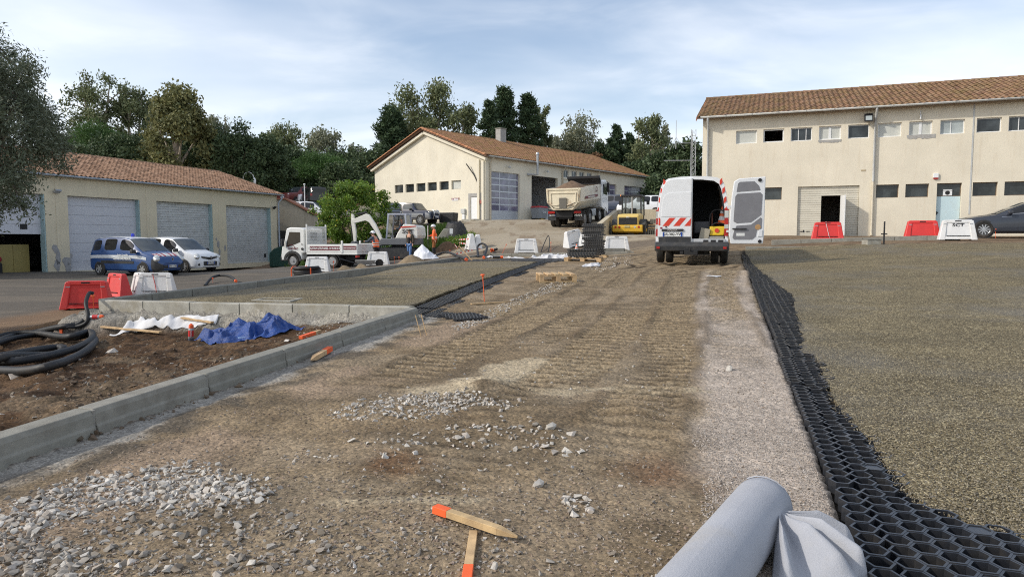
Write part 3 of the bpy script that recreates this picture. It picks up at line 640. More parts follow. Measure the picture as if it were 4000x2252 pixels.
stone_me = [mesh_np('stone', v, f, stone_m) for v, f in VARB]; stone_md = [mesh_np('stone', v, f, dusty_m) for v, f in VARB]
for i in big:
	o = link('stone', random.choice(stone_md if bk[i] else stone_me), ground); s = bs[i] * 1.05
	o.location = (bx[i], by[i], HG(bx[i], by[i]) + s * .3); o.scale = (s, s, s); o.rotation_euler = (random.uniform(-.5, .5), random.uniform(-.5, .5), random.uniform(0, 6.28))
ra, rb_ = rest[~bk[rest]], rest[bk[rest]]; scatter('loose_gravel', bx[ra], by[ra], bs[ra], stone_m, ground); scatter('loose_gravel', bx[rb_], by[rb_], bs[rb_], dusty_m, ground)
q = inside_px([(0, 2252), (0, 1900), (900, 1560), (1700, 1280), (2700, 1150), (2900, 1200), (3300, 2252)], 15000); x, y = gndv(q[:, 0], q[:, 1])
k = ((x - SA[0]) * sd[1] - (y - SA[1]) * sd[0] < -.05) & ((x - KERB['front'][0][0]) * kd[1] - (y - KERB['front'][0][1]) * kd[0] > .12)
k &= fbm(x * 1.1, y * 1.1, 66) > RS.uniform(.25, .7, len(x))
scatter('fine_gravel', x[k], y[k], .0035 + .0085 * RS.uniform(0, 1, k.sum()) ** 2.5, pebble_m, ground)
q = inside_px([(2450, 2252), (2850, 1400), (2870, 1150), (2960, 1150), (3030, 1400), (3370, 2252)], 14000); x, y = gndv(q[:, 0], q[:, 1]); w_ = (x - SA[0]) * sd[1] - (y - SA[1]) * sd[0]
k = (w_ < -.03) & (RS.uniform(5, 13, len(x)) > y) & (w_ > -.62 + .25 * (fbm(x * 2, y * 2, 6) - .5))
scatter('fine_gravel', x[k], y[k], .004 + .004 * RS.uniform(0, 1, k.sum()), stone_mat('pink_gravel', [(.40, .355, .31), (.48, .42, .37), (.33, .29, .255), (.52, .48, .44), (.39, .32, .27), (.27, .235, .21)]), ground)
q = inside_px([(0, 1300), (600, 1330), (1050, 1340), (1150, 1330), (900, 1470), (0, 1700)], 1500); x, y = gndv(q[:, 0], q[:, 1]); k = inpoly(x, y, PIT) & ((x - KERB['front'][0][0]) * kd[1] - (y - KERB['front'][0][1]) * kd[0] < -.2)
k2 = k & (RS.uniform(0, 1, len(k)) < .4); scatter('fine_gravel', x[k2], y[k2], .005 + .022 * RS.uniform(0, 1, k2.sum()) ** 4, dusty_m, ground)
scatter('fine_gravel', x[k] + .31, y[k] + .17, .006 + .03 * RS.uniform(0, 1, k.sum()) ** 3, stone_mat('clod', [(.09, .055, .032), (.14, .09, .055), (.06, .036, .02), (.17, .115, .07), (.10, .07, .045), (.12, .08, .05)]), ground)
q = inside_px([(3200, 1900), (3150, 1300), (4000, 1350), (4000, 2130), (3600, 2080)], 14000); x, y = gndv(q[:, 0], q[:, 1]); t_ = (x - SA[0]) * sd[0] + (y - SA[1]) * sd[1]; w_ = (x - SA[0]) * sd[1] - (y - SA[1]) * sd[0]
k = w_ > edge_w(t_) - .04
scatter('loose_gravel', x[k], y[k], .0035 + .0035 * RS.uniform(0, 1, k.sum()), bay_peb_m, rbay, .3, z=H0(x[k], y[k]) + .0)
for px, py, s in ((440, 1372, .11), (66, 1475, .085), (160, 1468, .06), (416, 1358, .06), (2848, 1448, .05), (1120, 1335, .05), (2100, 1905, .045), (2150, 1700, .05)):
	o = link('stone', random.choice(stone_me), ground); g = gnd(px, py); o.location = (g.x, g.y, HG(g.x, g.y) + s * .25); o.scale = (s * .8,) * 3; o.rotation_euler = (.2, .3, random.uniform(0, 6))

# ------------------------------------------------------------------ hands-on things in the foreground
wood = mat('raw_pine', (.52, .36, .19), .75, var=.25, vs=5, bump=.002, bs=60, dirt=(.24, .155, .085), ds=4, dth=(.5, .75), rnd=.12)
orange = mat('orange_paint', (.85, .13, .03), .6, var=.1)
fabric = mat('grey_geotextile', (.37, .38, .41), .95, var=.06, vs=4, bump=.0025, bs=160, dirt=(.38, .36, .33), ds=3, dth=(.55, .85), spec=.2)
white_cl = mat('white_fabric', (.62, .62, .63), .9, var=.1, vs=5, bump=.003, bs=60, dirt=(.4, .37, .32), ds=2, dth=(.6, .8), spec=.2)
def stake(name, a, b, w, h, label, tip=.16, point=True, cat='stake', group=None, both=False):
	a, b = Vector(a), Vector(b); L = (b - a).length; t = thing(name, label, cat, a, 0, group)
	t.rotation_euler = (b - a).to_track_quat('X', 'Z').to_euler()
	mb = MB(); hw, hh = w / 2, h / 2
	if point:
		mb.box(0, L - .09, -hw, hw, 0, h); mb.add([(L - .09, -hw, 0), (L - .09, hw, 0), (L - .09, hw, h), (L - .09, -hw, h), (L, -.004, hh * .6), (L, .004, hh * .6), (L, .004, hh * 1.2), (L, -.004, hh * 1.2)], [(0, 1, 5, 4), (1, 2, 6, 5), (2, 3, 7, 6), (3, 0, 4, 7), (4, 5, 6, 7)])
	else: mb.box(0, L, -hw, hw, 0, h)
	mb.build('shaft', wood, t, bevel=.002)
	mb = MB(); e = .0015; mb.box(-e, tip, -hw - e, hw + e, -e, h + e); mb.build('painted_tip', orange, t, bevel=.002)
	return t
def onG(px, py, dz=0):
	d = ray(px, py); ys = np.geomspace(1.6, 90, 1500); xs = d[0] / d[1] * ys; i = np.nonzero(CAMZ + d[2] / d[1] * ys < HGv(xs, ys))[0]; i = i[0] if len(i) else -1
	return Vector((xs[i], ys[i], HG(xs[i], ys[i]) + dz))
stake('wooden_stake', onG(1700, 2010, .012), onG(2022, 2128, .02), .036, .03, 'pointed wooden stake with orange end lying across another stake', .075)
stake('wooden_stake', onG(1822, 2290, .0), onG(1850, 2080, -.012), .034, .024, 'wooden stake with orange end lying partly under another stake', .11, False)
stake('wooden_stake', onG(1290, 1378, .02), onG(1215, 1420, .01), .05, .045, 'short orange painted pointed stake lying at the kerb foot', .15)
# roll of geotextile with a loose folded length
def geo_roll():
	A, B = Vector((1.08, 2.82, 0)), Vector((.12, 1.42, 0)); r = .12
	t = thing('geotextile_roll', 'thick roll of pale grey geotextile lying on the gravel', 'fabric roll', A)
	d = (B - A); L = d.length; zA, zB = HG(A.x, A.y) + r - .012, HG(B.x, B.y) + r
	ax = Vector((d.x, d.y, zB - zA)).normalized(); sdv = Vector((0, 0, 1)).cross(ax).normalized(); upv = ax.cross(sdv)
	rows = []; N = 44
	for i in range(41):
		s = i / 40; c = Vector((0, 0, zA)) + ax * (s * L) - Vector((0, 0, 0)); c.z = zA + (zB - zA) * s
		rr = []
		for j in range(N):
			a = 2 * math.pi * j / N; q = r * (1 + .012 * math.sin(3 * a + 5 * s) + .02 * (fbm(np.array(s * 8 + j * .2), np.array(a), 2) - .5))
			if i == 0: q *= .86
			zf = -.9 if math.cos(a) < -.9 else math.cos(a)
			rr.append(c + sdv * (math.sin(a) * q) + upv * (zf * q) + (ax * .022 if i == 0 else Vector()))
		rows.append(rr + [rr[0]])
	mb = MB(); mb.grid([[Vector(q) for q in rw] for rw in rows], flip=True); mb.build('rolled_fabric', fabric, t, smooth=60)
	mb = MB(); c0 = sum(rows[0][:-1], Vector()) / N
	sp = [c0 + (ax * .004) + (sdv * math.cos(th) + upv * math.sin(th)) * (.02 + .1 * th / 40) - ax * .01 * (1 - th / 40) for th in np.arange(0, 40, .35)]
	mb.add([c0 + ax * .03] + rows[0][:-1], [(0, j + 1, (j + 1) % N + 1) for j in range(N)]); mb.build('rolled_end', mat('geotextile_end', (.42, .425, .43), .95), t)
	mb = MB(); mb.tube(sp, .0035, 4); mb.build('spiral_edge', fabric, t)
	# the loose end: limp folded length hanging off the right side of the roll
	P = []; dr = Vector((B.x - A.x, B.y - A.y, 0)).normalized(); rt = Vector((-dr.y, dr.x, 0))
	if rt.x < 0: rt = -rt
	ap = A + dr * .17 + rt * (r * .75)
	for i in range(90):
		w = i / 89; row = []; ph_ = R(-28 + 112 * w); dv = rt * math.cos(ph_) + dr * math.sin(ph_); rim = .33 + .10 * w + .05 * (float(vn(np.array(w * 5), np.array(2.0), 5)) - .5)
		for j in range(40):
			s = j / 39; q = ap + dv * (rim * s) + Vector((-dv.y, dv.x, 0)) * (.03 * s * math.sin(w * 14))
			tri = 1 - 2 * abs((w * 3.6 + .12 * s + .25) % 1 - .5); tri = tri * tri * (3 - 2 * tri); t2 = 1 - 2 * abs((w * 8.2 - .3 * s) % 1 - .5)
			z = HG(q.x, q.y) + .006 + .15 * (1 - s) ** 1.25 + (.085 * tri + .012 * t2) * min(1, s * 2.2) * (1 - .55 * sstep(.8, 1, s))
			row.append(Vector((q.x, q.y, z)) - A)
		P.append(row)
	mb = MB(); mb.grid(P); o = mb.build('loose_fabric', fabric, t, smooth=70)
	so = o.modifiers.new('thick', 'SOLIDIFY'); so.thickness = .006
geo_roll()
# blue sheet, white strips, battens, spray cans in the pit
def drape(name, cx, cy, rx, ry, hh, m, label, cat, seed, n=56, rot=0, crumple=.09, peaks=(), edge=.14, parent=None):
	mb = MB(); P = []
	for i in range(n):
		row = []
		for j in range(n):
			u, v = i / (n - 1) * 2 - 1, j / (n - 1) * 2 - 1
			a = math.atan2(v, u); rr = min(1, math.hypot(u, v)) if max(abs(u), abs(v)) > 0 else 0
			f = max(abs(u), abs(v)) / max(math.hypot(u, v), 1e-6); lx, ly = u * f * 1.0, v * f * 1.0
			lx *= 1 + edge * (float(vn(np.array(a * 3 + 9), np.array(seed * 1.0), seed)) - .5) * 2; ly *= 1 + edge * (float(vn(np.array(a * 3), np.array(seed * 2.0), seed)) - .5) * 2
			x, y = lx * rx, ly * ry; X, Y = cx + x * math.cos(rot) - y * math.sin(rot), cy + x * math.sin(rot) + y * math.cos(rot)
			ph = 0
			for (qx, qy, qr, qh) in peaks: ph = max(ph, qh * max(0, 1 - math.hypot(x - qx, y - qy) / qr) ** 1.2)
			kx = .14 / max(crumple, .04) if crumple > .05 else 1; wx = X + .12 * (float(vn(np.array(Y * 4), np.array(X * 4), seed)) - .5); r1 = min(1, abs(float(vn(np.array(wx * 3.6), np.array(Y * 3.6), seed)) - .5) * 4); r2 = min(1, abs(float(vn(np.array(wx * 8.5), np.array(Y * 8.5), seed + 3)) - .5) * 4)
			e = 1 - sstep(.75, 1.0, max(abs(u), abs(v)))
			z = HG(X, Y) + .012 + (hh * (.35 + .65 * e) * .5 + ph + crumple * (1 - r1) * .9 * (.4 + .6 * e) + crumple * .35 * (1 - r2)) * (.25 + .75 * e)
			row.append((X - cx, Y - cy, z - H(cx, cy)))
		P.append(row)
	mb.grid(P); o = mb.build(name, m, parent, smooth=38, loc=(cx, cy, H(cx, cy)))
	so = o.modifiers.new('thick', 'SOLIDIFY'); so.thickness = .004
	if label: tag(o, label, cat)
	return o
def sheet_mat(name, col, rough):
	m, n, l, b = newmat(name); t = _tex(n, l, 3, 6, .6)
	l.new(_mixc(n, l, _rng(n, l, t.outputs['Fac'], .35, .65), tuple(q * .75 for q in col), col), b.inputs['Base Color']); b.inputs['Roughness'].default_value = rough
	v = _tex(n, l, 11, 6, .7); bn = n.new('ShaderNodeBump'); bn.inputs['Distance'].default_value = .03; l.new(v.outputs['Fac'], bn.inputs['Height']); l.new(bn.outputs[0], b.inputs['Normal']); return m
blue = sheet_mat('blue_tarpaulin', (.006, .052, .25), .42)
gt = onG(960, 1322); tarp = drape('tarpaulin', gt.x, gt.y, .70, .40, .05, blue, 'crumpled bright blue tarpaulin lying in the earth pit', 'tarpaulin', 31, 110, -.1, .12, [(-.20, .22, .30, .20), (.3, .12, .42, .10), (.1, -.15, .3, .05)], .3)
paleblue = mat('faded_print', (.25, .38, .62), .6)
lg = gnd(945, 1352)
mbx = MB()
for a0, a1 in ((90, 210), (210, 330), (330, 450)):
	mbx.bar((.05 * math.cos(R(a0)), .05 * math.sin(R(a0)), 0), (.05 * math.cos(R(a1)), .05 * math.sin(R(a1)), 0), .008, .004)
	mbx.bar((.025 * math.cos(R(a0)), .025 * math.sin(R(a0)), 0), (.025 * math.cos(R(a1)), .025 * math.sin(R(a1)), 0), .006, .004)
dg = bpy.context.evaluated_depsgraph_get()
dg.update()
def on_obj(o, x, y):
	ok, loc, nor, _ = o.ray_cast(Vector((x, y, 5)) - o.location, Vector((0, 0, -1))); return (loc, nor) if ok else (Vector((x, y, .2)) - o.location, Vector((0, 0, 1)))
loc, nor = on_obj(tarp, lg.x, lg.y - .02)
pr = mbx.build('printed_emblem', paleblue, tarp, loc=loc + nor * .008); pr.rotation_euler = nor.to_track_quat('Z', 'Y').to_euler()
def strip_cloth(name, path, w, m, label, cat, lift=.02, seed=3):
	mb = MB(); P = []; pts = [onG(*p) for p in path]; n = 50; cum = len(pts) - 1; c0 = pts[0]
	for i in range(n):
		s = i / (n - 1) * cum; k = min(int(s), cum - 1); p = pts[k].lerp(pts[k + 1], s - k); d = (pts[k + 1] - pts[k]).normalized(); nr = Vector((-d.y, d.x, 0)); row = []
		for j in range(9):
			v = j / 8 - .5; q = p + nr * (v * w * (.45 + .55 * abs(math.sin(s * 1.1 + .6))))
			z = HG(q.x, q.y) + lift * (.4 + .8 * float(vn(np.array(s * 1.6), np.array(v * 2 + 9), seed))) + .012 + .07 * max(0, math.sin(s * 1.25 - .9)) ** 2 * (1 - abs(v))
			row.append((q.x - c0.x, q.y - c0.y, z - c0.z))
		P.append(row)
	mb.grid(P); o = mb.build(name, m, None, smooth=60, loc=c0); so = o.modifiers.new('thick', 'SOLIDIFY'); so.thickness = .004
	return tag(o, label, cat)
strip_cloth('fabric_strip', [(430, 1312), (520, 1290), (600, 1275), (650, 1262), (715, 1270), (790, 1265), (850, 1258)], .15, white_cl, 'crumpled strip of whitish fabric lying in the earth pit', 'fabric', .02)
def batten(a, b, w, h, label, group=None, name='batten'):
	a, b = Vector(a), Vector(b); mb = MB(); mb.bar((0, 0, h / 2), b - a + Vector((0, 0, h / 2)), w, h); return tag(mb.build(name, wood, None, bevel=.003, loc=a), label, 'batten', group)
batten(onG(398, 1285, .02), onG(628, 1310, .03), .06, .025, 'pale wooden batten under the whitish fabric strip')
batten(onG(712, 1268, .05), onG(830, 1276, .05), .06, .025, 'short wooden batten next to the blue tarpaulin')
batten(onG(1840, 1190, .0), onG(2000, 1180, .0), .04, .02, 'thin wooden batten lying on gravel by an orange rod')
def spray_can(loc, rot, label):
	t = thing('spray_can', label, 'spray can', loc); t.rotation_euler = rot
	mb = MB(); mb.lathe([(.029, 0), (.0325, .006), (.0325, .165), (.028, .18)], 14); mb.build('canister', mat('can_grey', (.45, .46, .47), .35, .6), t, smooth=40)
	mb = MB(); mb.lathe([(.0332, .07), (.0332, .15)], 14, caps=False); mb.build('label_band', mat('can_red', (.55, .03, .03), .4), t, smooth=40)
	mb = MB(); mb.lathe([(.0335, .015), (.0335, .045)], 14, caps=False); mb.build('label_band', mat('can_dark', (.08, .09, .11), .4), t, smooth=40)
	mb = MB(); mb.lathe([(.03, .178), (.031, .2), (.027, .222), (.014, .225), (.013, .235)], 14); mb.build('cap', orange, t, smooth=40)
	text('TRACING', (0, -.0345, .11), (R(90), R(-90), 0), .022, white_cl, t); return t
spray_can(onG(745, 1330, -.01), (.1, .05, .5), 'upright spray can with orange cap beside the blue tarpaulin')
sc2 = spray_can(onG(345, 1262, .06), (R(88), 0, R(95)), 'spray can with orange cap lying on the black conduit')
for px, py in ((45, 1400), (95, 1383)):
	mb = MB(); mb.ball((0, 0, .01), (.035, .03, .022), 10, 6); tag(mb.build('orange_cap', orange, None, smooth=60, loc=onG(px, py)), 'small round orange cap dropped on the dark earth', 'cap', 'orange caps in the pit')
# corrugated conduit
hose_m = mat('black_conduit', (.012, .013, .015), .6, var=.2, spec=.5, dirt=(.05, .04, .03), ds=4, dth=(.5, .8))
def curve(pts, n):
	P = [Vector(p) for p in pts]; out = []
	for i in range(len(P) - 1):
		a, b, c, d = P[max(i - 1, 0)], P[i], P[i + 1], P[min(i + 2, len(P) - 1)]
		for k in range(n):
			t = k / n; out.append(.5 * ((2 * b) + (c - a) * t + (2 * a - 5 * b + 4 * c - d) * t * t + (3 * b - a - 3 * c + d) * t ** 3))
	return out + [P[-1]]
def conduit(pts, r, label, ends=True, group=None, dens=14, name='conduit', cat='conduit', rib=.14, zoff=0):
	W_ = curve(pts, dens); c0 = W_[0].copy()
	step = r * .42; D = [W_[0]]                                     # resample evenly so that the ribs are even
	for a, b in zip(W_[:-1], W_[1:]):
		while (b - D[-1]).length > step: D.append(D[-1] + (b - D[-1]).normalized() * step)
	mb = MB(); mb.tube([q - c0 for q in D], r, 10, rib=rib); t = mb.build(name, hose_m, None, smooth=50, loc=c0); tag(t, label, cat, group)
	if ends:
		e = D[-1] - c0; d = (D[-1] - D[-3]).normalized(); mb = MB(); mb.cyl(e - d * r, e + d * r * 1.2, r * 1.12, r * 1.0, 12); mb.build('end_cap', orange, t, smooth=40)
	return t
def hp(px, py, dz=.05): return tuple(onG(px, py, dz))
conduit([hp(-60, 1375), hp(60, 1335, .06), hp(180, 1325, .07), hp(290, 1338, .07), hp(345, 1332, .08), hp(372, 1345, .06), hp(350, 1378, .05), hp(290, 1415, .05), hp(200, 1450, .05), hp(90, 1470, .05), hp(-60, 1465, .05)], .044, 'black corrugated conduit looping widely over the dark earth', False)
conduit([hp(-60, 1345), hp(40, 1318, .06), hp(140, 1322, .10), hp(260, 1345, .11), hp(350, 1333, .13), hp(360, 1352, .10), hp(300, 1395, .1), hp(180, 1430, .1), hp(60, 1445, .09), hp(-60, 1450, .08)], .044, 'black corrugated conduit stacked on the widest conduit loop', False)
conduit([hp(-60, 1450, .12), hp(60, 1418, .10), hp(160, 1398, .1), hp(230, 1390, .1), hp(250, 1400, .1), hp(210, 1412, .08), hp(110, 1428, .1), hp(20, 1446, .13), hp(-60, 1470, .1)], .044, 'black corrugated conduit bent into a narrow inner hairpin', False)
conduit([hp(-60, 1400), hp(20, 1335, .05), hp(120, 1312, .05), hp(220, 1300, .05), hp(300, 1280, .05), hp(330, 1270, .06)], .044, 'black corrugated conduit running back to the mortar slope', False)
conduit([hp(170, 1318, .05), hp(240, 1305, .04), hp(300, 1288, .05), hp(338, 1272, .05), hp(345, 1255, .1), hp(338, 1238, .22), hp(352, 1218, .3), hp(368, 1214, .28)], .03, 'thin black conduit curling up at the kerb corner', False)
# orange marker rods with mushroom caps
def rod(base, h, label, lean=(0, 0), cap=True, group='orange marker rods', r=.006, m=None):
	t = thing('marker_rod', label, 'marker rod', base, 0, group); top = Vector((lean[0], lean[1], h)); m = m or orange
	mb = MB(); mb.cyl((0, 0, -.05), top, r, r, 8); mb.build('rod', m, t, smooth=40)
	if cap:
		mb = MB(); d = top.normalized(); mb.cyl(top - d * .045, top - d * .012, .014, .02, 10); mb.cyl(top - d * .012, top + d * .008, .036, .03, 12); mb.build('mushroom_cap', orange, t, smooth=40)
	return t
rod(onG(1893, 1178), .43, 'orange rod with mushroom cap standing before the honeycomb edge', (-.03, 0))
rod(onG(366, 1205, 0), .22, 'orange mushroom rod by the red barrier at the kerb corner')
for (px, py, h, lb) in ((832, 1108, .22, 'orange mushroom rod behind the left kerb'), (1541, 1029, .35, 'short orange mushroom rod left of the sand pile'), (1559, 1026, .3, 'orange mushroom rod by the excavator track'), (1758, 1003, .34, 'orange mushroom rod beyond the sand pile'), (2152, 985, .5, 'thin orange rod beside the black hose arch'), (2402, 975, .3, 'orange rod in front of the white barrier by the loader'), (3888, 930, .35, 'orange rod beside the dark parked car')):
	rod(onG(px, py), h, lb)
rod(onG(1955, 1000), .55, 'leaning orange rod on the far kerb', (.28, .0))
rod(onG(1304, 1058), .45, 'orange rod between the truck and the left kerb')
for a, b in (((1650, 1315), (1612, 1258)), ((1672, 1310), (1615, 1262))):
	p = onG(*a); rod(p, .24, 'thin wooden rod with orange top leaning at the kerb end', (-.08, .03), False, 'crossed rods at the kerb end', .005, wood)
t = thing('painted_peg', 'short orange painted wooden peg driven into the dark earth', 'peg', onG(240, 1310)); mb = MB(); mb.box(-.02, .02, -.012, .012, -.05, .12); mb.build('peg', orange, t, bevel=.003)
stake('painted_batten', onG(1175, 1335, .03), onG(1250, 1312, .04), .04, .03, 'orange painted batten lying on gravel in the pit', .3, False, 'batten')
# scraps
for px, py, r, lb, m_ in ((2790, 1084, .16, 'white plastic scrap on the mud behind the van', white_cl), (1315, 1128, .12, 'small white scrap on the left gravel bay', white_cl)):
	g = gnd(px, py); drape('plastic_scrap', g.x, g.y, r, r * .35, .02, m_, lb, 'scrap', 5 + px, 12, 0, .03)
# lone pallet
def pallet(loc, rotz_, label, tilt=(0, 0), boards=5):
	t = thing('pallet', label, 'pallet', loc, rotz_, 'wooden pallets'); t.rotation_euler = (tilt[0], tilt[1], rotz_)
	for i in range(boards): mb = MB(); mb.box(-.6 + i * 1.2 / boards * 1.04, -.6 + i * 1.2 / boards * 1.04 + .145, -.4, .4, .122, .144); mb.build('deck_board', wood, t, bevel=.003)
	for y in (-.35, 0, .35): mb = MB(); mb.box(-.6, .6, y - .05, y + .05, .1, .121); mb.build('stringer_board', wood, t, bevel=.003)
	for x in (-.53, 0, .53):
		for y in (-.35, 0, .35): mb = MB(); mb.box(x - .07, x + .07, y - .05, y + .05, .022, .0995); mb.build('block', wood, t, bevel=.004)
	for y in (-.35, 0, .35): mb = MB(); mb.box(-.6, .6, y - .05, y + .05, 0, .0215); mb.build('bottom_board', wood, t, bevel=.003)
	return t
lp = pallet(onG(2172, 1098, .0), R(8), 'lone wooden pallet lying on the muddy road'); lp.rotation_euler = (R(1.5), R(-.5), R(6)); lp.scale = (.64, .75, 1.2)
# kerb-side concrete box on the left bay
t = thing('concrete_box', 'low open concrete inspection box set in the left gravel bay', 'inspection box', onG(1085, 1185)); t.rotation_euler[2] = R(-8)
mb = MB()
for q in ((-.32, .32, -.22, -.17), (-.32, .32, .17, .22), (-.32, -.27, -.17, .17), (.27, .32, -.17, .17)): mb.box(*q, -.05, .07)
mb.build('rim', conc_pale, t, bevel=.005); mb = MB(); mb.box(-.27, .27, -.17, .17, -.05, -.01); mb.build('floor_slab', conc, t)

# ------------------------------------------------------------------ buildings
def render_wall(name, col, streak, patch, rustc=(.42, .30, .17)):
	m, n, l, b = newmat(name)
	t = _tex(n, l, .55, 6, .6); c = _mixc(n, l, _rng(n, l, t.outputs['Fac'], .35, .65), tuple(q * .93 for q in col), tuple(min(1, q * 1.05) for q in col))
	t1 = _tex(n, l, 1.6, 8, .75, vec=(2.2, 2.2, .25)); c = _mixc(n, l, _rng(n, l, t1.outputs['Fac'], .52, .75, 0, streak), c, rustc)
	t3 = _tex(n, l, .9, 9, .8); c = _mixc(n, l, _rng(n, l, t3.outputs['Fac'], .60, .66, 0, patch), c, tuple(q * .72 for q in (.5, .48, .46)))
	l.new(c, b.inputs['Base Color']); b.inputs['Roughness'].default_value = .93; b.inputs['Specular IOR Level'].default_value = .15
	t2 = _tex(n, l, 60, 5, .7); bn = n.new('ShaderNodeBump'); bn.inputs['Distance'].default_value = .0025; l.new(t2.outputs['Fac'], bn.inputs['Height']); l.new(bn.outputs[0], b.inputs['Normal']); return m
cream = render_wall('cream_render', (.72, .66, .535), .3, .14); ochre = render_wall('ochre_render', (.66, .585, .43), .4, .16, (.42, .35, .25)); cream2 = render_wall('cream_render_weathered', (.72, .67, .55), .35, .2, (.52, .42, .29))
white_pl = mat('white_plastic', (.74, .75, .75), .45, var=.05); grey_met = mat('galvanised', (.42, .44, .46), .45, .5, var=.12); pvc = mat('cream_pipe', (.55, .49, .38), .6, var=.12, dirt=(.36, .22, .12), ds=3, dth=(.6, .8))
gutter_m = mat('grey_gutter', (.50, .51, .50), .6, var=.12, dirt=(.27, .24, .2), ds=3, dth=(.5, .8))
gutter_blue = mat('blue_gutter', (.42, .48, .56), .55, var=.12)
door_grey = mat('grey_door_panel', (.55, .56, .60), .5, var=.08, vs=2, dirt=(.42, .42, .45), ds=2, dth=(.5, .75)); door_grey2 = mat('grey_ribbed_door', (.52, .53, .53), .45, .1, var=.08, vs=2, dirt=(.40, .39, .37), ds=3, dth=(.5, .75))
door_cream = mat('cream_ribbed_door', (.60, .565, .47), .6, var=.06, vs=2, dirt=(.45, .40, .32), ds=2.5, dth=(.55, .8)); black = mat('black_rubber', (.012, .012, .013), .7)
dark = mat('dark_interior', (.03, .03, .03), .9); teal = mat('teal_jamb', (.33, .45, .46), .6, var=.15, dirt=(.3, .2, .12), ds=3, dth=(.6, .75)); win_dark = mat('window_glass', (.035, .042, .045), .08, var=.7, vs=1.3, spec=.5); win_frost = mat('frosted_pane', (.36, .40, .40), .25, var=.2, vs=2, spec=.6)
pale_pane = mat('papered_pane', (.52, .53, .49), .35, var=.12, vs=2.5); cement = mat('cement_patch', (.36, .35, .33), .95, var=.2, bump=.006, bs=40); lblue = mat('pale_blue_door', (.52, .66, .70), .5, var=.06, vs=2, dirt=(.45, .5, .48), ds=2, dth=(.5, .8)); floor_c = mat('indoor_concrete', (.22, .21, .2), .8)
def tile_mat(name, cols, moss, mth):
	m, n, l, b = newmat(name)
	ge = n.new('ShaderNodeNewGeometry'); oi = n.new('ShaderNodeObjectInfo'); ad = n.new('ShaderNodeMath'); ad.operation = 'ADD'; l.new(ge.outputs['Random Per Island'], ad.inputs[0]); l.new(oi.outputs['Random'], ad.inputs[1])
	fr = n.new('ShaderNodeMath'); fr.operation = 'FRACT'; l.new(ad.outputs[0], fr.inputs[0]); cr = n.new('ShaderNodeValToRGB'); l.new(fr.outputs[0], cr.inputs[0]); e = cr.color_ramp.elements
	e[0].color = (*cols[0], 1); e[1].color = (*cols[-1], 1)
	for i, c in enumerate(cols[1:-1]): k = e.new((i + 1) / (len(cols) - 1)); k.color = (*c, 1)
	t = _tex(n, l, 1.1, 8, .75, 'World'); c = _mixc(n, l, _rng(n, l, t.outputs['Fac'], *mth), cr.outputs[0], moss)
	t2 = _tex(n, l, 7, 8, .8, 'World'); c = _mixc(n, l, _rng(n, l, t2.outputs['Fac'], .52, .68, 0, .75), c, (.06, .045, .03))
	l.new(c, b.inputs['Base Color']); b.inputs['Roughness'].default_value = .9; b.inputs['Specular IOR Level'].default_value = .2; return m
tile_r = tile_mat('clay_tile', [(.235, .135, .08), (.30, .18, .11), (.18, .10, .065), (.29, .19, .12), (.25, .145, .085), (.21, .135, .085)], (.19, .14, .05), (.46, .74))
tile_l = tile_mat('clay_tile_pale', [(.35, .21, .135), (.28, .165, .105), (.41, .26, .175), (.31, .19, .125), (.22, .135, .09), (.37, .225, .145)], (.20, .13, .03), (.62, .85))
tile_m = tile_mat('clay_tile_mossy', [(.24, .13, .07), (.30, .16, .085), (.19, .105, .06), (.27, .15, .085), (.33, .19, .11), (.22, .12, .07)], (.19, .155, .035), (.5, .72))
def tile_geo(w, l):
	xs = [-.5, -.28, -.12, .02, .18, .34, .5]; zs = [.03, .0, .002, .03, .048, .048, .03]
	v, f = [], []
	for y, zo in ((-.06 * l, .028), (l * 1.04, .0)):
		v += [(x * w * 1.0, y, z + zo) for x, z in zip(xs, zs)]
	v += [(x * w, -.06 * l, z + .028 - .02) for x, z in zip(xs, zs)]
	for i in range(6): f += [(i, i + 1, i + 8, i + 7), (14 + i, 15 + i, i + 1, i)]
	return np.array(v), np.array(f)
def ridge(parent, a, b, m, r=.12, step=.42):
	a, b = Vector(a), Vector(b); L = (b - a).length; n = max(2, int(L / step)); d = (b - a) / L; mb = MB()
	prof = [(math.cos(t) * r, math.sin(t) * r * .75) for t in np.linspace(0, math.pi, 7)]; s = d.cross(Vector((0, 0, 1))).normalized(); st_ = L / n
	vs = [s * x * k + Vector((0, 0, z * k)) + d * y for y, k in ((-.02, 1.12), (st_ * 1.0, .95)) for x, z in prof]
	mb.add(vs, [(i, i + 1, i + 8, i + 7) for i in range(6)] + [(6, 5, 4, 3, 2, 1, 0)]); me = bpy.data.meshes.new('ridge_tile'); me.from_pydata(mb.v, [], mb.f); me.materials.append(m)
	for i in range(n): link('ridge_tile', me, parent, loc=a + d * (i * st_))
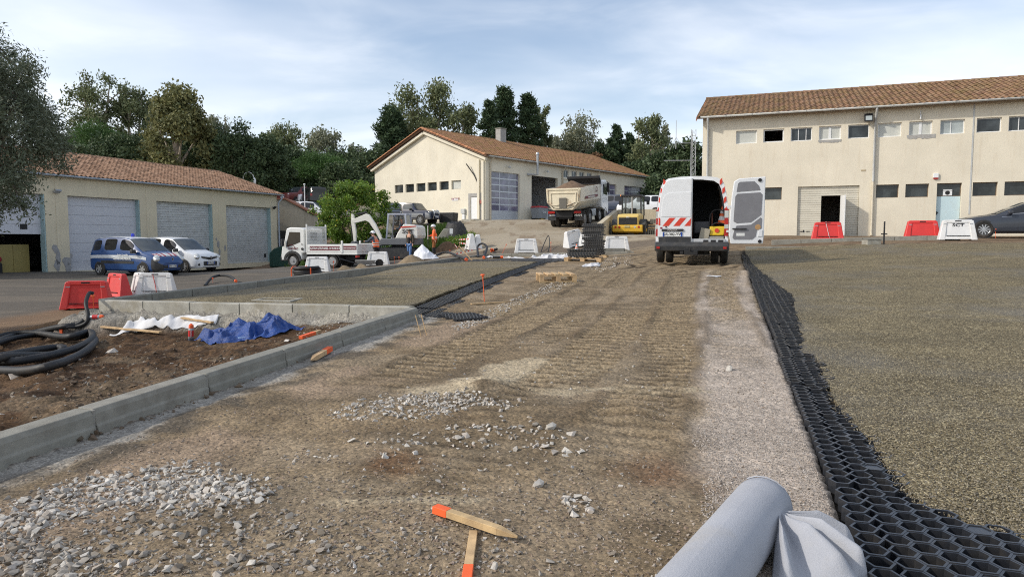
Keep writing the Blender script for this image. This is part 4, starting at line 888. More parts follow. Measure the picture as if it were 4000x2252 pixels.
def holed_wall(mb, fn, s0, s1, z0, z1, holes, depth=.22, mi=0):
	xs = sorted({s0, s1, *[q for h in holes for q in (h[0], h[2])]}); zs = sorted({z0, z1, *[q for h in holes for q in (h[1], h[3])]})
	xs = [q for q in xs if s0 <= q <= s1]; zs = [q for q in zs if z0 <= q <= z1]
	for i in range(len(xs) - 1):
		for j in range(len(zs) - 1):
			cx, cz = (xs[i] + xs[i + 1]) / 2, (zs[j] + zs[j + 1]) / 2
			if any(h[0] < cx < h[2] and h[1] < cz < h[3] for h in holes): continue
			mb.quad(fn(xs[i], 0, zs[j]), fn(xs[i + 1], 0, zs[j]), fn(xs[i + 1], 0, zs[j + 1]), fn(xs[i], 0, zs[j + 1]), mi)
	for a, c, b, d in holes:
		mb.quad(fn(a, 0, c), fn(a, depth, c), fn(a, depth, d), fn(a, 0, d), mi); mb.quad(fn(b, depth, c), fn(b, 0, c), fn(b, 0, d), fn(b, depth, d), mi)
		mb.quad(fn(a, 0, d), fn(a, depth, d), fn(b, depth, d), fn(b, 0, d), mi); mb.quad(fn(a, depth, c), fn(a, 0, c), fn(b, 0, c), fn(b, depth, c), mi)
class Facade:
	def __init__(s, o, head, base): s.o, s.d, s.b = Vector((o[0], o[1], 0)), hv(head), base
	def __call__(s, px, py):
		r = ray(px, py); # o + d*t = r*k
		k_, t = np.linalg.solve(np.array([[r[0], -s.d.x], [r[1], -s.d.y]]), np.array([s.o.x, s.o.y])); return t, CAMZ + r[2] * k_ - s.b
	def box(s, zx, x0, y0, x1, y1):
		ox, oy, k = zx; a = s(ox + x0 / k, oy + (y0 + y1) / 2 / k); b = s(ox + x1 / k, oy + (y0 + y1) / 2 / k); m = ox + (x0 + x1) / 2 / k
		return (a[0], s(m, oy + y1 / k)[1], b[0], s(m, oy + y0 / k)[1])
def fbox(mb, fn, a, b, d0, d1, c, d, mi=0):
	P = [fn(x, y, z) for z in (c, d) for x, y in ((a, d0), (b, d0), (b, d1), (a, d1))]
	mb.add(P, [(3, 2, 1, 0), (4, 5, 6, 7), (0, 1, 5, 4), (1, 2, 6, 5), (2, 3, 7, 6), (3, 0, 4, 7)], mi)
def window(parent, fn, h, frame_m, pane_m, dep=.14, fw=.05, mull=(), sill=None, label=None, name='window'):
	a, c, b, d = h; mb = MB(); e = .003
	fbox(mb, fn, a + e, a + fw, dep, dep + .05, c + e, d - e); fbox(mb, fn, b - fw, b - e, dep, dep + .05, c + e, d - e); fbox(mb, fn, a + fw, b - fw, dep, dep + .05, c + e, c + fw); fbox(mb, fn, a + fw, b - fw, dep, dep + .05, d - fw, d - e)
	for t, w in mull: x = a + (b - a) * t; fbox(mb, fn, x - w / 2, x + w / 2, dep - .004, dep + .046, c + fw, d - fw)
	o = mb.build(name, frame_m, parent)
	if label: o['label'] = label
	mb = MB(); fbox(mb, fn, a + fw * .9, b - fw * .9, dep + .02, dep + .03, c + fw * .9, d - fw * .9); mb.build('pane', pane_m, o)
	if sill is not None: mb = MB(); fbox(mb, fn, a - .04, b + .04, -.05, .1, c - .06, c - .002); mb.build('sill', sill, o)
	return o
def gutter(parent, a, b, r, m):
	a, b = Vector(a), Vector(b); d = (b - a).normalized(); s = d.cross(Vector((0, 0, 1))); mb = MB(); n = max(2, int((b - a).length / 1.2))
	rows = [[p + s * (math.cos(t) * r) + Vector((0, 0, math.sin(t) * r)) for t in np.linspace(math.pi, 2 * math.pi, 8)] for p in (a, b)]
	mb.grid(rows); o = mb.build('gutter', m, parent, smooth=60); so = o.modifiers.new('thick', 'SOLIDIFY'); so.thickness = .006
	mb = MB()
	for i in range(n + 1):
		p = a.lerp(b, i / n); mb.add([p + s * (math.cos(t) * r * k) + Vector((0, 0, math.sin(t) * r * k)) + d * e for e in (0, .04) for k in (1.12,) for t in np.linspace(math.pi, 2 * math.pi, 7)], [(j, j + 1, j + 8, j + 7) for j in range(6)])
	mb.build('bracket', m, o)
def pipe(parent, pts, r, m, name='downpipe'): mb = MB(); mb.tube(pts, r, 10); return mb.build(name, m, parent, smooth=50)
Z1, Z3, Z5, Z4 = (0, 550, 2.339), (1400, 450, 2.147), (2650, 280, 1.908), (2500, 650, 3.222)

# ---- two storey building on the right
RO = (9.9, 35.7); RB = thing('two_storey_building', 'long cream two storey building with a tiled roof and small high windows', 'building', (RO[0], RO[1], 1.4), rz(110.7))
F = Facade(RO, 110.7, 1.4); fn = lambda s, d, z: (s, d, z); RL, RD, RE = 26.0, 10.0, F(3400, 462)[1]
RE = 6.12
up_ = [F.box(Z5, *q) for q in ((430, 440, 585, 540), (633, 428, 787, 530), (838, 415, 997, 515), (1048, 404, 1213, 512), (1265, 396, 1425, 493), (1488, 380, 1663, 483), (1720, 368, 1893, 473), (1952, 355, 2135, 458), (2223, 345, 2410, 448), (2462, 332, 2640, 437), (2760, 320, 2950, 425), (3050, 305, 3250, 410))]
za_, zb_ = np.mean([q[1] for q in up_[:9]]), np.mean([q[3] for q in up_[:9]]); up_ = [(q[0], za_, q[2], zb_) for q in up_]
lo_ = [F.box(Z5, *q) for q in ((413, 870, 575, 960), (610, 870, 770, 960), (1473, 840, 1643, 940), (1692, 833, 1867, 935), (2193, 820, 2380, 922), (2430, 815, 2610, 918), (2720, 810, 2900, 912))]
za_, zb_ = np.mean([q[1] for q in lo_[1:6]]), np.mean([q[3] for q in lo_[1:6]]); lo_ = [(q[0], za_, q[2], zb_) for q in lo_]
gd = F.box(Z5, 887, 852, 1343, 1228); gd = (gd[0], -.02, gd[2], gd[3]); bd_ = F.box(Z5, 1920, 830, 2105, 1218); bd_ = (bd_[0], -.02, bd_[2], bd_[3])
mb = MB(); holed_wall(mb, fn, 0, RL, -.5, RE, up_ + lo_ + [gd, bd_], .24)
mb.quad((0, RD, -.5), (0, 0, -.5), (0, 0, RE), (0, RD, RE)); mb.add([(0, 0, RE), (0, RD / 2, RE + 1.8), (0, RD, RE)], [(0, 1, 2)][::-1]); mb.quad((RL, 0, -.5), (RL, RD, -.5), (RL, RD, RE), (RL, 0, RE)); mb.add([(RL, 0, RE), (RL, RD, RE), (RL, RD / 2, RE + 1.8)], [(0, 1, 2)]); mb.quad((RL, RD, -.5), (0, RD, -.5), (0, RD, RE), (RL, RD, RE))
mb.build('wall', cream, RB)
mb = MB(); mb.box(.1, RL - .1, .3, RD - .1, -.1, -.02); mb.box(.1, RL - .1, .3, RD - .1, 2.95, 3.1); mb.box(.1, RL - .1, 4.2, 4.3, -.02, 2.95); mb.box(.1, RL - .1, 3.6, 3.7, 3.1, RE); mb.build('floor_slab', floor_c, RB)
panes = [pale_pane, None, win_dark, pale_pane, win_dark, pale_pane, pale_pane, win_frost, win_dark, win_dark, win_dark, win_dark]
for i, h in enumerate(up_):
	mull = ((.5, .11),) if i in (3, 6) else (((.36, .03), (.72, .03)) if i == 2 else (((.45, .03),) if i in (7, 9) else ()))
	if panes[i] is None:
		a, c, b, d = h; mb = MB()
		for q in ((a + .003, a + .06, c + .003, d - .003), (b - .06, b - .003, c + .003, d - .003), (a + .06, b - .06, c + .003, c + .06), (a + .06, b - .06, d - .06, d - .003)): fbox(mb, fn, q[0], q[1], .1, .16, q[2], q[3])
		mb.build('window', white_pl, RB)
	else: window(RB, fn, h, white_pl, panes[i], .1, .06 if i in (3, 6) else .045, mull)
for i, (x0, y0, x1, y1) in enumerate(((1700, 468, 1918, 512), (1040, 508, 1215, 532))):
	q = F.box(Z5, x0, y0, x1, y1); mb = MB(); r = np.random.RandomState(i); n = 14
	top = [(q[0] + (q[2] - q[0]) * t, q[3]) for t in np.linspace(0, 1, n)]; bot = [(q[0] + (q[2] - q[0]) * t, q[1] + r.uniform(0, .5) * (q[3] - q[1])) for t in np.linspace(.98, .02, n)]
	P = top + bot; mb.add([(x, -.012, z) for x, z in P] + [(x, .0, z) for x, z in P], [tuple(range(len(P)))] + [(k, (k + 1) % len(P), (k + 1) % len(P) + len(P), k + len(P)) for k in range(len(P))]); mb.build('cement_patch', cement, RB)
for i, h in enumerate(lo_): window(RB, fn, h, mat('brown_frame', (.17, .12, .08), .6), win_dark, .16, .03)
bj = F(2650 + 1735 / 1.908, 280 + 910 / 1.908); mb = MB(); mb.lathe([(.2, 0), (.24, .1), (.24, .38), (.12, .46)], 14, (bj[0], .7, lo_[3][1] + .02)); mb.build('blue_drum', mat('blue_plastic', (.02, .06, .35), .5), RB, smooth=40)
# ribbed garage door with an open wicket
pd_ = F.box(Z5, 1062, 925, 1205, 1200); pd_ = (pd_[0], .02, pd_[2], pd_[3])
gdo = struct('garage_door', RB); del gdo['kind']; nr = 22; zh = (gd[3] - .02) / nr
for i in range(nr):
	z0, z1 = .0 + i * zh, (i + 1) * zh - .012
	segs = [(gd[0] + .01, gd[2] - .01)] if z0 > pd_[3] - .01 else [(gd[0] + .01, pd_[0]), (pd_[2], gd[2] - .01)]
	for a, b in segs: mb = MB(); fbox(mb, fn, a, b, .1, .15, z0, z1); mb.build('slat', door_cream, gdo, bevel=.004)
mb = MB(); fbox(mb, fn, gd[0] + .01, pd_[0], .13, .145, 0, gd[3]); fbox(mb, fn, pd_[2], gd[2] - .01, .13, .145, 0, gd[3]); fbox(mb, fn, pd_[0], pd_[2], .13, .145, pd_[3] + .02, gd[3]); mb.build('backing', door_cream, gdo)
mb = MB(); a = R(-82); x1, y1 = pd_[2] + .02, .08; L_ = pd_[2] - pd_[0]; mb.T = Matrix.Translation((x1, y1, .02)) @ Matrix.Rotation(a, 4, 'Z'); mb.box(0, L_, -.02, .02, 0, pd_[3] - .03); wk = mb.build('wicket_door', white_pl, gdo, bevel=.004)
mb = MB()
for q in ((905, 1187, 935, 1192), (950, 1187, 978, 1192), (928, 1180, 938, 1196)): h = F.box(Z5, *q); fbox(mb, fn, h[0], h[2], .08, .1, h[1], h[3])
mb.build('handle', black, gdo)
# pale blue door with glazed top
hz = F(2650 + 2010 / 1.908, 280 + 926 / 1.908)[1]; mb = MB(); fbox(mb, fn, bd_[0] + .01, bd_[2] - .01, .15, .2, .0, hz - .01); bdr = mb.build('door', lblue, RB, bevel=.004); mb = MB(); fbox(mb, fn, bd_[0] + .04, bd_[0] + .07, .1, .15, 1.0, 1.15); mb.cyl((bd_[0] + .09, .12, 1.1), (bd_[0] + .09, .15, 1.1), .03, .03, 8); mb.build('handle', black, bdr)
window(RB, fn, (bd_[0] + .005, hz, bd_[2] - .005, bd_[3] - .005), mat('brown_frame', (.17, .12, .08)), win_dark, .16, .03)
h = F.box(Z5, 1977, 877, 2045, 922); mb = MB(); fbox(mb, fn, h[0], h[2], .13, .14, h[1], h[3]); sg = mb.build('notice', white_pl, RB); cxx = (h[0] + h[2]) / 2
text('VIDEOSURVEILLANCE\n24H/24', (cxx, .128, h[3] - .09), (R(90), 0, 0), .055, black, sg, ext=.0005); mb = MB(); mb.cyl((cxx, .128, h[1] + .13), (cxx, .13, h[1] + .13), .1, .1, 16); mb.build('camera_emblem', black, sg)
# roof
ov = .42; sl_ = math.atan2(1.8, RD / 2); nr_ = 14; slope_len = (RD / 2 + ov) / math.cos(sl_)
mb = MB(); z_e = RE - ov * math.tan(sl_) + .10
for sgn, y0 in ((1, -ov), (-1, RD + ov)): mb.add([(-.25, y0, z_e), (RL + .2, y0, z_e), (RL + .2, RD / 2, RE + 1.9), (-.25, RD / 2, RE + 1.9), (-.25, y0, z_e - .08), (RL + .2, y0, z_e - .08), (RL + .2, RD / 2, RE + 1.82), (-.25, RD / 2, RE + 1.82)], [(0, 1, 2, 3), (7, 6, 5, 4), (0, 4, 5, 1), (3, 7, 4, 0), (1, 5, 6, 2)])
roofR = mb.build('roof', mat('roof_under', (.2, .12, .08), .9), RB)
tw = .245
class _P: pass
def roof_tiles(root, roof, p0, ex, ey, w, l, cols, rows, m, keep=None, parts=280):
	q = _P(); q.matrix_basis = Matrix.Translation(root.location) @ Matrix.Rotation(root.rotation_euler[2], 4, 'Z'); n0 = set(bpy.data.objects)
	p0, ex, ey = Vector(p0), Vector(ex).normalized(), Vector(ey).normalized(); ez = ex.cross(ey); bv, bf = tile_geo(w, l); C_ = [p0 + ex * ((c + .5) * w) + ey * (r * l) for r in range(rows) for c in range(cols) if keep is None or keep((c + .5) * w, r * l)]
	dist = [((q.matrix_basis @ k) - cam.location).length for k in C_]
	def vis(k):
		wq = q.matrix_basis @ k; return abs(wq.x / max(wq.y, .1)) < .78
	o = sorted(range(len(C_)), key=lambda i: dist[i] + (0 if vis(C_[i]) else 500)); me = mesh_np('roof_tile', bv, bf, m); base = Matrix((ex, ey, ez)).transposed().to_4x4()
	for i in o[:parts]:
		ob = link('roof_tile', me, roof); ob.matrix_local = Matrix.Translation(C_[i] + ez * random.uniform(-.004, .006)) @ base @ Matrix.Rotation(random.uniform(-.012, .012), 4, 'Z')
	rest_ = o[parts:]
	if rest_:
		Rm = np.array(base)[:3, :3]; b2 = bv @ Rm.T; cs = np.array([C_[i] for i in rest_]); cs = cs + RS.normal(0, .004, cs.shape)
		V = (b2[None] + cs[:, None]).reshape(-1, 3); Fq = (bf[None] + (np.arange(len(cs)) * len(bv))[:, None, None]).reshape(-1, 4); link('roof_tile_field', mesh_np('roof_tile_field', V, Fq, m), roof)['kind'] = 'stuff'
eyv = (0, math.cos(sl_), math.sin(sl_))
roof_tiles(RB, roofR, (-.28, -ov - .04, z_e + .01), (1, 0, 0), eyv, tw, slope_len / nr_, int((RL + .5) / tw), nr_, tile_r)
ridge(roofR, (-.28, RD / 2, RE + 1.9), (RL + .2, RD / 2, RE + 1.9), tile_r, .13, .40)
n = 15
for i in range(n):
	p = Vector((-.3, -ov, z_e - .05)) + Vector(eyv) * (slope_len * i / n); q = p + Vector(eyv) * (slope_len / n * 1.02); mb = MB()
	a = [Vector((-.02, 0, -.14)), Vector((.0, 0, .07)), Vector((.1, 0, .09)), Vector((.1, 0, .07)), Vector((.02, 0, .05)), Vector((.0, 0, -.14))]
	mb.add([p + k for k in a] + [q + k * .94 for k in a], [(j, (j + 1) % 6, (j + 1) % 6 + 6, j + 6) for j in range(6)] + [(5, 4, 3, 2, 1, 0)]); mb.build('verge_tile', mat('orange_tile', (.42, .14, .05), .9, var=.3, vs=3), roofR)
gutter(RB, (-.1, -ov - .07, z_e + .02), (RL, -ov - .07, z_e + .02), .085, gutter_m)
zg = z_e
for zx, kink in ((220, 0), (1458, 1)):
	x = F(2650 + zx / 1.908, 280 + 600 / 1.908)[0]
	pipe(RB, [(x, -ov - .05, zg - .05), (x, -ov - .04, zg - .22), (x, -.09, zg - .5), (x, -.09, 2.6)], .055, gutter_m); pipe(RB, [(x, -.09, 2.62), (x, -.09, 0.12), (x, -.2, .02)], .05, pvc)
x = F(2650 + 2188 / 1.908, 280 + 600 / 1.908)[0]; mb = MB(); mb.box(x - .03, x + .03, -.02, -.001, 1.0, RE - .1); mb.build('grey_conduit', gutter_m, RB)
h = F.box(Z5, 1380, 318, 1445, 380); fl = MB(); cx_, cz_ = (h[0] + h[2]) / 2, (h[1] + h[3]) / 2; fl.add([(h[0], -.34, h[1]), (h[2], -.34, h[1]), (h[2], -.22, h[3]), (h[0], -.22, h[3]), (h[0] + .05, -.12, h[1] + .05), (h[2] - .05, -.12, h[1] + .05), (h[2] - .05, -.08, h[3] - .05), (h[0] + .05, -.08, h[3] - .05)], [(0, 1, 2, 3), (7, 6, 5, 4), (0, 4, 5, 1), (1, 5, 6, 2), (2, 6, 7, 3), (3, 7, 4, 0)])
fl.bar((cx_, -.1, cz_), (cx_, 0, cz_ + .1), .05, .05); flo = fl.build('floodlight', black, RB); mb = MB(); mb.add([(h[0] + .06, -.335, h[1] + .07), (h[2] - .04, -.335, h[1] + .07), (h[2] - .04, -.235, h[3] - .06), (h[0] + .06, -.235, h[3] - .06)], [(0, 1, 2, 3)]); mb.build('lens', win_frost, flo)
h = F.box(Z5, 1795, 292, 1812, 355); mb = MB(); mb.cyl(((h[0] + h[2]) / 2, -.08, h[1]), ((h[0] + h[2]) / 2, -.08, h[1] + .2), .035, .035, 8); mb.bar(((h[0] + h[2]) / 2, -.08, h[1] + .2), ((h[0] + h[2]) / 2, 0, h[3]), .03, .03); mb.build('security_camera', white_pl, RB)
h = F.box(Z5, 1898, 758, 1937, 800); mb = MB(); fbox(mb, fn, h[0], h[2], -.08, 0, h[1] + .06, h[3]); sr = mb.build('alarm_box', white_pl, RB, bevel=.01); mb = MB(); fbox(mb, fn, h[0] + .01, h[2] - .01, -.075, 0, h[1], h[1] + .06); mb.build('red_lens', mat('red_plastic', (.35, .02, .015), .4), sr)
h = F.box(Z5, 1362, 730, 1397, 742); mb = MB(); fbox(mb, fn, h[0], h[2], -.012, 0, h[1], h[3]); mb.build('vent_grille', mat('brown_vent', (.4, .33, .22), .8), RB)
mb = MB(); mb.zprism([(-.2, -1.3), (RL, -1.3), (RL, -.02), (-.2, -.02)], -.35, -.03); mb.build('plinth_slab', conc_pale, RB)
# lattice mast with antennas at its left corner
MT = thing('lattice_mast', 'slim lattice antenna mast beside the two storey building', 'mast', (9.56, 36.3, 1.4)); hM = 5.6; mb = MB()
for sx, sy in ((-.12, -.1), (.12, -.1), (0, .12)): mb.cyl((sx, sy, 0), (sx, sy, hM), .016, .016, 6)
for i in range(18):
	z = i * hM / 18; z2 = z + hM / 18; C3 = [(-.12, -.1), (.12, -.1), (0, .12)]
	for k in range(3): a, b = C3[k], C3[(k + 1) % 3]; mb.cyl((*a, z), (*b, z2), .008, .008, 5); mb.cyl((*a, z), (*b, z), .008, .008, 5)
mb.build('lattice', grey_met, MT); mb = MB(); mb.cyl((-.9, 0, 4.9), (0, 0, 4.9), .02, .02, 6); mb.cyl((-.9, 0, 4.6), (-.9, 0, 6.1), .02, .012, 6)
for a in (0, 120, 240): mb.cyl((-.9, 0, 5.2), (-.9 + .45 * math.cos(R(a)), .45 * math.sin(R(a)), 4.6), .008, .008, 5)
mb.build('whip_antenna', grey_met, MT); mb = MB(); mb.cyl((-1.5, .1, 4.0), (0, 0, 4.0), .02, .02, 6)
for k in range(5): mb.cyl((-.3 - k * .25, -.25, 4.0), (-.3 - k * .25, .3, 4.0), .006, .006, 5)
mb.build('yagi_antenna', grey_met, MT)

# ---- garages on the left
GO = (-23.3, 35.9); GB = thing('garage_block', 'long ochre garage block with four wide doors and a tiled roof', 'building', (GO[0], GO[1], -.45), rz(20.7))
F = Facade(GO, 20.7, -.45); GE, GS0, GS1, GD = 5.06, -9.0, F(1086, 1000)[0], 7.2
ht = 3.98
def gx_(zx): return F(zx / 2.339, 550 + 850 / 2.339)[0]
holes = [(-5.6, 0, gx_(422), ht)] + [(gx_(a), 0, gx_(b), ht) for a, b in ((632, 1287), (1440, 1948), (2072, 2478))]
mb = MB(); holed_wall(mb, fn, GS0, GS1, -.3, GE, holes, .38)
mb.quad((GS1, 0, -.3), (GS1, GD, -.3), (GS1, GD, GE), (GS1, 0, GE)); mb.quad((GS0, GD, -.3), (GS0, 0, -.3), (GS0, 0, GE), (GS0, GD, GE)); mb.quad((GS1, GD, -.3), (GS0, GD, -.3), (GS0, GD, GE), (GS1, GD, GE)); mb.build('wall', ochre, GB)
mb = MB(); mb.box(GS0 + .1, GS1 - .1, .2, GD - .1, -.2, -.06); mb.box(GS0 + .1, GS1 - .1, GD - .15, GD - .1, -.06, GE); mb.build('floor_slab', floor_c, GB)
for i, (a, c, b, d) in enumerate(holes):
	g_ = struct('garage_door', GB); del g_['kind']; m_ = door_grey if i < 2 else door_grey2; n = 8 if i < 2 else 26; z0 = 1.95 if i == 0 else 0
	for k in range(n if i else 4):
		hh = (d - z0) / (n if i else 4); mb = MB(); fbox(mb, fn, a + .06, b - .06, .28, .33, z0 + k * hh + .006, z0 + (k + 1) * hh - .006); mb.build('door_panel', m_, g_, bevel=.01 if i > 1 else .005)
	mb = MB(); fbox(mb, fn, a + .06, b - .06, .31, .325, z0, d - .01); mb.build('backing', m_, g_)
	mb = MB(); fbox(mb, fn, b - .055, b - .004, .02, .37, 0, d - .01); mb.build('jamb', teal, g_); mb = MB(); fbox(mb, fn, a + .004, a + .055, .1, .37, 0, d - .01); mb.build('jamb', black, g_)
	if i > 1:
		text('STATIONNEMENT', ((a + b) / 2, .272, 1.62), (R(90), 0, 0), .2, mat('faded_white', (.62, .63, .62), .7), g_, ext=.001)
		if i == 3: text('INTERDIT', ((a + b) / 2 + .02, .272, 1.3), (R(90), 0, 0), .2, MATS['faded_white'], g_, ext=.001); mb = MB(); fbox(mb, fn, b - .5, b - .3, .26, .275, .35, .6); mb.build('handle', black, g_)
	if i == 0: mb = MB(); fbox(mb, fn, b - 1.1, b - .75, .26, .275, 2.2, 2.45); mb.build('door_window', black, g_)
for zx in (535, 1357, 2010):
	x = gx_(zx); mb = MB(); mb.box(x - .09, x + .09, -.012, -.001, -.3, GE - .05); mb.build('pilaster', ochre, GB)
pl = mat('grey_bare_render', (.33, .325, .32), .95, var=.15, bump=.004)
r = np.random.RandomState(4)
for zx, z, sx, sz in ((492, 1.25, .14, .26), (520, .75, .16, .45), (600, .55, .25, .3), (610, .2, .2, .25), (508, .35, .2, .3), (1990, 1.35, .12, .3), (2000, .9, .1, .2), (1995, .5, .14, .3), (2050, 1.1, .1, .25), (640, .8, .08, .15), (1975, 1.7, .08, .12)):
	x = gx_(zx); P = [(x + sx * math.cos(t) * r.uniform(.6, 1.15), z + sz * math.sin(t) * r.uniform(.6, 1.15)) for t in np.linspace(0, 2 * math.pi, 13)[:-1]]
	mb = MB(); mb.add([(q[0], -.016, q[1]) for q in P] + [(q[0], -.0, q[1]) for q in P], [tuple(range(12))] + [(k, (k + 1) % 12, (k + 1) % 12 + 12, k + 12) for k in range(12)]); mb.build('bare_patch', pl, GB)
sl_ = math.atan2(1.5, GD / 2); z_e = GE - .3 * math.tan(sl_) + .06; zr_ = GE + 1.56; ovg = .3; hipx = 2.3
mb = MB(); A, B_, Cc, Dd = (GS0 - .2, -ovg, z_e), (GS1 + .35, -ovg, z_e), (GS1 + .35 - hipx, GD / 2, zr_), (GS0 - .2, GD / 2, zr_); E_, F_ = (GS0 - .2, GD + ovg, z_e), (GS1 + .35, GD + ovg, z_e)
mb.add([A, B_, Cc, Dd, E_, F_], [(0, 1, 2, 3), (5, 4, 3, 2), (1, 5, 2), (0, 4, 5, 1)]); roofG = mb.build('roof', MATS['roof_under'], GB)
slen = (GD / 2 + ovg) / math.cos(sl_); nrow = 15; cw_ = .25
roof_tiles(GB, roofG, (GS0 - .2, -ovg - .04, z_e + .01), (1, 0, 0), (0, math.cos(sl_), math.sin(sl_)), cw_, slen / nrow, int((GS1 - GS0 + .55) / cw_), nrow, tile_l, keep=lambda x, y: x < (GS1 - GS0 + .55) - y * hipx / slen)
ridge(roofG, (GS0, GD / 2, zr_), Cc, tile_l, .12); ridge(roofG, Vector(Cc), Vector(B_), tile_l, .12)
gutter(GB, (GS0, -ovg - .06, z_e), (GS1 + .3, -ovg - .06, z_e), .085, gutter_blue)
x = GS1 - .02; pipe(GB, [(x + .2, -ovg - .06, z_e - .08), (x + .2, -ovg - .03, z_e - .3), (x + .1, -.1, z_e - .6), (x + .1, -.1, .05)], .06, gutter_blue)
for zx, zz, w_ in ((520, 4.15, .3), (2495, 4.0, .2)):
	x = gx_(zx); mb = MB(); mb.T = Matrix.Translation((x, -.2, zz)) @ Matrix.Rotation(R(-35), 4, 'X'); mb.box(-w_ / 2, w_ / 2, -.12, .12, -.05, .05); fo = mb.build('floodlight', grey_met if w_ > .25 else black, GB, bevel=.01); mb = MB(); mb.bar((x, -.15, zz), (x, 0, zz + .12), .04, .04); mb.build('bracket', grey_met, fo)
# things inside the half open garage
bx0 = holes[0][2]; CB = thing('metal_cabinet', 'tall yellow metal cabinet inside the half open garage', 'cabinet', (0, 0, 0), rz(20.7))
def gpos(s, d, z): a, nn = hv(20.7), hv(20.7 - 90); v = Vector((*GO, -.45)) + a * s + nn * d; return Vector((v.x, v.y, -.45 + z))
CB.location = gpos(bx0 - 1.1, 1.0, -.06); ym = mat('yellow_steel', (.30, .24, .08), .5, var=.08); mb = MB(); mb.box(-.75, .85, -.02, .5, 0, 1.5); mb.build('carcass', ym, CB, bevel=.01)
for s in (-.74, .06): mb = MB(); mb.box(s, s + .78, -.045, -.021, .05, 1.45); mb.build('cabinet_door', ym, CB, bevel=.005)
t = thing('travel_bag', 'dark travel bag with green side and red jacket on top inside the garage', 'bag', gpos(bx0 - 2.1, .9, -.06), rz(20.7)); mb = MB(); mb.box(-.3, .35, -.25, .25, 0, .62); mb.build('bag', black, t, bevel=.08); mb = MB(); mb.box(-.33, -.22, -.2, .2, .05, .68); mb.build('green_side', mat('lime_plastic', (.3, .55, .04), .5), t, bevel=.04); mb = MB(); mb.ball((.05, 0, .78), (.38, .28, .24), 12, 8); mb.build('red_jacket', mat('red_cloth', (.3, .02, .03), .8), t, smooth=60)
mb = MB(); mb.box(-1.2, .6, -.1, .1, 0, 1.0); tag(mb.build('block_wall', conc, None, loc=gpos(bx0 - 3.2, 1.6, -.06)), 'low grey block wall inside the half open garage', 'wall').rotation_euler[2] = rz(20.7)
# ---- concrete shed beyond the garages, and the street lamp behind the roof
t = thing('concrete_shed', 'stained concrete shed with sloping tiled edge beyond the garages', 'shed', atY(1100, 900, 53.5), rz(82)); t.location.z = H(t.location.x, t.location.y) - .3
stained = render_wall('stained_concrete', (.36, .33, .27), .75, .3, (.13, .115, .08)); p1, p2, p3 = atY(1092, 779, 53.5), atY(1120, 783, 53.5), atY(1222, 838, 52.5); L_ = (atY(1235, 840, 53) - atY(1092, 779, 53.5)).length; zt = p1.z - t.location.z; zb2 = p3.z - t.location.z
mb = MB(); mb.prism([(-.6, -1), (3.2, -1), (3.2, zb2 - .3), (2.4, zb2), (.35, zt), (-.6, zt)], 0, 5); mb.build('wall', stained, t); mb = MB(); mb.box(1.2, 3.0, -.03, .0, -1, 1.5); mb.build('opening', dark, t); mb = MB(); mb.box(-.3, .3, -.03, .0, -1, 1.7); mb.build('opening', dark, t)
mb = MB(); mb.prism([(.3, zt + .02), (2.5, zb2 + .02), (2.5, zb2 + .14), (.3, zt + .14)], -.15, 5.1); mb.build('roof_edge', mat('terracotta_edge', (.24, .10, .06), .9, var=.2), t); mb = MB(); mb.prism([(-.65, zt + .0), (.34, zt + .0), (.34, zt + .1), (-.65, zt + .1)], -.1, 5.1); mb.build('coping', MATS['terracotta_edge'], t)
pl_ = atY(993, 700, 62); t = thing('street_lamp', 'white swan neck street lamp rising behind the garage roof', 'street lamp', (pl_.x + .0, 62, H(pl_.x, 62))); hl = pl_.z - t.location.z
zz_ = atY(975, 672, 62).z - t.location.z
mb = MB(); mb.tube(curve([(-1.0, 0, 0), (-1.0, 0, zz_ - 1.0), (-.93, 0, zz_ - .3), (-.55, 0, zz_), (-.15, 0, zz_ - .2), (.0, 0, zz_ - .6)], 8), .035, 8); mb.build('pole', white_pl, t, smooth=50); mb = MB(); mb.ball((.02, 0, zz_ - .85), (.14, .14, .36), 12, 8); mb.build('lamp_head', white_pl, t, smooth=50)

# ---- workshop in the middle
MO = (-2.3, 60.0); WB = thing('workshop_building', 'cream workshop with tiled gable roof and tall glazed roller doors', 'building', (MO[0], MO[1], 2.9), rz(41))
FL, FG = Facade(MO, 41, 2.9), Facade(MO, -49, 2.9); fg = lambda s, d, z: (d, s, z); WL, WD, WE, WR = 27.6, 15.6, 5.65, 8.6
dA, dB = FL.box(Z3, 1112, 480, 1352, 875), FL.box(Z3, 1452, 519, 1672, 880); hA = dA[3]; dA = (dA[0], 0, dA[2], hA); dB = (dB[0], 0, dB[2], hA); dC = FL.box(Z3, 2020, 553, 2163, 775); dC = (dC[0], 0, dC[2], hA); dD = FL.box(Z3, 2230, 578, 2382, 775); dD = (dD[0], 0, dD[2], hA)
wn_ = [FL.box(Z3, *q) for q in ((1718, 460, 1763, 535), (1788, 468, 1832, 533), (1853, 475, 1895, 535), (1917, 483, 1958, 538))]; za_, zb_ = np.mean([q[1] for q in wn_]), np.mean([q[3] for q in wn_]); wn_ = [(q[0], za_, q[2], zb_) for q in wn_]
gw = [FG.box(Z3, *q) for q in ((305, 582, 375, 652), (395, 577, 466, 643), (487, 570, 562, 640), (580, 563, 657, 635), (680, 553, 757, 628), (780, 548, 860, 622))]; gw = [(min(q[0], q[2]), q[1], max(q[0], q[2]), q[3]) for q in gw]; za_, zb_ = np.mean([q[1] for q in gw]), np.mean([q[3] for q in gw]); gw = [(q[0], za_, q[2], zb_) for q in gw]
gdr = FG.box(Z3, 940, 682, 1015, 872); gdr = (min(gdr[0], gdr[2]), 0.05, max(gdr[0], gdr[2]), gdr[3])
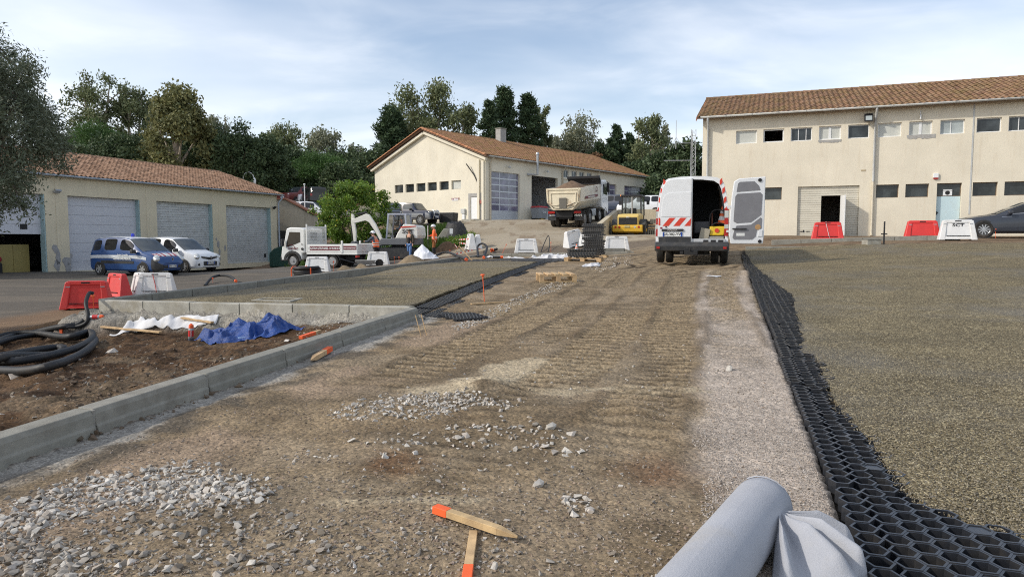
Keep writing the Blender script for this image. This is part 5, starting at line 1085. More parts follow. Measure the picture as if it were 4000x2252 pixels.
mb = MB(); holed_wall(mb, fn, 0, WL, -1, WE, [dA, dB, dC, dD] + wn_, .3); mb2 = MB(); holed_wall(mb2, fg, 0, WD, -1, WE, gw + [gdr], .3); mb.add(mb2.v, [f[::-1] for f in mb2.f])
mb.add([(0, 0, WE), (0, WD / 2, WR), (0, WD, WE)], [(2, 1, 0)]); mb.add([(WL, 0, WE), (WL, WD, WE), (WL, WD / 2, WR)], [(0, 1, 2)]); mb.quad((WL, 0, -1), (WL, WD, -1), (WL, WD, WE), (WL, 0, WE)); mb.quad((WL, WD, -1), (0, WD, -1), (0, WD, WE), (WL, WD, WE)); mb.build('wall', cream2, WB)
mb = MB(); mb.box(.1, WL - .1, .35, WD - .1, -.15, -.02); mb.box(.35, WL - .1, 6.8, 6.95, -.02, WE); mb.box(dB[0] - 1.2, dB[0] - 1.1, .4, 6.8, -.02, WE); mb.box(dB[2] + 1.4, dB[2] + 1.5, .4, 6.8, -.02, WE); mb.build('inner_wall', mat('indoor_white', (.5, .5, .5), .8), WB)
mb = MB(); mb.box(.4, WL - .1, .4, 6.8, 4.9, 5.0); mb.build('ceiling', mat('indoor_grey', (.25, .25, .26), .8), WB)
purple = mat('tinted_glazing', (.16, .15, .22), .12, var=.5, vs=1.6, spec=.8); alu = mat('aluminium_door', (.52, .54, .57), .4, .4, var=.06)
for (a, c, b, d), rows, cols_ in ((dA, 6, 3), (dC, 6, 3), (dD, 6, 3)):
	g_ = struct('glazed_door', WB); del g_['kind']; e = .005; bot = .85; mb = MB(); fbox(mb, fn, a + e, b - e, .2, .24, 0, bot); mb.build('bottom_panel', alu, g_)
	mb = MB(); rh = (d - bot) / rows
	for k in range(rows + 1): z = bot + k * rh; fbox(mb, fn, a + e, b - e, .18, .25, z - (.05 if k else 0), min(z + .05, d - e))
	for k in range(cols_ + 1): x = a + e + (b - a - 2 * e) * k / cols_; fbox(mb, fn, max(a + e, x - .04), min(b - e, x + .04), .183, .247, bot + .051, d - .06)
	mb.build('door_frame', alu, g_)
	for k in range(rows):
		for j in range(cols_): mb = MB(); fbox(mb, fn, a + .04 + (b - a - .08) * j / cols_, a + .04 + (b - a - .08) * (j + 1) / cols_, .205, .22, bot + k * rh + .03, bot + (k + 1) * rh - .03); mb.build('pane', purple, g_)
for h in wn_: window(WB, fn, h, white_pl, win_dark, .1, .05, ((.5, .05),))
mb = MB(); fbox(mb, fn, wn_[0][0] - .1, wn_[-1][2] + .1, -.1, .0, za_ * 0 + wn_[0][1] - .16, wn_[0][1] - .01); mb.build('sill', cream2, WB)
for i, h in enumerate(gw): window(WB, fg, h, mat('dull_frame', (.38, .35, .28), .7), pale_pane if i == 5 else win_dark, .16, .04)
mb = MB(); fbox(mb, fg, gdr[0] + .02, gdr[2] - .02, .06, .12, .05, gdr[3] - .02); dr = mb.build('door', white_pl, WB, bevel=.006); mb = MB(); fbox(mb, fg, gdr[0] + .08, gdr[0] + .16, .02, .06, 1.0, 1.06); mb.build('handle', black, dr)
mb = MB(); w_ = .26
for q in ((gdr[0] - w_, gdr[0], 0, gdr[3] + .3), (gdr[2], gdr[2] + w_, 0, gdr[3] + .3), (gdr[0], gdr[2], gdr[3], gdr[3] + .3)): fbox(mb, fg, q[0], q[1], -.014, .002, q[2], q[3])
mb.build('cement_patch', cement, WB)
def gbox(name, zb4, d0, d1, m_, par=WB): h = FG.box(Z3, *zb4); mb = MB(); fbox(mb, fg, h[0], h[2], d0, d1, min(h[1], h[3]), max(h[1], h[3])); return mb.build(name, m_, par, bevel=.01)
sgn = gbox('sign', (787, 695, 836, 718), -.03, 0, white_pl); hS = FG.box(Z3, 787, 695, 836, 718)
text('MATERIEL', ((-.035), (hS[0] + hS[2]) / 2 - .1, hS[1] + .18), (R(90), 0, R(-90)), .26, mat('maroon_print', (.22, .02, .05), .5), sgn, ext=.001); mb = MB(); mb.add([(-.034, hS[0] - .02, (hS[1] + hS[3]) / 2), (-.034, hS[0] - .2, hS[3] - .05), (-.034, hS[0] - .2, hS[1] + .05)], [(0, 1, 2)]); mb.build('arrow', MATS['maroon_print'], sgn)
gbox('meter_box', (870, 785, 902, 825), -.2, 0, gutter_m); gbox('service_duct', (877, 826, 898, 897), -.14, 0, white_pl); gbox('red_box', (1015, 711, 1046, 741), -.1, 0, mat('brick_red', (.3, .08, .06), .6))
pipe(WB, [(-.08, 1.35, 4.0), (-.35, 2.05, 5.0)], .05, dark, 'wall_bracket'); pipe(WB, [(-.08, .7, 2.9), (-.08, 1.35, 4.0)], .04, dark, 'wall_bracket')
step_ = gbox('door_step', (925, 872, 1030, 893), -.9, 0, conc_pale)
slw = math.atan2(WR - WE, WD / 2); ovw = .45; z_e = WE - ovw * math.tan(slw) + .12; zr_ = WR + .12; mb = MB()
for y0 in (-ovw, WD + ovw): mb.add([(-.5, y0, z_e), (WL + .4, y0, z_e), (WL + .4, WD / 2, zr_), (-.5, WD / 2, zr_), (-.5, y0, z_e - .16), (WL + .4, y0, z_e - .16), (WL + .4, WD / 2, zr_ - .16), (-.5, WD / 2, zr_ - .16)], [(0, 1, 2, 3), (7, 6, 5, 4), (0, 4, 5, 1), (3, 7, 4, 0), (1, 5, 6, 2)])
roofW = mb.build('roof', MATS['roof_under'], WB); slen = (WD / 2 + ovw) / math.cos(slw); nrow = 22
roof_tiles(WB, roofW, (-.5, -ovw - .04, z_e + .01), (1, 0, 0), (0, math.cos(slw), math.sin(slw)), .26, slen / nrow, int((WL + .9) / .26), nrow, tile_m, parts=200)
ridge(roofW, (-.5, WD / 2, zr_), (WL + .4, WD / 2, zr_), tile_m, .14, .42)
ot = tile_mat('clay_tile_orange', [(.40, .17, .08), (.46, .22, .11), (.33, .14, .07), (.42, .2, .11), (.36, .17, .09), (.5, .25, .13)], (.2, .13, .04), (.6, .85))
for y0, sg_ in ((-ovw, 1), (WD + ovw, -1)):
	n = 20; e = Vector((0, sg_ * math.cos(slw), math.sin(slw)))
	for i in range(n):
		p = Vector((-.5, y0, z_e - .03)) + e * (slen * i / n); q = p + e * (slen / n * 1.04); mb = MB(); prf = [(math.cos(t) * .17, math.sin(t) * .16) for t in np.linspace(-.5, math.pi, 8)]
		mb.add([p + Vector((x, 0, z + .02)) for x, z in prf] + [q + Vector((x * .88, 0, z * .88)) for x, z in prf], [(j, j + 1, j + 9, j + 8) for j in range(7)] + [tuple(range(7, -1, -1))]); mb.build('verge_tile', ot, roofW, smooth=50)
mb = MB()
for y0, sg_ in ((-.25, 1), (WD + .25, -1)):
	e = Vector((0, sg_ * math.cos(slw), math.sin(slw))); p = Vector((-.2, y0, z_e - .33)); q = p + e * ((WD / 2 + .2) / math.cos(slw)); mb.bar(p, q, .22, .28, up=(1, 0, 0))
mb.build('barge_beam', cream2, WB)
mb = MB()
for y0 in (.25, .8): mb.box(-.16, .0, y0 - .12, y0 + .12, -1, WE - .6 + (y0 * .3))
mb.build('corner_rib', cream2, WB)
gutter(WB, (-.2, -ovw - .08, z_e - .03), (WL + .4, -ovw - .08, z_e - .03), .11, gutter_m)
for x in (.5, FL(1400 + 1705 / 2.147, 780)[0], FL(1400 + 1990 / 2.147, 780)[0], WL - .1): pipe(WB, [(x, -ovw - .05, z_e - .15), (x, -.12, z_e - .6), (x, -.12, -.2)], .07, pvc)
xx = FL(1400 + 1450 / 2.147, 680)[0]; pipe(WB, [(xx - .6, 0, 4.35), (xx, -.75, 4.35), (xx, -.75, 6.2)], .11, grey_met, 'flue'); mb = MB(); mb.cyl((xx, -.75, 6.2), (xx, -.75, 6.4), .18, .1, 10); mb.build('flue_cap', grey_met, WB)
cxm = FL(1400 + 1460 / 2.147, 700)[0] + 3.6; mb = MB(); mb.box(cxm - .45, cxm + .45, WD / 2 - .9, WD / 2 - .2, WR - .7, WR + 1.2); ch = mb.build('chimney', cement, roofW, bevel=.02); mb = MB(); mb.box(cxm - .5, cxm + .5, WD / 2 - .95, WD / 2 - .15, WR + 1.2, WR + 1.3); mb.build('cap', conc, ch)
for zx in (1240, 1562):
	x = FL(1400 + zx / 2.147, 650)[0]; mb = MB(); mb.bar((x, 0, 4.9), (x + .1, -.3, 4.85), .04, .04); mb.lathe([(.03, .1), (.16, -.08)], 10, (x + .1, -.32, 4.82)); mb.build('wall_lamp', gutter_m, WB)
mb = MB(); mb.zprism([(-1.6, -.3), (-1.6, WD - 3), (-.02, WD - 3), (-.02, -.3)], -.4, -.02); mb.zprism([(-1.6, -1.4), (WL, -1.4), (WL, -.02), (-1.6, -.02)], -.5, -.04); mb.build('apron_slab', conc_pale, WB)
def wpos(s, d, z): return Vector((MO[0], MO[1], 2.9)) + hv(41) * s + hv(-49) * d + Vector((0, 0, z))
# outbuilding left of the workshop
t = thing('lean_to', 'small cream lean-to with red roof edge left of the workshop', 'shed', wpos(0, WD - .5, 0) + hv(-49) * 0, rz(41)); mb = MB(); mb.prism([(-3.2, -1), (-.05, -1), (-.05, 1.9), (-3.2, 1.6)], .2, 6); mb.build('wall', cream2, t); mb = MB(); mb.prism([(-3.4, 1.62), (.0, 1.92), (.0, 2.05), (-3.4, 1.75)], 0, 6.2); mb.build('roof', MATS['terracotta_edge'], t)
# ---- ramp and terrace walls
RW = tag(bpy.data.objects.new('ramp_wall', None), 'stained concrete retaining wall beside the sandy ramp', 'retaining wall'); COL.objects.link(RW); wallc = render_wall('stained_wall', (.50, .44, .33), .8, .3, (.24, .20, .14))
A3, B3 = Vector((5.35, 42.3, 0)), Vector((7.95, 52.2, 0)); d3 = (B3 - A3).normalized(); n3_ = Vector((d3.y, -d3.x, 0)) * .16; mb = MB()
vs = [A3 - n3_, A3 + n3_, B3 + n3_, B3 - n3_]; mb.add([(q.x, q.y, .4) for q in vs] + [(q.x, q.y, z) for q, z in zip(vs, (2.15, 2.15, 3.45, 3.45))], [(3, 2, 1, 0), (4, 5, 6, 7), (0, 1, 5, 4), (1, 2, 6, 5), (2, 3, 7, 6), (3, 0, 4, 7)]); mb.build('ramp_side', wallc, RW)
C4 = B3 + hv(110.7) * 26; d4 = hv(110.7); n4_ = Vector((d4.y, -d4.x, 0)) * .16; B4 = B3 + d4 * .17; vs = [B4 - n4_, B4 + n4_, C4 + n4_, C4 - n4_]; mb = MB(); mb.add([(q.x, q.y, .4) for q in vs] + [(q.x, q.y, 3.46) for q in vs], [(3, 2, 1, 0), (4, 5, 6, 7), (0, 1, 5, 4), (1, 2, 6, 5), (2, 3, 7, 6), (3, 0, 4, 7)]); mb.build('terrace_side', wallc, RW)

# ------------------------------------------------------------------ vehicles
tyre_m = mat('tyre_rubber', (.017, .016, .015), .85, var=.2, dirt=(.10, .08, .06), ds=5, dth=(.45, .8)); rim_m = mat('alloy_rim', (.52, .53, .54), .3, .7, var=.08); steel_m = mat('steel_rim', (.33, .33, .33), .45, .6, var=.15)
trim_m = mat('dark_plastic', (.03, .031, .033), .6, var=.2, dirt=(.09, .08, .065), ds=3, dth=(.5, .8)); car_glass = mat('car_glass', (.06, .07, .072), .05, var=.5, vs=1.5, spec=.6); dark_glass = mat('dark_car_glass', (.012, .013, .015), .05, var=.3, spec=.5)
lamp_m = mat('headlamp_glass', (.62, .63, .60), .12, .3, var=.12, vs=14, spec=.8); red_l = mat('red_lamp', (.38, .015, .012), .2, var=.2, spec=.7); amber = mat('amber_lamp', (.7, .22, .02), .3); chrome = mat('chrome', (.7, .7, .71), .15, .9)
white_p = mat('white_paint', (.74, .755, .77), .3, var=.04, vs=2, dirt=(.55, .53, .49), ds=1.5, dth=(.55, .9), coat=.3); plate_w = mat('plate_white', (.75, .76, .74), .4); plate_b = mat('plate_blue', (.02, .08, .4), .4); ink = mat('black_ink', (.01, .01, .012), .5)
seat_m = mat('seat_cloth', (.05, .05, .055), .9)
def wheel(parent, x, y, r, w, side_, rimm=rim_m, spokes=6, dual=False, rr=.62, tread=False):
	s = side_; mb = MB(); k = w
	mb.lathe([(r * .60, -k / 2 * .9), (r * .9, -k / 2), (r * .985, -k * .38), (r, -k * .2), (r, k * .2), (r * .985, k * .38), (r * .9, k / 2), (r * .60, k / 2 * .9)], 28, (0, 0, 0), 'y')
	if tread:
		for i in range(20):
			a = 2 * math.pi * i / 20
			for sg in (-1, 1): mb.bar((r * 1.0 * math.cos(a), sg * .02, r * math.sin(a)), (r * 1.0 * math.cos(a + .12), sg * k * .48, r * math.sin(a + .12)), .05, .05, up=(math.cos(a), 0, math.sin(a)))
	o = mb.build('wheel', tyre_m, parent, smooth=35, loc=(x, y, r)); o['label'] = 'black tyre on wheel'
	mb = MB(); f = s * k * .42; q = r * rr
	mb.lathe([(q * 1.02, f + s * .01), (q * .95, f + s * .02), (q * .92, f - s * .03), (q * .2, f - s * .05), (q * .14, f)] if s > 0 else [(q * .14, f), (q * .2, f - s * .05), (q * .92, f - s * .03), (q * .95, f + s * .02), (q * 1.02, f + s * .01)], 24, (0, 0, 0), 'y'); ri = mb.build('rim', steel_m if spokes == 0 else trim_m, o, smooth=35)
	mb = MB()
	if spokes:
		for i in range(spokes):
			a = 2 * math.pi * i / spokes; mb.bar((q * .12 * math.cos(a), f + s * .006, q * .12 * math.sin(a)), (q * .96 * math.cos(a), f + s * .006, q * .96 * math.sin(a)), .035 if spokes > 8 else q * .30, .02, up=(0, 1, 0))
		mb.cyl((0, f - s * .01, 0), (0, f + s * .022, 0), q * .2, q * .17, 12); mb.lathe([(q * .93, f + s * .004), (q * 1.03, f + s * .02)][::s], 24, (0, 0, 0), 'y', caps=False)
	else:
		mb.cyl((0, f - s * .05, 0), (0, f + s * .05, 0), q * .32, q * .26, 14)
		for i in range(8): a = 2 * math.pi * i / 8; mb.cyl((q * .5 * math.cos(a), f - s * .06, q * .5 * math.sin(a)), (q * .5 * math.cos(a), f - s * .0, q * .5 * math.sin(a)), q * .06, q * .05, 6)
	mb.build('hub' if not spokes else 'spokes', rimm, o, smooth=30); return o
class Loft:
	# stations front to back: (x, z_bottom, half_width, z_belt, half_belt, z_roof_edge, half_roof, z_top)
	def __init__(s, st): s.st = st
	def rows(s, q):
		x, zb, wm, zl, wl, zr, wr, zt = q; zm = zb + (zl - zb) * .5
		return [(x, 0, zb), (x, wm * .90, zb), (x, wm * .985, zb + .09), (x, wm, zm), (x, (wm + wl) / 2 + .012, zm + (zl - zm) * .65), (x, wl, zl), (x, wr + (wl - wr) * .5 + .012, zl + (zr - zl) * .52), (x, wr, zr), (x, wr * .78, zr + (zt - zr) * .72), (x, 0, zt)]
	def mesh(s):
		mb = MB(); L = [s.rows(q) for q in s.st]
		P = [[(x, -y, z) for x, y, z in r[::-1]] + [(x, y, z) for x, y, z in r[1:]] for r in L]; mb.grid(P, flip=False)
		for e, fl in ((0, False), (-1, True)): n = len(P[e]); f = tuple(range(n)); mb.add(P[e], [f if fl else f[::-1]])
		return mb
	def S(s, u, v, side_=1):
		i = min(int(u), len(s.st) - 2); a, b = s.rows(s.st[i]), s.rows(s.st[i + 1]); j = min(int(v), 8); t, w = u - i, v - j
		p = [Vector(q) for q in (a[j], a[j + 1], b[j], b[j + 1])]; q = (p[0].lerp(p[1], w)).lerp(p[2].lerp(p[3], w), t); return Vector((q.x, q.y * side_, q.z))
	def panel(s, name, m, parent, u0, u1, v0, v1, side_=1, off=.006, n=5, k=5, slant=0, both=False, rnd_=0):
		mb = MB()
		for sd_ in ((1, -1) if both else (side_,)):
			P = []
			for i in range(n + 1):
				row = []
				for j in range(k + 1):
					tu, tv = i / n, j / k
					if rnd_: # round the corners
						cu, cv = tu * 2 - 1, tv * 2 - 1; e = 6.0 / rnd_; mx = max(abs(cu), abs(cv)); nn_ = (abs(cu) ** e + abs(cv) ** e) ** (1 / e)
						if nn_ > 0: cu, cv = cu * mx / nn_, cv * mx / nn_
						tu, tv = (cu + 1) / 2, (cv + 1) / 2
					u = u0 + (u1 - u0) * tu + slant * tv; v = v0 + (v1 - v0) * tv
					p = s.S(u, v, sd_); e_ = .02; du = s.S(min(u + e_, len(s.st) - 1.001), v, sd_) - s.S(max(u - e_, 0), v, sd_); dv = s.S(u, min(v + e_, 8.999), sd_) - s.S(u, max(v - e_, 0), sd_); nr = du.cross(dv)
					if nr.length < 1e-9: nr = Vector((0, sd_, 0))
					nr.normalize(); c = Vector((0, sd_ * .01, .7))
					if nr.dot(Vector((0, p.y, (p.z - .7)))) + (.001 if p.x > 0 else 0) * nr.x < 0: nr = -nr
					row.append(p + nr * off)
				P.append(row)
			mb.grid(P, flip=(sd_ > 0))
		o = mb.build(name, m, parent, smooth=40); return o
def plate(parent, loc, rotz_, txt, size=(.52, .11)):
	mb = MB(); mb.box(-size[0] / 2, size[0] / 2, -.006, .006, -size[1] / 2, size[1] / 2); o = mb.build('number_plate', plate_w, parent, loc=loc); o.rotation_euler = (0, 0, rotz_); mb = MB(); mb.box(-size[0] / 2, -size[0] / 2 + .045, -.009, 0, -size[1] / 2, size[1] / 2); mb.box(size[0] / 2 - .045, size[0] / 2, -.009, 0, -size[1] / 2, size[1] / 2); mb.build('plate_band', plate_b, o)
	text(txt, (0, -.008, 0), (R(90), 0, 0), .105, ink, o, ext=.001, bold=.002); return o
def seats(parent, xs, z=.62, y=.38):
	for x in xs:
		for sy in (-y, y): mb = MB(); mb.box(x - .25, x + .25, sy - .24, sy + .24, z - .12, z); mb.box(x - .32, x - .2, sy - .23, sy + .23, z, z + .62); mb.box(x - .32, x - .24, sy - .13, sy + .13, z + .66, z + .86); mb.build('seat', seat_m, parent, bevel=.03)
def car(name, label, cat, loc, head, st, paint, wheels, wr, ww, tr, wins, ws, rimm=rim_m, spokes=6, grp=None, glassm=car_glass, side_glass=None, rear_glass=None, lamps=None, roof=None):
	t = thing(name, label, cat, loc, rz(head), grp); lf = Loft(st); mb = lf.mesh(); body = mb.build('body', paint, t, smooth=32); nS = len(st) - 1
	sg = side_glass or dark_glass
	for i, (u0, u1, v0, v1) in enumerate(wins):
		for s in (1, -1): lf.panel('window', sg, t, u0, u1, v0, v1, s, .008, 6, 6, rnd_=1)
	a, b = ws; mb = MB(); P = []
	for k in range(9):
		u = a + (b - a) * k / 8; row = []
		for yv in np.linspace(-1, 1, 9):
			v = 7.02 + (1 - abs(yv)) * 1.97; p = lf.S(u, min(v, 8.999), 1 if yv >= 0 else -1); row.append(p + Vector((.012, 0, .012)))
		P.append(row)
	mb.grid(P, flip=True); mb.build('windscreen', glassm, t, smooth=60)
	for (x, s) in [(x, s) for x in wheels for s in (1, -1)]:
		# arch lining
		yb = max(abs(lf.S(u, 2.5).y) for u in np.linspace(0, nS - .01, 60) if abs(lf.S(u, 2.5).x - x) < .15) ; mb = MB(); mb.lathe([(wr * 1.13, s * (yb + .004)), (.01, s * (yb + .005))][::s], 24, (x, 0, wr * 1.0), 'y', caps=False); mb.build('wheel_arch', trim_m, t)
		wheel(t, x, s * (yb - ww / 2 + .035), wr, ww, s, rimm, spokes)
	return t, lf
KAN = [(2.11, .30, .50, .55, .48, .60, .40, .62), (2.06, .24, .70, .66, .66, .72, .55, .74), (1.95, .22, .81, .80, .74, .86, .62, .89), (1.70, .21, .88, .93, .80, .97, .68, 1.01), (1.18, .21, .905, 1.06, .86, 1.10, .76, 1.14), (.72, .21, .912, 1.09, .875, 1.40, .735, 1.43), (.36, .21, .915, 1.10, .88, 1.66, .70, 1.70), (.0, .21, .915, 1.10, .88, 1.73, .69, 1.78), (-.55, .21, .915, 1.10, .88, 1.755, .685, 1.815), (-1.2, .21, .915, 1.10, .88, 1.75, .68, 1.81), (-1.8, .22, .91, 1.09, .87, 1.70, .665, 1.76), (-2.02, .24, .89, 1.06, .845, 1.63, .64, 1.69), (-2.12, .32, .84, 1.0, .81, 1.45, .61, 1.5)]
gblue = mat('gendarme_blue', (.022, .068, .20), .28, var=.06, vs=2, coat=.4)
def kangoo(label, px, py, Y, paint, police):
	g = atY(px, py, Y); hd = 110.7; f, lt = hv(hd), hv(hd - 90); loc = Vector((g.x, g.y, 0)) + f * (1.42 if police else -1.28) + lt * .80
	loc = Vector((loc.x, loc.y, -.44))
	t, lf = car('police_van' if police else 'compact_van', label, 'van', loc, hd, KAN, paint, (1.28, -1.42), .315, .20, .78, [(5.2, 7.3, 5.25, 6.85), (7.75, 8.95, 5.25, 6.85)] + ([(9.35, 10.6, 5.25, 6.75)] if police else [(9.4, 10.5, 5.25, 6.75)]), (4.05, 6.1))
	lf.panel('bonnet_edge', paint, t, 3.9, 4.04, 6.9, 8.9, 1, .01, 2, 4, both=True)
	# headlamps, grille, bumper
	for s in (1, -1):
		mb = MB(); c = Vector((1.88, s * .66, .80)); mb.ball((0, 0, 0), (.21, .15, .13), 14, 10); o = mb.build('headlight', lamp_m, t, smooth=60, loc=c); o.rotation_euler = (0, R(38), s * R(38)); mb = MB(); mb.ball((.12, 0, .04), (.085, .085, .085), 12, 8); mb.build('reflector', chrome, o, smooth=60)
		mb = MB(); mb.box(.78, .95, -.11, .11, -.08, .1); mm = mb.build('mirror', trim_m, t, bevel=.04, loc=(0, s * 1.02, 1.12)); mb = MB(); mb.bar((.86, s * .88, 1.08), (.86, s * .95, 1.1), .05, .05); mb.build('mirror_arm', trim_m, t)
		for hx in (-.20, -.55): m2 = MB(); m2.box(hx - .08, hx + .08, s * .895 - .02, s * .895 + .02, .92, .955); m2.build('door_handle', trim_m if police else paint, t, bevel=.008)
	if police:
		lf.panel('bumper', trim_m, t, .02, 2.7, 1.0, 4.1, 1, .014, 8, 5, both=True); mb = MB(); mb.box(2.105, 2.135, -.5, .5, .36, .5); mb.build('bumper_front', trim_m, t, bevel=.02)
		lf.panel('side_moulding', trim_m, t, 4.9, 9.2, 2.75, 3.15, 1, .012, 8, 2, both=True)
		for s in (1, -1):
			lf.panel('white_stripe', mat('stripe_white', (.72, .73, .72), .4), t, 3.4, 11.9, 3.55, 4.05, s, .008, 16, 2)
			lf.panel('grey_stripe', mat('stripe_grey', (.3, .36, .45), .4), t, 3.4, 11.9, 3.76, 3.84, s, .011, 16, 2)
		lf.panel('white_roof', white_p, t, 6.3, 11.2, 7.5, 9, 1, .006, 12, 4, both=True)
		# reflective chevrons on the bonnet
		redr = mat('red_reflective', (.38, .03, .035), .45);
		for k in range(8):
			v0 = 8.98 - k * .235; lf.panel('chevron', redr if k % 2 else plate_w, t, 2.15, 3.2, v0 - .235, v0, 1, .012, 4, 3, 0, True)
		text('GENDARMERIE', (.05, -.935, .80), (R(90), 0, 0), .17, plate_w, t, bold=.004); text('Equipe Cynophile', (.10, -.937, .97), (R(90), 0, 0), .095, plate_w, t, bold=.002)
		mb = MB(); mb.lathe([(.075, 0), (.075, .03), (.07, .13), (.045, .155)], 14, (-.25, -.05, 1.81)); mb.build('blue_beacon', mat('blue_lens', (.01, .03, .5), .15, spec=.8), t, smooth=40)
		plate(t, (2.15, 0, .45), R(90), '2091 1742')
	else:
		mb = MB(); mb.box(2.06, 2.125, -.46, .46, .33, .56); mb.build('lower_grille', trim_m, t, bevel=.03); mb = MB(); mb.add([(2.08, -.52, .74), (2.15, 0, .64), (2.08, .52, .74), (2.05, .52, .82), (2.12, 0, .76), (2.05, -.52, .82)], [(0, 1, 4, 5), (1, 2, 3, 4)]); o = mb.build('grille', black, t); so = o.modifiers.new('t', 'SOLIDIFY'); so.thickness = .03
		mb = MB(); mb.box(2.1, 2.14, -.5, .5, .755, .772); mb.build('chrome_bar', chrome, t); plate(t, (2.145, 0, .47), R(90), 'ER-001-HM')
		for s in (1, -1): mb = MB(); mb.cyl((2.0, s * .66, .40), (2.07, s * .64, .40), .085, .075, 12); mb.build('fog_lamp', trim_m, t)
		lf.panel('door_trim', trim_m, t, 5.0, 9.0, 2.5, 2.8, 1, .01, 8, 2, both=True)
	mb = MB(); e = .075
	mb.add([(2.16, 0, .77 + e * 1.2), (2.165, e * .8, .77), (2.16, 0, .77 - e * 1.2), (2.165, -e * .8, .77)], [(0, 1, 2, 3)]); mb.add([(2.172, 0, .77 + e * .6), (2.175, e * .4, .77), (2.172, 0, .77 - e * .6), (2.175, -e * .4, .77)], [(0, 1, 2, 3)], 1); mb.build('badge', [chrome, ink], t)
	mb = MB(); mb.cyl((.55, .2, 1.70), (.2, .22, 2.0), .006, .004, 6); mb.build('aerial', trim_m, t); seats(t, (.1,), .65); mb = MB(); mb.tube([(.62 + .06 * math.sin(a), .38 + .18 * math.cos(a), .98 + .16 * math.sin(a)) for a in np.linspace(0, 6.28, 17)], .014, 6); mb.build('steering_wheel', trim_m, t); mb = MB(); mb.box(.7, 1.15, -.78, .78, .85, 1.02); mb.build('dashboard', trim_m, t, bevel=.05)
	return t
kangoo('dark blue police van with white stripes and blue beacon before the garages', 400, 1074, 32.2, gblue, True)
wk_ = kangoo('white compact van parked between the police van and the garage', 727, 1063, 34.7, white_p, False)
# ---- dark car on the right
grey_car = mat('dark_blue_grey_paint', (.026, .031, .043), .22, var=.05, coat=.5)
EST = [(2.42, .28, .45, .50, .42, .56, .36, .58), (2.36, .22, .68, .60, .64, .66, .52, .68), (2.2, .2, .82, .70, .76, .74, .62, .77), (1.8, .18, .90, .80, .82, .82, .70, .86), (1.05, .18, .92, .89, .86, .91, .76, .955), (.45, .18, .925, .92, .875, 1.18, .70, 1.21), (.0, .18, .925, .93, .88, 1.36, .64, 1.395), (-.5, .18, .925, .94, .88, 1.42, .62, 1.46), (-1.2, .18, .925, .95, .88, 1.41, .61, 1.455), (-1.9, .19, .92, .96, .87, 1.36, .59, 1.40), (-2.25, .22, .88, .95, .82, 1.2, .56, 1.25), (-2.4, .3, .8, .85, .76, .98, .55, 1.0)]
dc = atY(3838, 929, 27.0); hd = 290.7; fcar = hv(hd); loc = dc - fcar * 1.48; loc -= hv(hd - 90) * .8; loc.z = dc.z
t, lf = car('estate_car', 'dark blue grey estate car parked before the pale blue door', 'car', loc, hd, EST, grey_car, (1.48, -1.36), .335, .22, .8, [(4.75, 6.95, 5.3, 6.8), (7.1, 8.3, 5.3, 6.8), (8.45, 9.6, 5.3, 6.7)], (4.05, 6.0), spokes=10)
for s in (1, -1):
	mb = MB(); mb.ball((2.05, s * .69, .66), (.22, .13, .065), 12, 8); mb.build('headlight', lamp_m, t, smooth=60); mb = MB(); mb.box(.55, .72, s * .98 - .09, s * .98 + .09, .93, 1.06); mb.build('mirror', grey_car, t, bevel=.04); lf.panel('chrome_strip', chrome, t, 4.5, 9.6, 5.12, 5.2, s, .008, 12, 1); lf.panel('side_strip', chrome, t, 4.25, 4.8, 4.35, 4.43, s, .01, 4, 1)
	for hx in (-.2, -1.2): m2 = MB(); m2.box(hx - .1, hx + .1, s * .9 - .02, s * .9 + .025, .80, .83); m2.build('door_handle', chrome, t, bevel=.008)
seats(t, (-.15, -1.0), .5, .36)
# ---- far cars
SUV = [(2.2, .42, .62, .75, .58, .82, .5, .84), (2.12, .36, .78, .88, .72, .95, .6, .98), (1.9, .34, .85, 1.0, .78, 1.04, .66, 1.07), (1.0, .34, .88, 1.06, .82, 1.09, .72, 1.13), (.6, .34, .89, 1.08, .84, 1.4, .70, 1.43), (.3, .34, .89, 1.08, .845, 1.64, .68, 1.68), (-.4, .34, .89, 1.08, .85, 1.70, .67, 1.75), (-1.3, .34, .89, 1.08, .85, 1.69, .66, 1.74), (-1.95, .36, .88, 1.06, .83, 1.62, .64, 1.66), (-2.12, .42, .84, 1.0, .79, 1.3, .62, 1.34)]
def far_car(name, label, px, py, Y, head, paint, dz=0, cat='car', st=SUV):
	g = atY(px, py, Y); t, lf = car(name, label, cat, (g.x, g.y, g.z + dz), head, st, paint, (1.3, -1.3), .34, .2, .8, [(4.6, 6.4, 5.25, 6.8), (6.5, 7.6, 5.25, 6.8)], (3.1, 5.0), spokes=5)
	for s in (1, -1): mb = MB(); mb.ball((2.0, s * .62, .88), (.16, .13, .1), 10, 6); mb.build('headlight', lamp_m, t, smooth=60)
	mb = MB(); mb.box(-2.15, -2.09, -.55, .55, 1.15, 1.5); mb.build('rear_window', dark_glass, t)
	for s in (1, -1): mb = MB(); mb.box(-2.14, -2.05, s * .7 - .08, s * .7 + .08, .85, 1.05); mb.build('tail_light', red_l, t)
	plate(t, (2.2, 0, .62), R(90), 'FB-2'); return t
red_p = mat('dull_red_paint', (.16, .035, .03), .4, var=.1); blk_p = mat('black_paint', (.016, .018, .022), .25, coat=.4)
rc = far_car('red_car', 'dull red car with raised bonnet on the upper terrace', 1168, 800, 66, 205, red_p); mb = MB(); mb.T = Matrix.Translation((.95, 0, 1.12)) @ Matrix.Rotation(R(-125), 4, 'Y'); mb.box(-1.15, 0, -.7, .7, -.02, .03); mb.build('raised_bonnet', mat('silver_paint', (.4, .45, .52), .3), rc, bevel=.03)
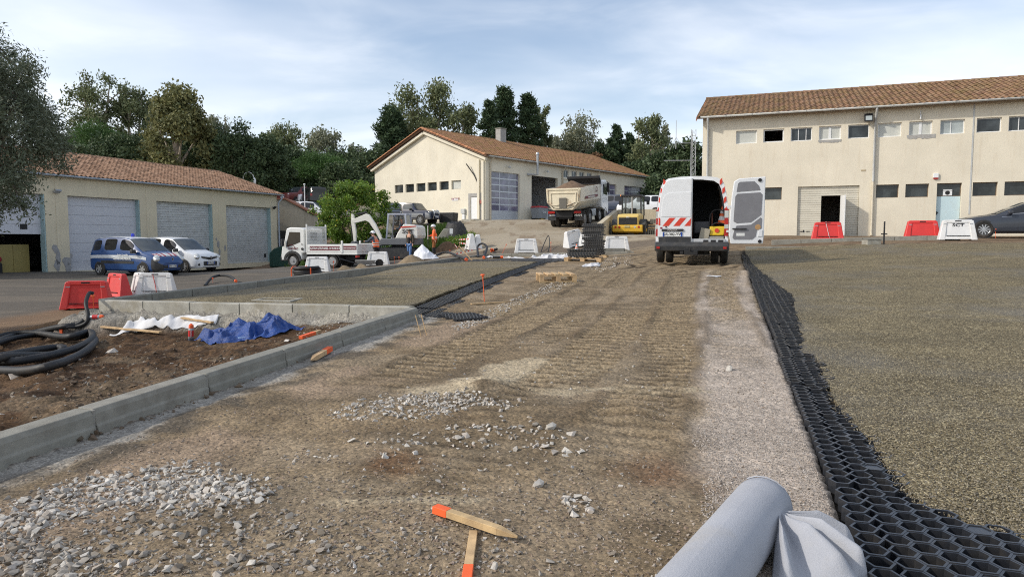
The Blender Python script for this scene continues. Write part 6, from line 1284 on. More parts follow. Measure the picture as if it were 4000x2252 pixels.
far_car('white_off_roader', 'white off-roader parked on the upper terrace behind the lemon tree', 1195, 806, 66.5, 160, white_p)
far_car('black_hatchback', 'black car parked on the upper terrace next to the white off-roader', 1225, 806, 63.5, 330, blk_p)
far_car('white_car', 'white car partly hidden by the lemon tree on the terrace', 1222, 826, 58, 95, white_p, -.9)
far_car('dark_car', 'dark car behind the excavator cab on the grass bank', 1528, 880, 52, 168, blk_p)
far_car('blue_car', 'dark blue car parked beyond the tipper truck', 2378, 838, 62, 300, mat('navy_paint', (.02, .03, .06), .3, coat=.4), -.0)
far_car('white_estate', 'white car showing its roof above the terrace wall', 2510, 842, 60, 290, white_p)
# ---- off-roader by the workshop gable
PAT = [(2.15, .48, .70, .80, .66, .88, .55, .90), (2.1, .42, .84, .95, .80, 1.06, .68, 1.09), (1.75, .42, .88, 1.1, .82, 1.13, .7, 1.16), (.85, .42, .90, 1.16, .85, 1.19, .76, 1.22), (.62, .42, .91, 1.17, .86, 1.42, .74, 1.45), (.35, .42, .91, 1.17, .86, 1.74, .70, 1.79), (-.5, .42, .91, 1.17, .865, 1.80, .69, 1.855), (-1.6, .42, .91, 1.17, .865, 1.80, .69, 1.855), (-1.95, .44, .90, 1.16, .85, 1.75, .68, 1.80), (-2.1, .5, .88, 1.1, .83, 1.4, .68, 1.45)]
g = atY(1660, 882, 56.5); navy = mat('navy_gloss', (.012, .018, .045), .22, coat=.5); silver = mat('silver_cladding', (.30, .31, .32), .4, .3, var=.08); hd = 118
t, lf = car('off_roader', 'navy off-roader with silver skirts and bull bar by the workshop', 'off-roader', Vector((g.x, g.y, 0)) - hv(hd) * 1.2 - hv(hd - 90) * -.1, hd, PAT, navy, (1.28, -1.22), .41, .27, .78, [(4.55, 6.0, 5.25, 6.75), (6.15, 8.05, 5.25, 6.75)], (3.1, 5.0), spokes=6, side_glass=car_glass); t.location.z = H(t.location.x, t.location.y) + .03
lf.panel('side_cladding', silver, t, 2.2, 8.9, 1.0, 3.6, 1, .01, 12, 4, both=True); lf.panel('bumper', silver, t, 0.03, 2.0, 1.0, 4.2, 1, .012, 6, 4, both=True)
for s in (1, -1): mb = MB(); mb.box(2.0, 2.12, s * .6 - .2, s * .6 + .2, .88, 1.04); mb.build('headlight', lamp_m, t, bevel=.03); mb = MB(); mb.tube(curve([(2.2, s * .38, .45), (2.3, s * .36, .8), (2.26, s * .34, 1.1), (2.1, s * .3, 1.2)], 6), .035, 8); mb.build('bull_bar_upright', chrome, t, smooth=50); mb = MB(); mb.box(.35, .5, s * 1.02 - .1, s * 1.02 + .1, 1.15, 1.32); mb.build('mirror', black, t, bevel=.03); mb = MB(); mb.cyl((2.26, s * .18, 1.0), (2.36, s * .18, 1.0), .09, .085, 12); mb.build('spot_lamp', lamp_m, t)
mb = MB(); mb.bar((2.28, -.4, 1.1), (2.28, .4, 1.1), .06, .06); mb.bar((2.28, -.36, .72), (2.28, .36, .72), .06, .06); mb.build('bull_bar_rail', chrome, t, bevel=.02); plate(t, (2.33, 0, .62), R(90), 'FM-731-LS'); seats(t, (-.1,), .8)

# ---- white panel van with open rear door
VH = 16.2; vloc = atY(2702, 1030, 20.0); VR = Vector((vloc.x, vloc.y, 0)) - hv(VH) * .9
van = thing('panel_van', 'white panel van seen from behind with one rear door open', 'van', (VR.x, VR.y, H(vloc.x, vloc.y) + .0), rz(VH))
pt = Matrix.Rotation(-math.atan2(H(VR.x + hv(VH).x * 4, VR.y + hv(VH).y * 4) - H(VR.x, VR.y), 4.0), 4, 'Y')
van.rotation_euler = (0, -R(2.0), rz(VH))
def vsec(x, k=1.0, top=2.46, d=0, bot=.52):     # cross section of the body, open towards the rear
	P = [(.0, bot), (.93, bot), (.985, bot + .1), (1.0, 1.0), (.985, 1.35), (.93, 1.9), (.86, 2.2), (.80, 2.34), (.66, 2.43), (.35, 2.47), (0, 2.48)]
	P = [((y - d) * k if y > d else 0, (z if z < 2.0 else 2.0 + (z - 2.0) * (top - 2.0) / .46) - (d if z > 1.5 else -d * .4)) for y, z in P]
	return [(x, -y, z) for y, z in P[::-1]] + [(x, y, z) for y, z in P[1:]]
mb = MB(); O = [vsec(.05), vsec(.35), vsec(3.7), vsec(4.1, .99, 2.42), vsec(4.6, .97, 2.0), vsec(5.0, .94, 1.55), vsec(5.5, .88, 1.2, 0, .4), vsec(5.75, .72, 1.05, 0, .4)]
for k in range(4, 8):
	zt = (2.46, 1.9, 1.42, 1.15, .95)[k - 3]; O[k] = [(x, y, min(z, zt - abs(y) * .05)) for x, y, z in O[k]]
mb.grid(O); mb.add(O[-1], [tuple(range(len(O[-1])))[::1]]); mb.build('body', white_p, van, smooth=30)
I_ = [vsec(.05, 1, 2.46, .09), vsec(3.5, 1, 2.46, .09)]; mb = MB(); mb.grid(I_, flip=True); mb.add(I_[1], [tuple(range(len(I_[1])))]); mb.build('cargo_lining', mat('grey_lining', (.10, .105, .11), .8, var=.15), van, smooth=30)
mb = MB(); mb.grid([[(x, y, z) for x, y, z in O[0]], I_[0]], flip=False); mb.build('rear_frame', white_p, van, smooth=30)
mb = MB(); mb.box(.06, 3.45, -.9, .9, .56, .6); mb.build('cargo_floor', mat('ply_floor', (.16, .12, .08), .8), van)
for k in range(5): mb = MB(); mb.tube([(x, y * .995, z - .02) for x, y, z in vsec(.5 + k * .65, 1, 2.46, .1)[3:-3]], .02, 6); mb.build('roof_rib', MATS['grey_lining'], van)
# bumper, sill, wheels
mb = MB(); mb.add([(-.17, -1.0, .40), (-.17, 1.0, .40), (-.19, 1.0, .56), (-.19, -1.0, .56), (.25, -1.03, .40), (.25, 1.03, .40), (.25, 1.03, .64), (.25, -1.03, .64), (-.10, -.99, .66), (-.10, .99, .66)], [(0, 3, 2, 1), (4, 5, 6, 7), (0, 1, 5, 4), (3, 8, 9, 2), (8, 7, 6, 9), (0, 4, 7, 8, 3), (1, 2, 9, 6, 5)]); bp = mb.build('bumper', trim_m, van, bevel=.03)
for s in (1, -1): mb = MB(); mb.box(-.2, -.17, s * .9 - .045, s * .9 + .045, .47, .53); mb.build('reflector', red_l, bp)
for s in (1, -1):
	for dy in (0, -.26): wheel(van, .95, s * (.90 + dy), .345, .205, s, steel_m, 0)
	wheel(van, 4.6, s * .87, .345, .21, s, steel_m, 0)
	# tail lamps: red over white over red
	lamp = struct('tail_light', van); del lamp['kind']
	for z0, z1, m_ in ((.82, 1.02, red_l), (1.02, 1.14, lamp_m), (1.14, 1.32, red_l), (1.32, 1.52, lamp_m), (1.52, 1.56, red_l)): mb = MB(); yy = s * .945; mb.add([(.0, yy - s * .07, z0), (.0, yy + s * .035, z0), (.12, yy + s * .055, z0), (.0, yy - s * .07, z1), (.0, yy + s * .03, z1), (.12, yy + s * .05, z1)], [(0, 1, 4, 3), (1, 2, 5, 4), (3, 4, 5), (2, 1, 0)] if s < 0 else [(3, 4, 1, 0), (4, 5, 2, 1), (5, 4, 3), (0, 1, 2)]); mb.build('lamp_lens', m_, lamp)
redst = mat('red_sign_film', (.62, .05, .025), .45, var=.05)
# chevron blocks up the corner posts
def postpt(s, z, e): # on the outer skin
	P = [(1.0, 1.0), (.985, 1.35), (.93, 1.9), (.86, 2.2), (.80, 2.34)]; y = np.interp(z, [q[1] for q in P], [q[0] for q in P]); return (e, s * (y + .006), z)
for s in (1, -1):
	for z in (1.62, 1.9, 2.14): mb = MB(); mb.add([postpt(s, z, .06), postpt(s, z + .06, .2), postpt(s, z + .2, .2), postpt(s, z + .14, .06)], [(0, 1, 2, 3)]); mb.build('red_marking', redst, van)
	for z in (1.50, 1.78, 2.04, 2.28):
		y0 = postpt(s, z, 0)[1]; mb = MB(); mb.add([(.035, y0 - s * .03, z), (.035, y0 - s * .10, z - .07), (.035, y0 - s * .105, z + .07), (.035, y0 - s * .04, z + .14)], [(0, 1, 2, 3)] if s < 0 else [(3, 2, 1, 0)]); mb.build('red_marking', redst, van)
# closed left door (camera's left = +y)
D = struct('rear_door', van); del D['kind']; dl = [(.012, .60), (.90, .60), (.93, .85), (.925, 1.35), (.87, 1.9), (.80, 2.2), (.72, 2.34), (.60, 2.40), (.012, 2.42)]
def slab(name, P, x0, x1, m_, par, bev=.012): mb = MB(); n = len(P); mb.add([(x0, y, z) for y, z in P] + [(x1, y, z) for y, z in P], [tuple(range(n)), tuple(range(2 * n - 1, n - 1, -1))] + [(i, i + n, (i + 1) % n + n, (i + 1) % n) for i in range(n)]); return mb.build(name, m_, par, bevel=bev)
slab('door_skin', dl, -.015, .045, white_p, D); slab('raised_panel', [(.03, 1.36), (.84, 1.36), (.80, 1.85), (.74, 1.97), (.62, 2.03), (.03, 2.05)], -.024, -.014, white_p, D, .006); slab('lower_trim', [(.02, .60), (.90, .60), (.91, .80), (.02, .80)], -.028, -.014, trim_m, D, .006)
slab('door_edge', [(-.012, .62), (.012, .62), (.012, 2.42), (-.012, 2.42)], -.03, .05, grey_met, D, .004)
for k in range(3): y0 = .80 - k * .30; slab('red_marking', [(y0, 1.10), (y0 - .17, 1.10), (y0 - .36, 1.33), (y0 - .19, 1.33)] if y0 - .36 > 0 else [(y0, 1.10), (y0 - .17, 1.10), (.02, 1.26), (.02, 1.33), (y0 - .19, 1.33)], -.0185, -.0155, redst, D, 0)
slab('red_marking', [(.91, 1.12), (.86, 1.12), (.86, 1.3), (.91, 1.36)], -.0185, -.0155, redst, D, 0)
slab('handle_bar', [(.22, .95), (.82, .95), (.82, 1.02), (.22, 1.02)], -.05, -.014, trim_m, D); text('MASTER', (-.056, .52, .985), (R(90), 0, R(-90)), .075, chrome, D, bold=.002)
plate(van, (-.024, .52, .865), R(-90), 'GR-382-YW', (.54, .115))
mb = MB(); mb.cyl((-.03, .7, 1.075), (-.014, .7, 1.075), .022, .022, 10); mb.build('lock', ink, D); slab('small_logo', [(.86, 1.02), (.80, 1.02), (.80, 1.07), (.86, 1.07)], -.018, -.015, MATS['maroon_print'], D, 0)
# opened right door, swung out beside the van, its inside towards us
D2 = struct('rear_door', van); del D2['kind']; D2['label'] = 'opened white rear door with grey lining panels'; D2.location = (.0, -.95, 0); D2.rotation_euler = (0, 0, R(6))
dl2 = [(-.10, .60), (-.95, .60), (-.97, .85), (-.97, 2.42), (-.28, 2.38), (-.15, 2.30), (-.10, 1.9), (-.06, 1.35), (-.05, .85)]
slab('door_skin', dl2, -.05, .02, white_p, D2, .02); lin = mat('grey_ply_lining', (.20, .20, .215), .75, var=.08)
slab('lining_panel', [(-.22, 2.02), (-.84, 2.06), (-.80, 2.18), (-.68, 2.30), (-.3, 2.29), (-.25, 2.24)], -.058, -.049, lin, D2, .003); slab('lining_panel', [(-.16, 1.30), (-.16, 1.22), (-.24, 1.17), (-.62, 1.19), (-.88, 1.40), (-.90, 1.94), (-.84, 2.0), (-.24, 1.97), (-.19, 1.9)], -.058, -.049, lin, D2, .003)
slab('lining_panel', [(-.14, .78), (-.18, .72), (-.66, .72), (-.75, .80), (-.78, .98), (-.90, 1.02), (-.9, 1.3), (-.86, 1.32), (-.62, 1.13), (-.24, 1.1), (-.18, .96)], -.058, -.049, lin, D2, .003)
for q in ((-.13, -.5, 1.0, 1.035), ): slab('pull_handle', [(q[0], q[2]), (q[1], q[2]), (q[1], q[3]), (q[0], q[3])], -.09, -.06, trim_m, D2, .006)
for y, z in ((-.82, 2.33), (-.86, .67)): mb = MB(); mb.cyl((-.07, y, z), (-.05, y, z), .05, .045, 10); mb.build('latch', ink, D2)
mb = MB(); mb.cyl((-.062, -.80, 1.06), (-.056, -.80, 1.06), .075, .075, 14); mb.build('latch_opening', mat('raw_ply', (.45, .27, .12), .8), D2); slab('sticker', [(-.24, .82), (-.46, .82), (-.46, .90), (-.24, .90)], -.0605, -.0585, plate_w, D2, 0); slab('latch_plate', [(-.80, .80), (-.92, .80), (-.92, .98), (-.84, .98)], -.065, -.05, white_p, D2, .005)
for z in (.95, 1.62): mb = MB(); mb.bar((-.02, .02, z), (-.02, -.12, z), .05, .06); mb.build('hinge', white_p, D2)
slab('step_plate', [(.0, .60), (-.90, .60), (-.90, .74), (.0, .74)], .0, .06, mat('worn_alu', (.55, .56, .57), .4, .4), van, .004)
for k in range(3): slab('step_hole', [(-.32 - k * .2, .64), (-.46 - k * .2, .64), (-.46 - k * .2, .71), (-.32 - k * .2, .71)], -.003, .001, ink, van, 0)
mb = MB(); mb.box(-.28, -.1, -.18, .18, .30, .42); mb.cyl((-.3, .02, .42), (-.3, .02, .5), .025, .025, 8); mb.box(-.25, -.12, .2, .3, .32, .4); mb.build('tow_hitch', black, van, bevel=.01); mb = MB(); mb.box(.2, 5, -.45, -.35, .3, .52); mb.box(.2, 5, .35, .45, .3, .52); mb.box(.3, .9, -.5, .5, .28, .36); mb.build('chassis', black, van)
def vpos(x, y, z): return (Matrix.Translation(van.location) @ van.rotation_euler.to_matrix().to_4x4()) @ Vector((x, y, z))
yel = mat('yellow_machine', (.72, .48, .02), .45, var=.08, dirt=(.2, .15, .05), ds=6, dth=(.6, .75))
t = thing('plate_compactor', 'yellow plate compactor standing in the back of the van', 'compactor', vpos(.35, -.68, .60), rz(VH)); mb = MB(); mb.add([(-.16, -.2, .22), (.16, -.2, .22), (.16, .2, .22), (-.16, .2, .22), (-.13, -.24, .48), (.13, -.24, .48), (.13, .2, .48), (-.13, .2, .48)], [(3, 2, 1, 0), (4, 5, 6, 7), (0, 1, 5, 4), (1, 2, 6, 5), (2, 3, 7, 6), (3, 0, 4, 7)]); mb.build('tank', yel, t, bevel=.03)
mb = MB(); mb.box(-.2, .2, -.22, .24, 0, .06); mb.box(-.18, .18, -.2, .22, .06, .2); mb.build('base_plate', mat('machine_grey', (.3, .29, .26), .6), t, bevel=.02); mb = MB(); mb.tube(curve([(-.1, .18, .3), (-.05, .2, .7), (0, .1, .92), (0, -.15, .92), (-.05, -.22, .7), (-.1, -.22, .4)], 6), .018, 7); mb.build('handle', black, t); mb = MB(); mb.tube(curve([(-.15, .15, .5), (-.16, .0, .58), (-.16, -.2, .54)], 5), .015, 6); mb.build('frame_bar', black, t)
mb = MB(); mb.cyl((-.17, .0, .36), (-.163, .0, .36), .06, .06, 12); mb.build('emblem', redst, t)
t = thing('floor_block', 'grey concrete block leaning inside the open van', 'block', vpos(.25, -.30, .61), rz(VH)); t.rotation_euler = (R(12), 0, rz(VH)); mb = MB(); mb.box(-.1, .1, -.13, .13, 0, .42); mb.build('block', mat('dusty_block', (.34, .31, .24), .9, var=.12), t, bevel=.01)
t = thing('engine_unit', 'dark motor unit in a tube frame inside the van', 'engine', vpos(.75, -.25, .61), rz(VH)); mb = MB(); mb.box(-.2, .2, -.25, .2, .25, .6); mb.build('motor', mat('grimy_metal', (.07, .07, .075), .5), t, bevel=.04); mb = MB()
for y in (-.3, .25): mb.tube(curve([(-.28, y, 0), (-.28, y, .75), (.28, y, .75), (.28, y, 0)], 4), .02, 6)
mb.build('frame', mat('rusty_frame', (.14, .05, .03), .6), t)
def cone(loc, label, h=.5, rotz_=0, grp='traffic cones'):
	t = thing('traffic_cone', label, 'traffic cone', loc, rotz_, grp); f = lambda z: .115 * h / .5 * (1 - z / h) + .022; om = mat('cone_orange', (.85, .16, .04), .5); wm_ = mat('cone_white', (.7, .7, .7), .45)
	mb = MB(); a = h * .32; mb.zprism([(-a, -a), (a, -a), (a, a), (-a, a)], 0, .03); mb.build('base', om, t, bevel=.008)
	for z0, z1, m_ in ((.03, .2, om), (.2, .42, wm_), (.42, .58, om), (.58, .8, wm_), (.8, 1, om)): mb = MB(); z0, z1 = (z0 * h if z0 > .03 else .03), z1 * h; mb.cyl((0, 0, z0), (0, 0, z1), f(z0), f(z1), 16); mb.build('band', m_, t, smooth=40)
	return t
cone(vpos(.55, -.83, 1.15), 'small orange and white cone stowed in the van', .5, 0); t = thing('plank_bundle', 'long dark plank leaning inside the van', 'plank', vpos(2.2, -.85, .62), rz(VH)); mb = MB(); mb.bar((0, 0, 0), (-1.2, .05, 1.5), .12, .04); mb.build('plank', mat('old_plank', (.12, .08, .05), .8), t)

# ---- white flatbed truck
TH = 285; tb = atY(1264, 1043, 36.6); TR = thing('flatbed_truck', 'white flatbed tipper with burgundy lettering along its drop sides', 'truck', (tb.x, tb.y, tb.z + .01), rz(TH)); truck_w = mat('truck_white', (.72, .72, .69), .4, var=.05, vs=2, dirt=(.5, .45, .36), ds=2, dth=(.58, .85)); TRm = Matrix.Translation(TR.location) @ Matrix.Rotation(TR.rotation_euler[2], 4, 'Z')
# local: +x forward; wheelbase 2.35
mb = MB(); prof = [(.72, .42), (.72, .75), (.55, .78), (.55, 2.02), (.8, 2.10), (1.35, 2.12), (1.62, 2.06), (1.78, 1.35), (1.92, 1.05), (1.98, .62), (1.94, .38), (1.66, .38), (1.62, .62), (1.45, .80), (1.1, .80), (.94, .62), (.9, .42)]; mb.prism(prof, -.92, .92); mb.build('cab', truck_w, TR, bevel=.05)
for s in (1, -1):
	mb = MB(); P = [(.78, 1.32), (.76, 1.86), (1.45, 1.88), (1.62, 1.36), (1.70, 1.12), (1.3, 1.16)]; P = [(.80, 1.34), (.80, 1.86), (1.44, 1.88), (1.60, 1.40), (1.66, 1.10), (1.52, 1.08)]
	mb.add([(x, s * .925, z) for x, z in P], [tuple(range(6)) if s < 0 else tuple(range(5, -1, -1))]); mb.build('side_window', car_glass if s < 0 else dark_glass, TR)
	mb = MB()
	for a in np.linspace(.0, math.pi, 9)[:-1]: mb.bar((1.28 + .47 * math.cos(a), s * .93, .36 + .47 * math.sin(a)), (1.28 + .47 * math.cos(a + .4), s * .93, .36 + .47 * math.sin(a + .4)), .12, .08, up=(0, 1, 0))
	mb.build('wheel_arch', trim_m, TR)
	wheel(TR, 1.28, s * .80, .345, .2, s, steel_m, 0)
	for dy in (0, -.24): wheel(TR, -1.07, s * (.84 + dy), .345, .19, s, steel_m, 0)
	mb = MB()
	for a in np.linspace(.15, math.pi - .15, 9)[:-1]: mb.bar((-1.07 + .45 * math.cos(a), s * .78, .36 + .42 * math.sin(a)), (-1.07 + .45 * math.cos(a + .36), s * .78, .36 + .42 * math.sin(a + .36)), .36, .02, up=(math.cos(a), 0, math.sin(a)))
	mb.build('mudguard', trim_m, TR)
	mb = MB(); mb.box(1.72, 1.82, s * 1.08 - .1, s * 1.08 + .1, 1.12, 1.5); mb.build('mirror', trim_m, TR, bevel=.03)
mb = MB(); mb.add([(1.645, -.85, 2.0), (1.645, .85, 2.0), (1.79, .87, 1.36), (1.79, -.87, 1.36)], [(0, 1, 2, 3)]); mb.build('windscreen', car_glass, TR); mb = MB(); mb.box(1.9, 2.03, -.9, .9, .34, .58); mb.build('bumper', trim_m, TR, bevel=.03)
mb = MB(); mb.add([(.548, -.35, 1.45), (.548, .35, 1.45), (.548, .35, 1.85), (.548, -.35, 1.85)], [(0, 1, 2, 3)]); mb.build('rear_window', dark_glass, TR)
mb = MB(); mb.box(-2.3, .7, -.42, -.3, .52, .68); mb.box(-2.3, .7, .3, .42, .52, .68); mb.box(-.5, .3, -.75, -.42, .38, .66); mb.box(-2.2, -1.6, -.5, .5, .4, .6); mb.build('chassis', black, TR); mb = MB(); mb.box(-2.55, .4, -1.0, 1.0, .70, .82); mb.build('bed_frame', truck_w, TR, bevel=.01)
bedm = mat('bed_floor', (.18, .15, .12), .8); mb = MB(); mb.box(-2.53, .38, -.96, .96, .821, .84); mb.build('bed_floor', bedm, TR); burg = mat('burgundy', (.14, .012, .022), .45)
for s in (1, -1):
	mb = MB(); mb.box(-1.62, .34, s * .985 - .015, s * .985 + .015, .83, 1.22); dsd = mb.build('drop_side', truck_w, TR, bevel=.008)
	mb = MB(); mb.box(-2.53, -1.73, s * .985 - .015, s * .985 + .015, .83, 1.27); ds2 = mb.build('drop_side', truck_w, TR, bevel=.008)
	mb = MB(); mb.box(-1.72, -1.63, s * .99 - .04, s * .99 + .04, .78, 1.42); mb.build('side_post', truck_w, TR, bevel=.01)
	if s < 0 or True:
		rot = (R(90), 0, R(180)) if s > 0 else (R(90), 0, 0); y = s * 1.004
		mb = MB(); mb.box(-1.55, .2, min(y, y + s * .004), max(y, y + s * .004), .92, 1.13); mb.build('lettering_band', burg, dsd); text('LOCATION UTILITAIRES - 04 95 58 83 56', (-.66, y + s * .006, 1.02), rot, .15, plate_w, dsd, sx=.72, bold=.004)
		mb = MB(); mb.box(-2.5, -1.76, min(y, y + s * .004), max(y, y + s * .004), .95, 1.15); mb.build('lettering_band', burg, ds2); text('www.euromat-corse.fr', (-2.12, y + s * .006, 1.05), rot, .12, plate_w, ds2, sx=.62, bold=.003)
		text('EUROMAT', (1.22, s * .955, 1.0), rot, .14, burg, TR, sx=.9, bold=.003); text('91', (.68, s * .955, 1.22), rot, .14, ink, TR)
		mb = MB(); mb.tube([(1.36 + .25 * math.cos(a) * 1, s * .955, .98 + .22 * math.sin(a)) for a in np.linspace(.5, 3.1, 10)], .012, 5); mb.build('logo_arc', burg, TR); mb = MB(); mb.cyl((.68, s * .92, .98), (.68, s * .96, .98), .07, .07, 12); mb.build('fuel_cap', trim_m, TR)
mb = MB(); mb.box(-2.56, -2.53, -.98, .98, .83, 1.25); mb.build('tail_board', truck_w, TR, bevel=.006)
mb = MB(); mb.box(.36, .42, -.99, -.92, .82, 2.28); mb.box(.36, .42, .92, .99, .82, 2.28); mb.box(.37, .41, -.92, .92, 1.18, 1.26); mb.box(.37, .41, -.92, .92, 2.1, 2.18); mb.build('headboard_frame', truck_w, TR, bevel=.005)
mb = MB()
for k in range(25): y = -.90 + k * .075; mb.box(.385, .395, y - .011, y + .011, 1.26, 2.1)
for k in range(11): z = 1.28 + k * .075; mb.box(.379, .384, -.92, .92, z - .011, z + .011)
mb.build('headboard_mesh', truck_w, TR); mb = MB(); mb.box(-2.52, -2.40, -.95, -.7, .55, .66); mb.box(-2.52, -2.40, .7, .95, .55, .66); mb.build('tail_light', red_l, TR)

# ---- mini excavator
ex = atY(1565, 1013, 39.6); EX = thing('mini_excavator', 'white and grey mini excavator reaching its boom over the truck', 'excavator', (ex.x, ex.y, H(ex.x, ex.y)), rz(277)); exw = mat('excavator_white', (.70, .69, .64), .45, var=.06, dirt=(.45, .4, .3), ds=3, dth=(.58, .8)); exg = mat('excavator_grey', (.13, .135, .145), .5, var=.1); frame_l = mat('cab_frame_grey', (.36, .38, .44), .45)
# local +x = towards the boom (left in the picture), +y = to its left
for s in (1, -1):
	mb = MB(); P = [(-1.25, .28), (-1.1, .06), (-.95, 0), (.95, 0), (1.1, .06), (1.25, .28), (1.1, .52), (.95, .58), (-.95, .58), (-1.1, .52)]; mb.prism(P, s * .75 - .2, s * .75 + .2); tk = mb.build('track', trim_m, EX, bevel=.02); mb = MB()
	for x in np.arange(-1.0, 1.01, .14): mb.box(x - .03, x + .03, s * .75 - .2, s * .75 + .2, -.025, .0); mb.box(x - .03, x + .03, s * .75 - .2, s * .75 + .2, .58, .605)
	mb.build('track_plates', trim_m, tk)
mb = MB(); mb.box(-.6, .6, -.6, .6, .3, .66); mb.cyl((0, 0, .6), (0, 0, .76), .5, .5, 20); mb.build('undercarriage', trim_m, EX)
mb = MB(); mb.zprism([(.9, -.92), (.9, .92), (-.9, .92), (-1.2, .7), (-1.3, 0), (-1.2, -.7), (-.9, -.92)], .76, 1.12); mb.build('lower_deck', exg, EX, bevel=.04)
mb = MB(); prof = [(.05, 1.12), (-1.24, 1.12), (-1.3, 1.3), (-1.26, 1.78), (-1.1, 1.9), (-.45, 1.95), (-.35, 1.78), (-.1, 1.45)]; mb.prism(prof, -.92, .92); mb.build('engine_hood', exw, EX, bevel=.05)
for s in (-1, 1):
	rot = (R(90), 0, 0) if s < 0 else (R(90), 0, R(180)); text('SCT', (-.72, s * .95, 1.52), rot, .32, ink, EX, sx=1.2, bold=.006); mb = MB(); mb.add([(-.3, s * .947, 1.72), (-1.2, s * .947, 1.80), (-1.2, s * .947, 1.84), (-.3, s * .947, 1.80)], [(0, 1, 2, 3)]); mb.build('red_swoosh', redst, EX)
mb = MB(); x0, x1, y0, y1 = -.42, .78, -.88, .18       # cab on the near side
for (x, y, xt) in ((x0, y0, x0 + .05), (x0, y1, x0 + .05), (x1, y0, x1 - .14), (x1, y1, x1 - .14), (.12, y0, .12)): mb.bar((x, y, 1.12), (xt, y * 1.0, 2.5), .09, .09)
mb.box(x0 - .02, x1 - .08, y0 - .03, y1 + .03, 2.48, 2.58); mb.build('cab_frame', frame_l, EX, bevel=.015)
mb = MB(); mb.box(x0 + .05, x1 - .05, y0 - .01, y0 + .01, 1.1, 1.32); mb.build('cab_skirt', exw, EX); text('WACKER\nNEUSON', (.24, y0 - .02, 1.22), (R(90), 0, 0), .09, ink, EX)
for q in (((x0 + .06, y0, 1.72), (.08, y0, 1.72), (.08, y0, 2.44), (x0 + .08, y0, 2.44)), ((.16, y0, 1.33), (x1 - .05, y0, 1.33), (x1 - .15, y0, 2.44), (.16, y0, 2.44)), ((x1 - .02, y0, 1.2), (x1 - .02, y1, 1.2), (x1 - .14, y1, 2.46), (x1 - .14, y0, 2.46)), ((x0, y0, 1.8), (x0, y1, 1.8), (x0 + .05, y1, 2.44), (x0 + .05, y0, 2.44))): mb = MB(); mb.add(q, [(0, 1, 2, 3)]); mb.build('cab_window', glass('cab_glass', (.62, .66, .66), .02, .1), EX)
mb = MB(); mb.box(-.2, .2, -.6, -.1, 1.35, 1.5); mb.box(-.28, -.16, -.6, -.1, 1.5, 2.0); mb.build('seat', seat_m, EX, bevel=.03); mb = MB(); mb.cyl((.1, -.6, 2.58), (.1, -.6, 2.66), .06, .05, 10); mb.build('work_lamp', ink, EX)
# boom and arm
bz = mat('boom_white', (.74, .72, .64), .45, var=.05, dirt=(.5, .44, .32), ds=3, dth=(.6, .8)); y = .42
mb = MB(); mb.prism([(.75, .75), (1.05, .72), (1.12, 1.0), (.9, 1.15), (.75, 1.1)], y - .16, y + .16); mb.build('boom_bracket', exg, EX, bevel=.02)
mb = MB(); mb.prism([(0.85, .95), (0.97, .85), (1.32, 1.5), (1.69, 2.05), (1.91, 2.16), (2.60, 2.0), (2.73, 2.12), (2.71, 2.26), (2.49, 2.30), (1.87, 2.55), (1.70, 2.5), (1.32, 1.95)], y - .11, y + .11); mb.build('boom', bz, EX, bevel=.02)
mb = MB(); mb.prism([(2.62, 2.52), (2.76, 2.55), (2.78, 2.1), (2.70, 1.5), (2.64, .9), (2.51, .9), (2.49, 1.5), (2.57, 2.1)], y - .09, y + .09); mb.build('arm', bz, EX, bevel=.02)
mb = MB(); mb.cyl((0.96, y, 1.15), (1.36, y, 1.55), .06, .06, 10); mb.cyl((1.36, y, 1.55), (1.73, y, 2.0), .035, .035, 8); mb.build('boom_cylinder', ink, EX, smooth=40); mb = MB(); mb.cyl((1.84, y, 2.62), (2.38, y, 2.56), .06, .06, 10); mb.cyl((2.38, y, 2.56), (2.68, y, 2.48), .03, .03, 8); mb.build('arm_cylinder', ink, EX, smooth=40); mb = MB(); mb.cyl((2.78, y, 2.2), (2.77, y, 1.5), .05, .05, 10); mb.cyl((2.77, y, 1.5), (2.76, y, 1.0), .028, .028, 8); mb.build('bucket_cylinder', ink, EX, smooth=40)
mb = MB(); mb.prism([(2.49, .95), (2.67, .98), (2.86, .7), (2.87, .3), (2.71, .12), (2.57, .2), (2.46, .5)], y - .3, y + .3); mb.build('bucket', exg, EX, bevel=.02)
mb = MB(); mb.box(1.25, 1.35, -.85, .85, .05, .42); mb.bar((.6, -.4, .3), (1.3, -.5, .25), .08, .1); mb.bar((.6, .4, .3), (1.3, .5, .25), .08, .1); mb.build('dozer_blade', exg, EX, bevel=.01)
for k in range(3): mb = MB(); mb.tube(curve([(1.11, y - .12, 1.3 + k * .05), (1.54, y - .13, 2.05 + k * .04), (1.98, y - .13, 2.45 + k * .03), (2.57, y - .12, 2.3 + k * .04), (2.64, y - .1, 1.7)], 6), .014, 5); mb.build('hydraulic_hose', ink, EX)

# ---- tipper truck
hdM = 22; mloc = atY(2222, 889, 48.9); MAN = thing('tipper_truck', 'big white four axle tipper loaded with earth climbing the ramp', 'truck', (mloc.x, mloc.y, H(mloc.x, mloc.y) + .02), rz(hdM)); sl0 = math.atan2(H(mloc.x + hv(hdM).x * 5, mloc.y + hv(hdM).y * 5) - H(mloc.x, mloc.y), 5); MAN.rotation_euler = (0, -sl0 * .8, rz(hdM)); man_w = mat('tipper_white', (.66, .63, .55), .45, var=.07, vs=2, dirt=(.40, .33, .23), ds=1.4, dth=(.52, .8)); rusty = mat('tailgate_cream', (.66, .59, .44), .55, var=.1, vs=2, dirt=(.33, .17, .07), ds=1.6, dth=(.55, .75))
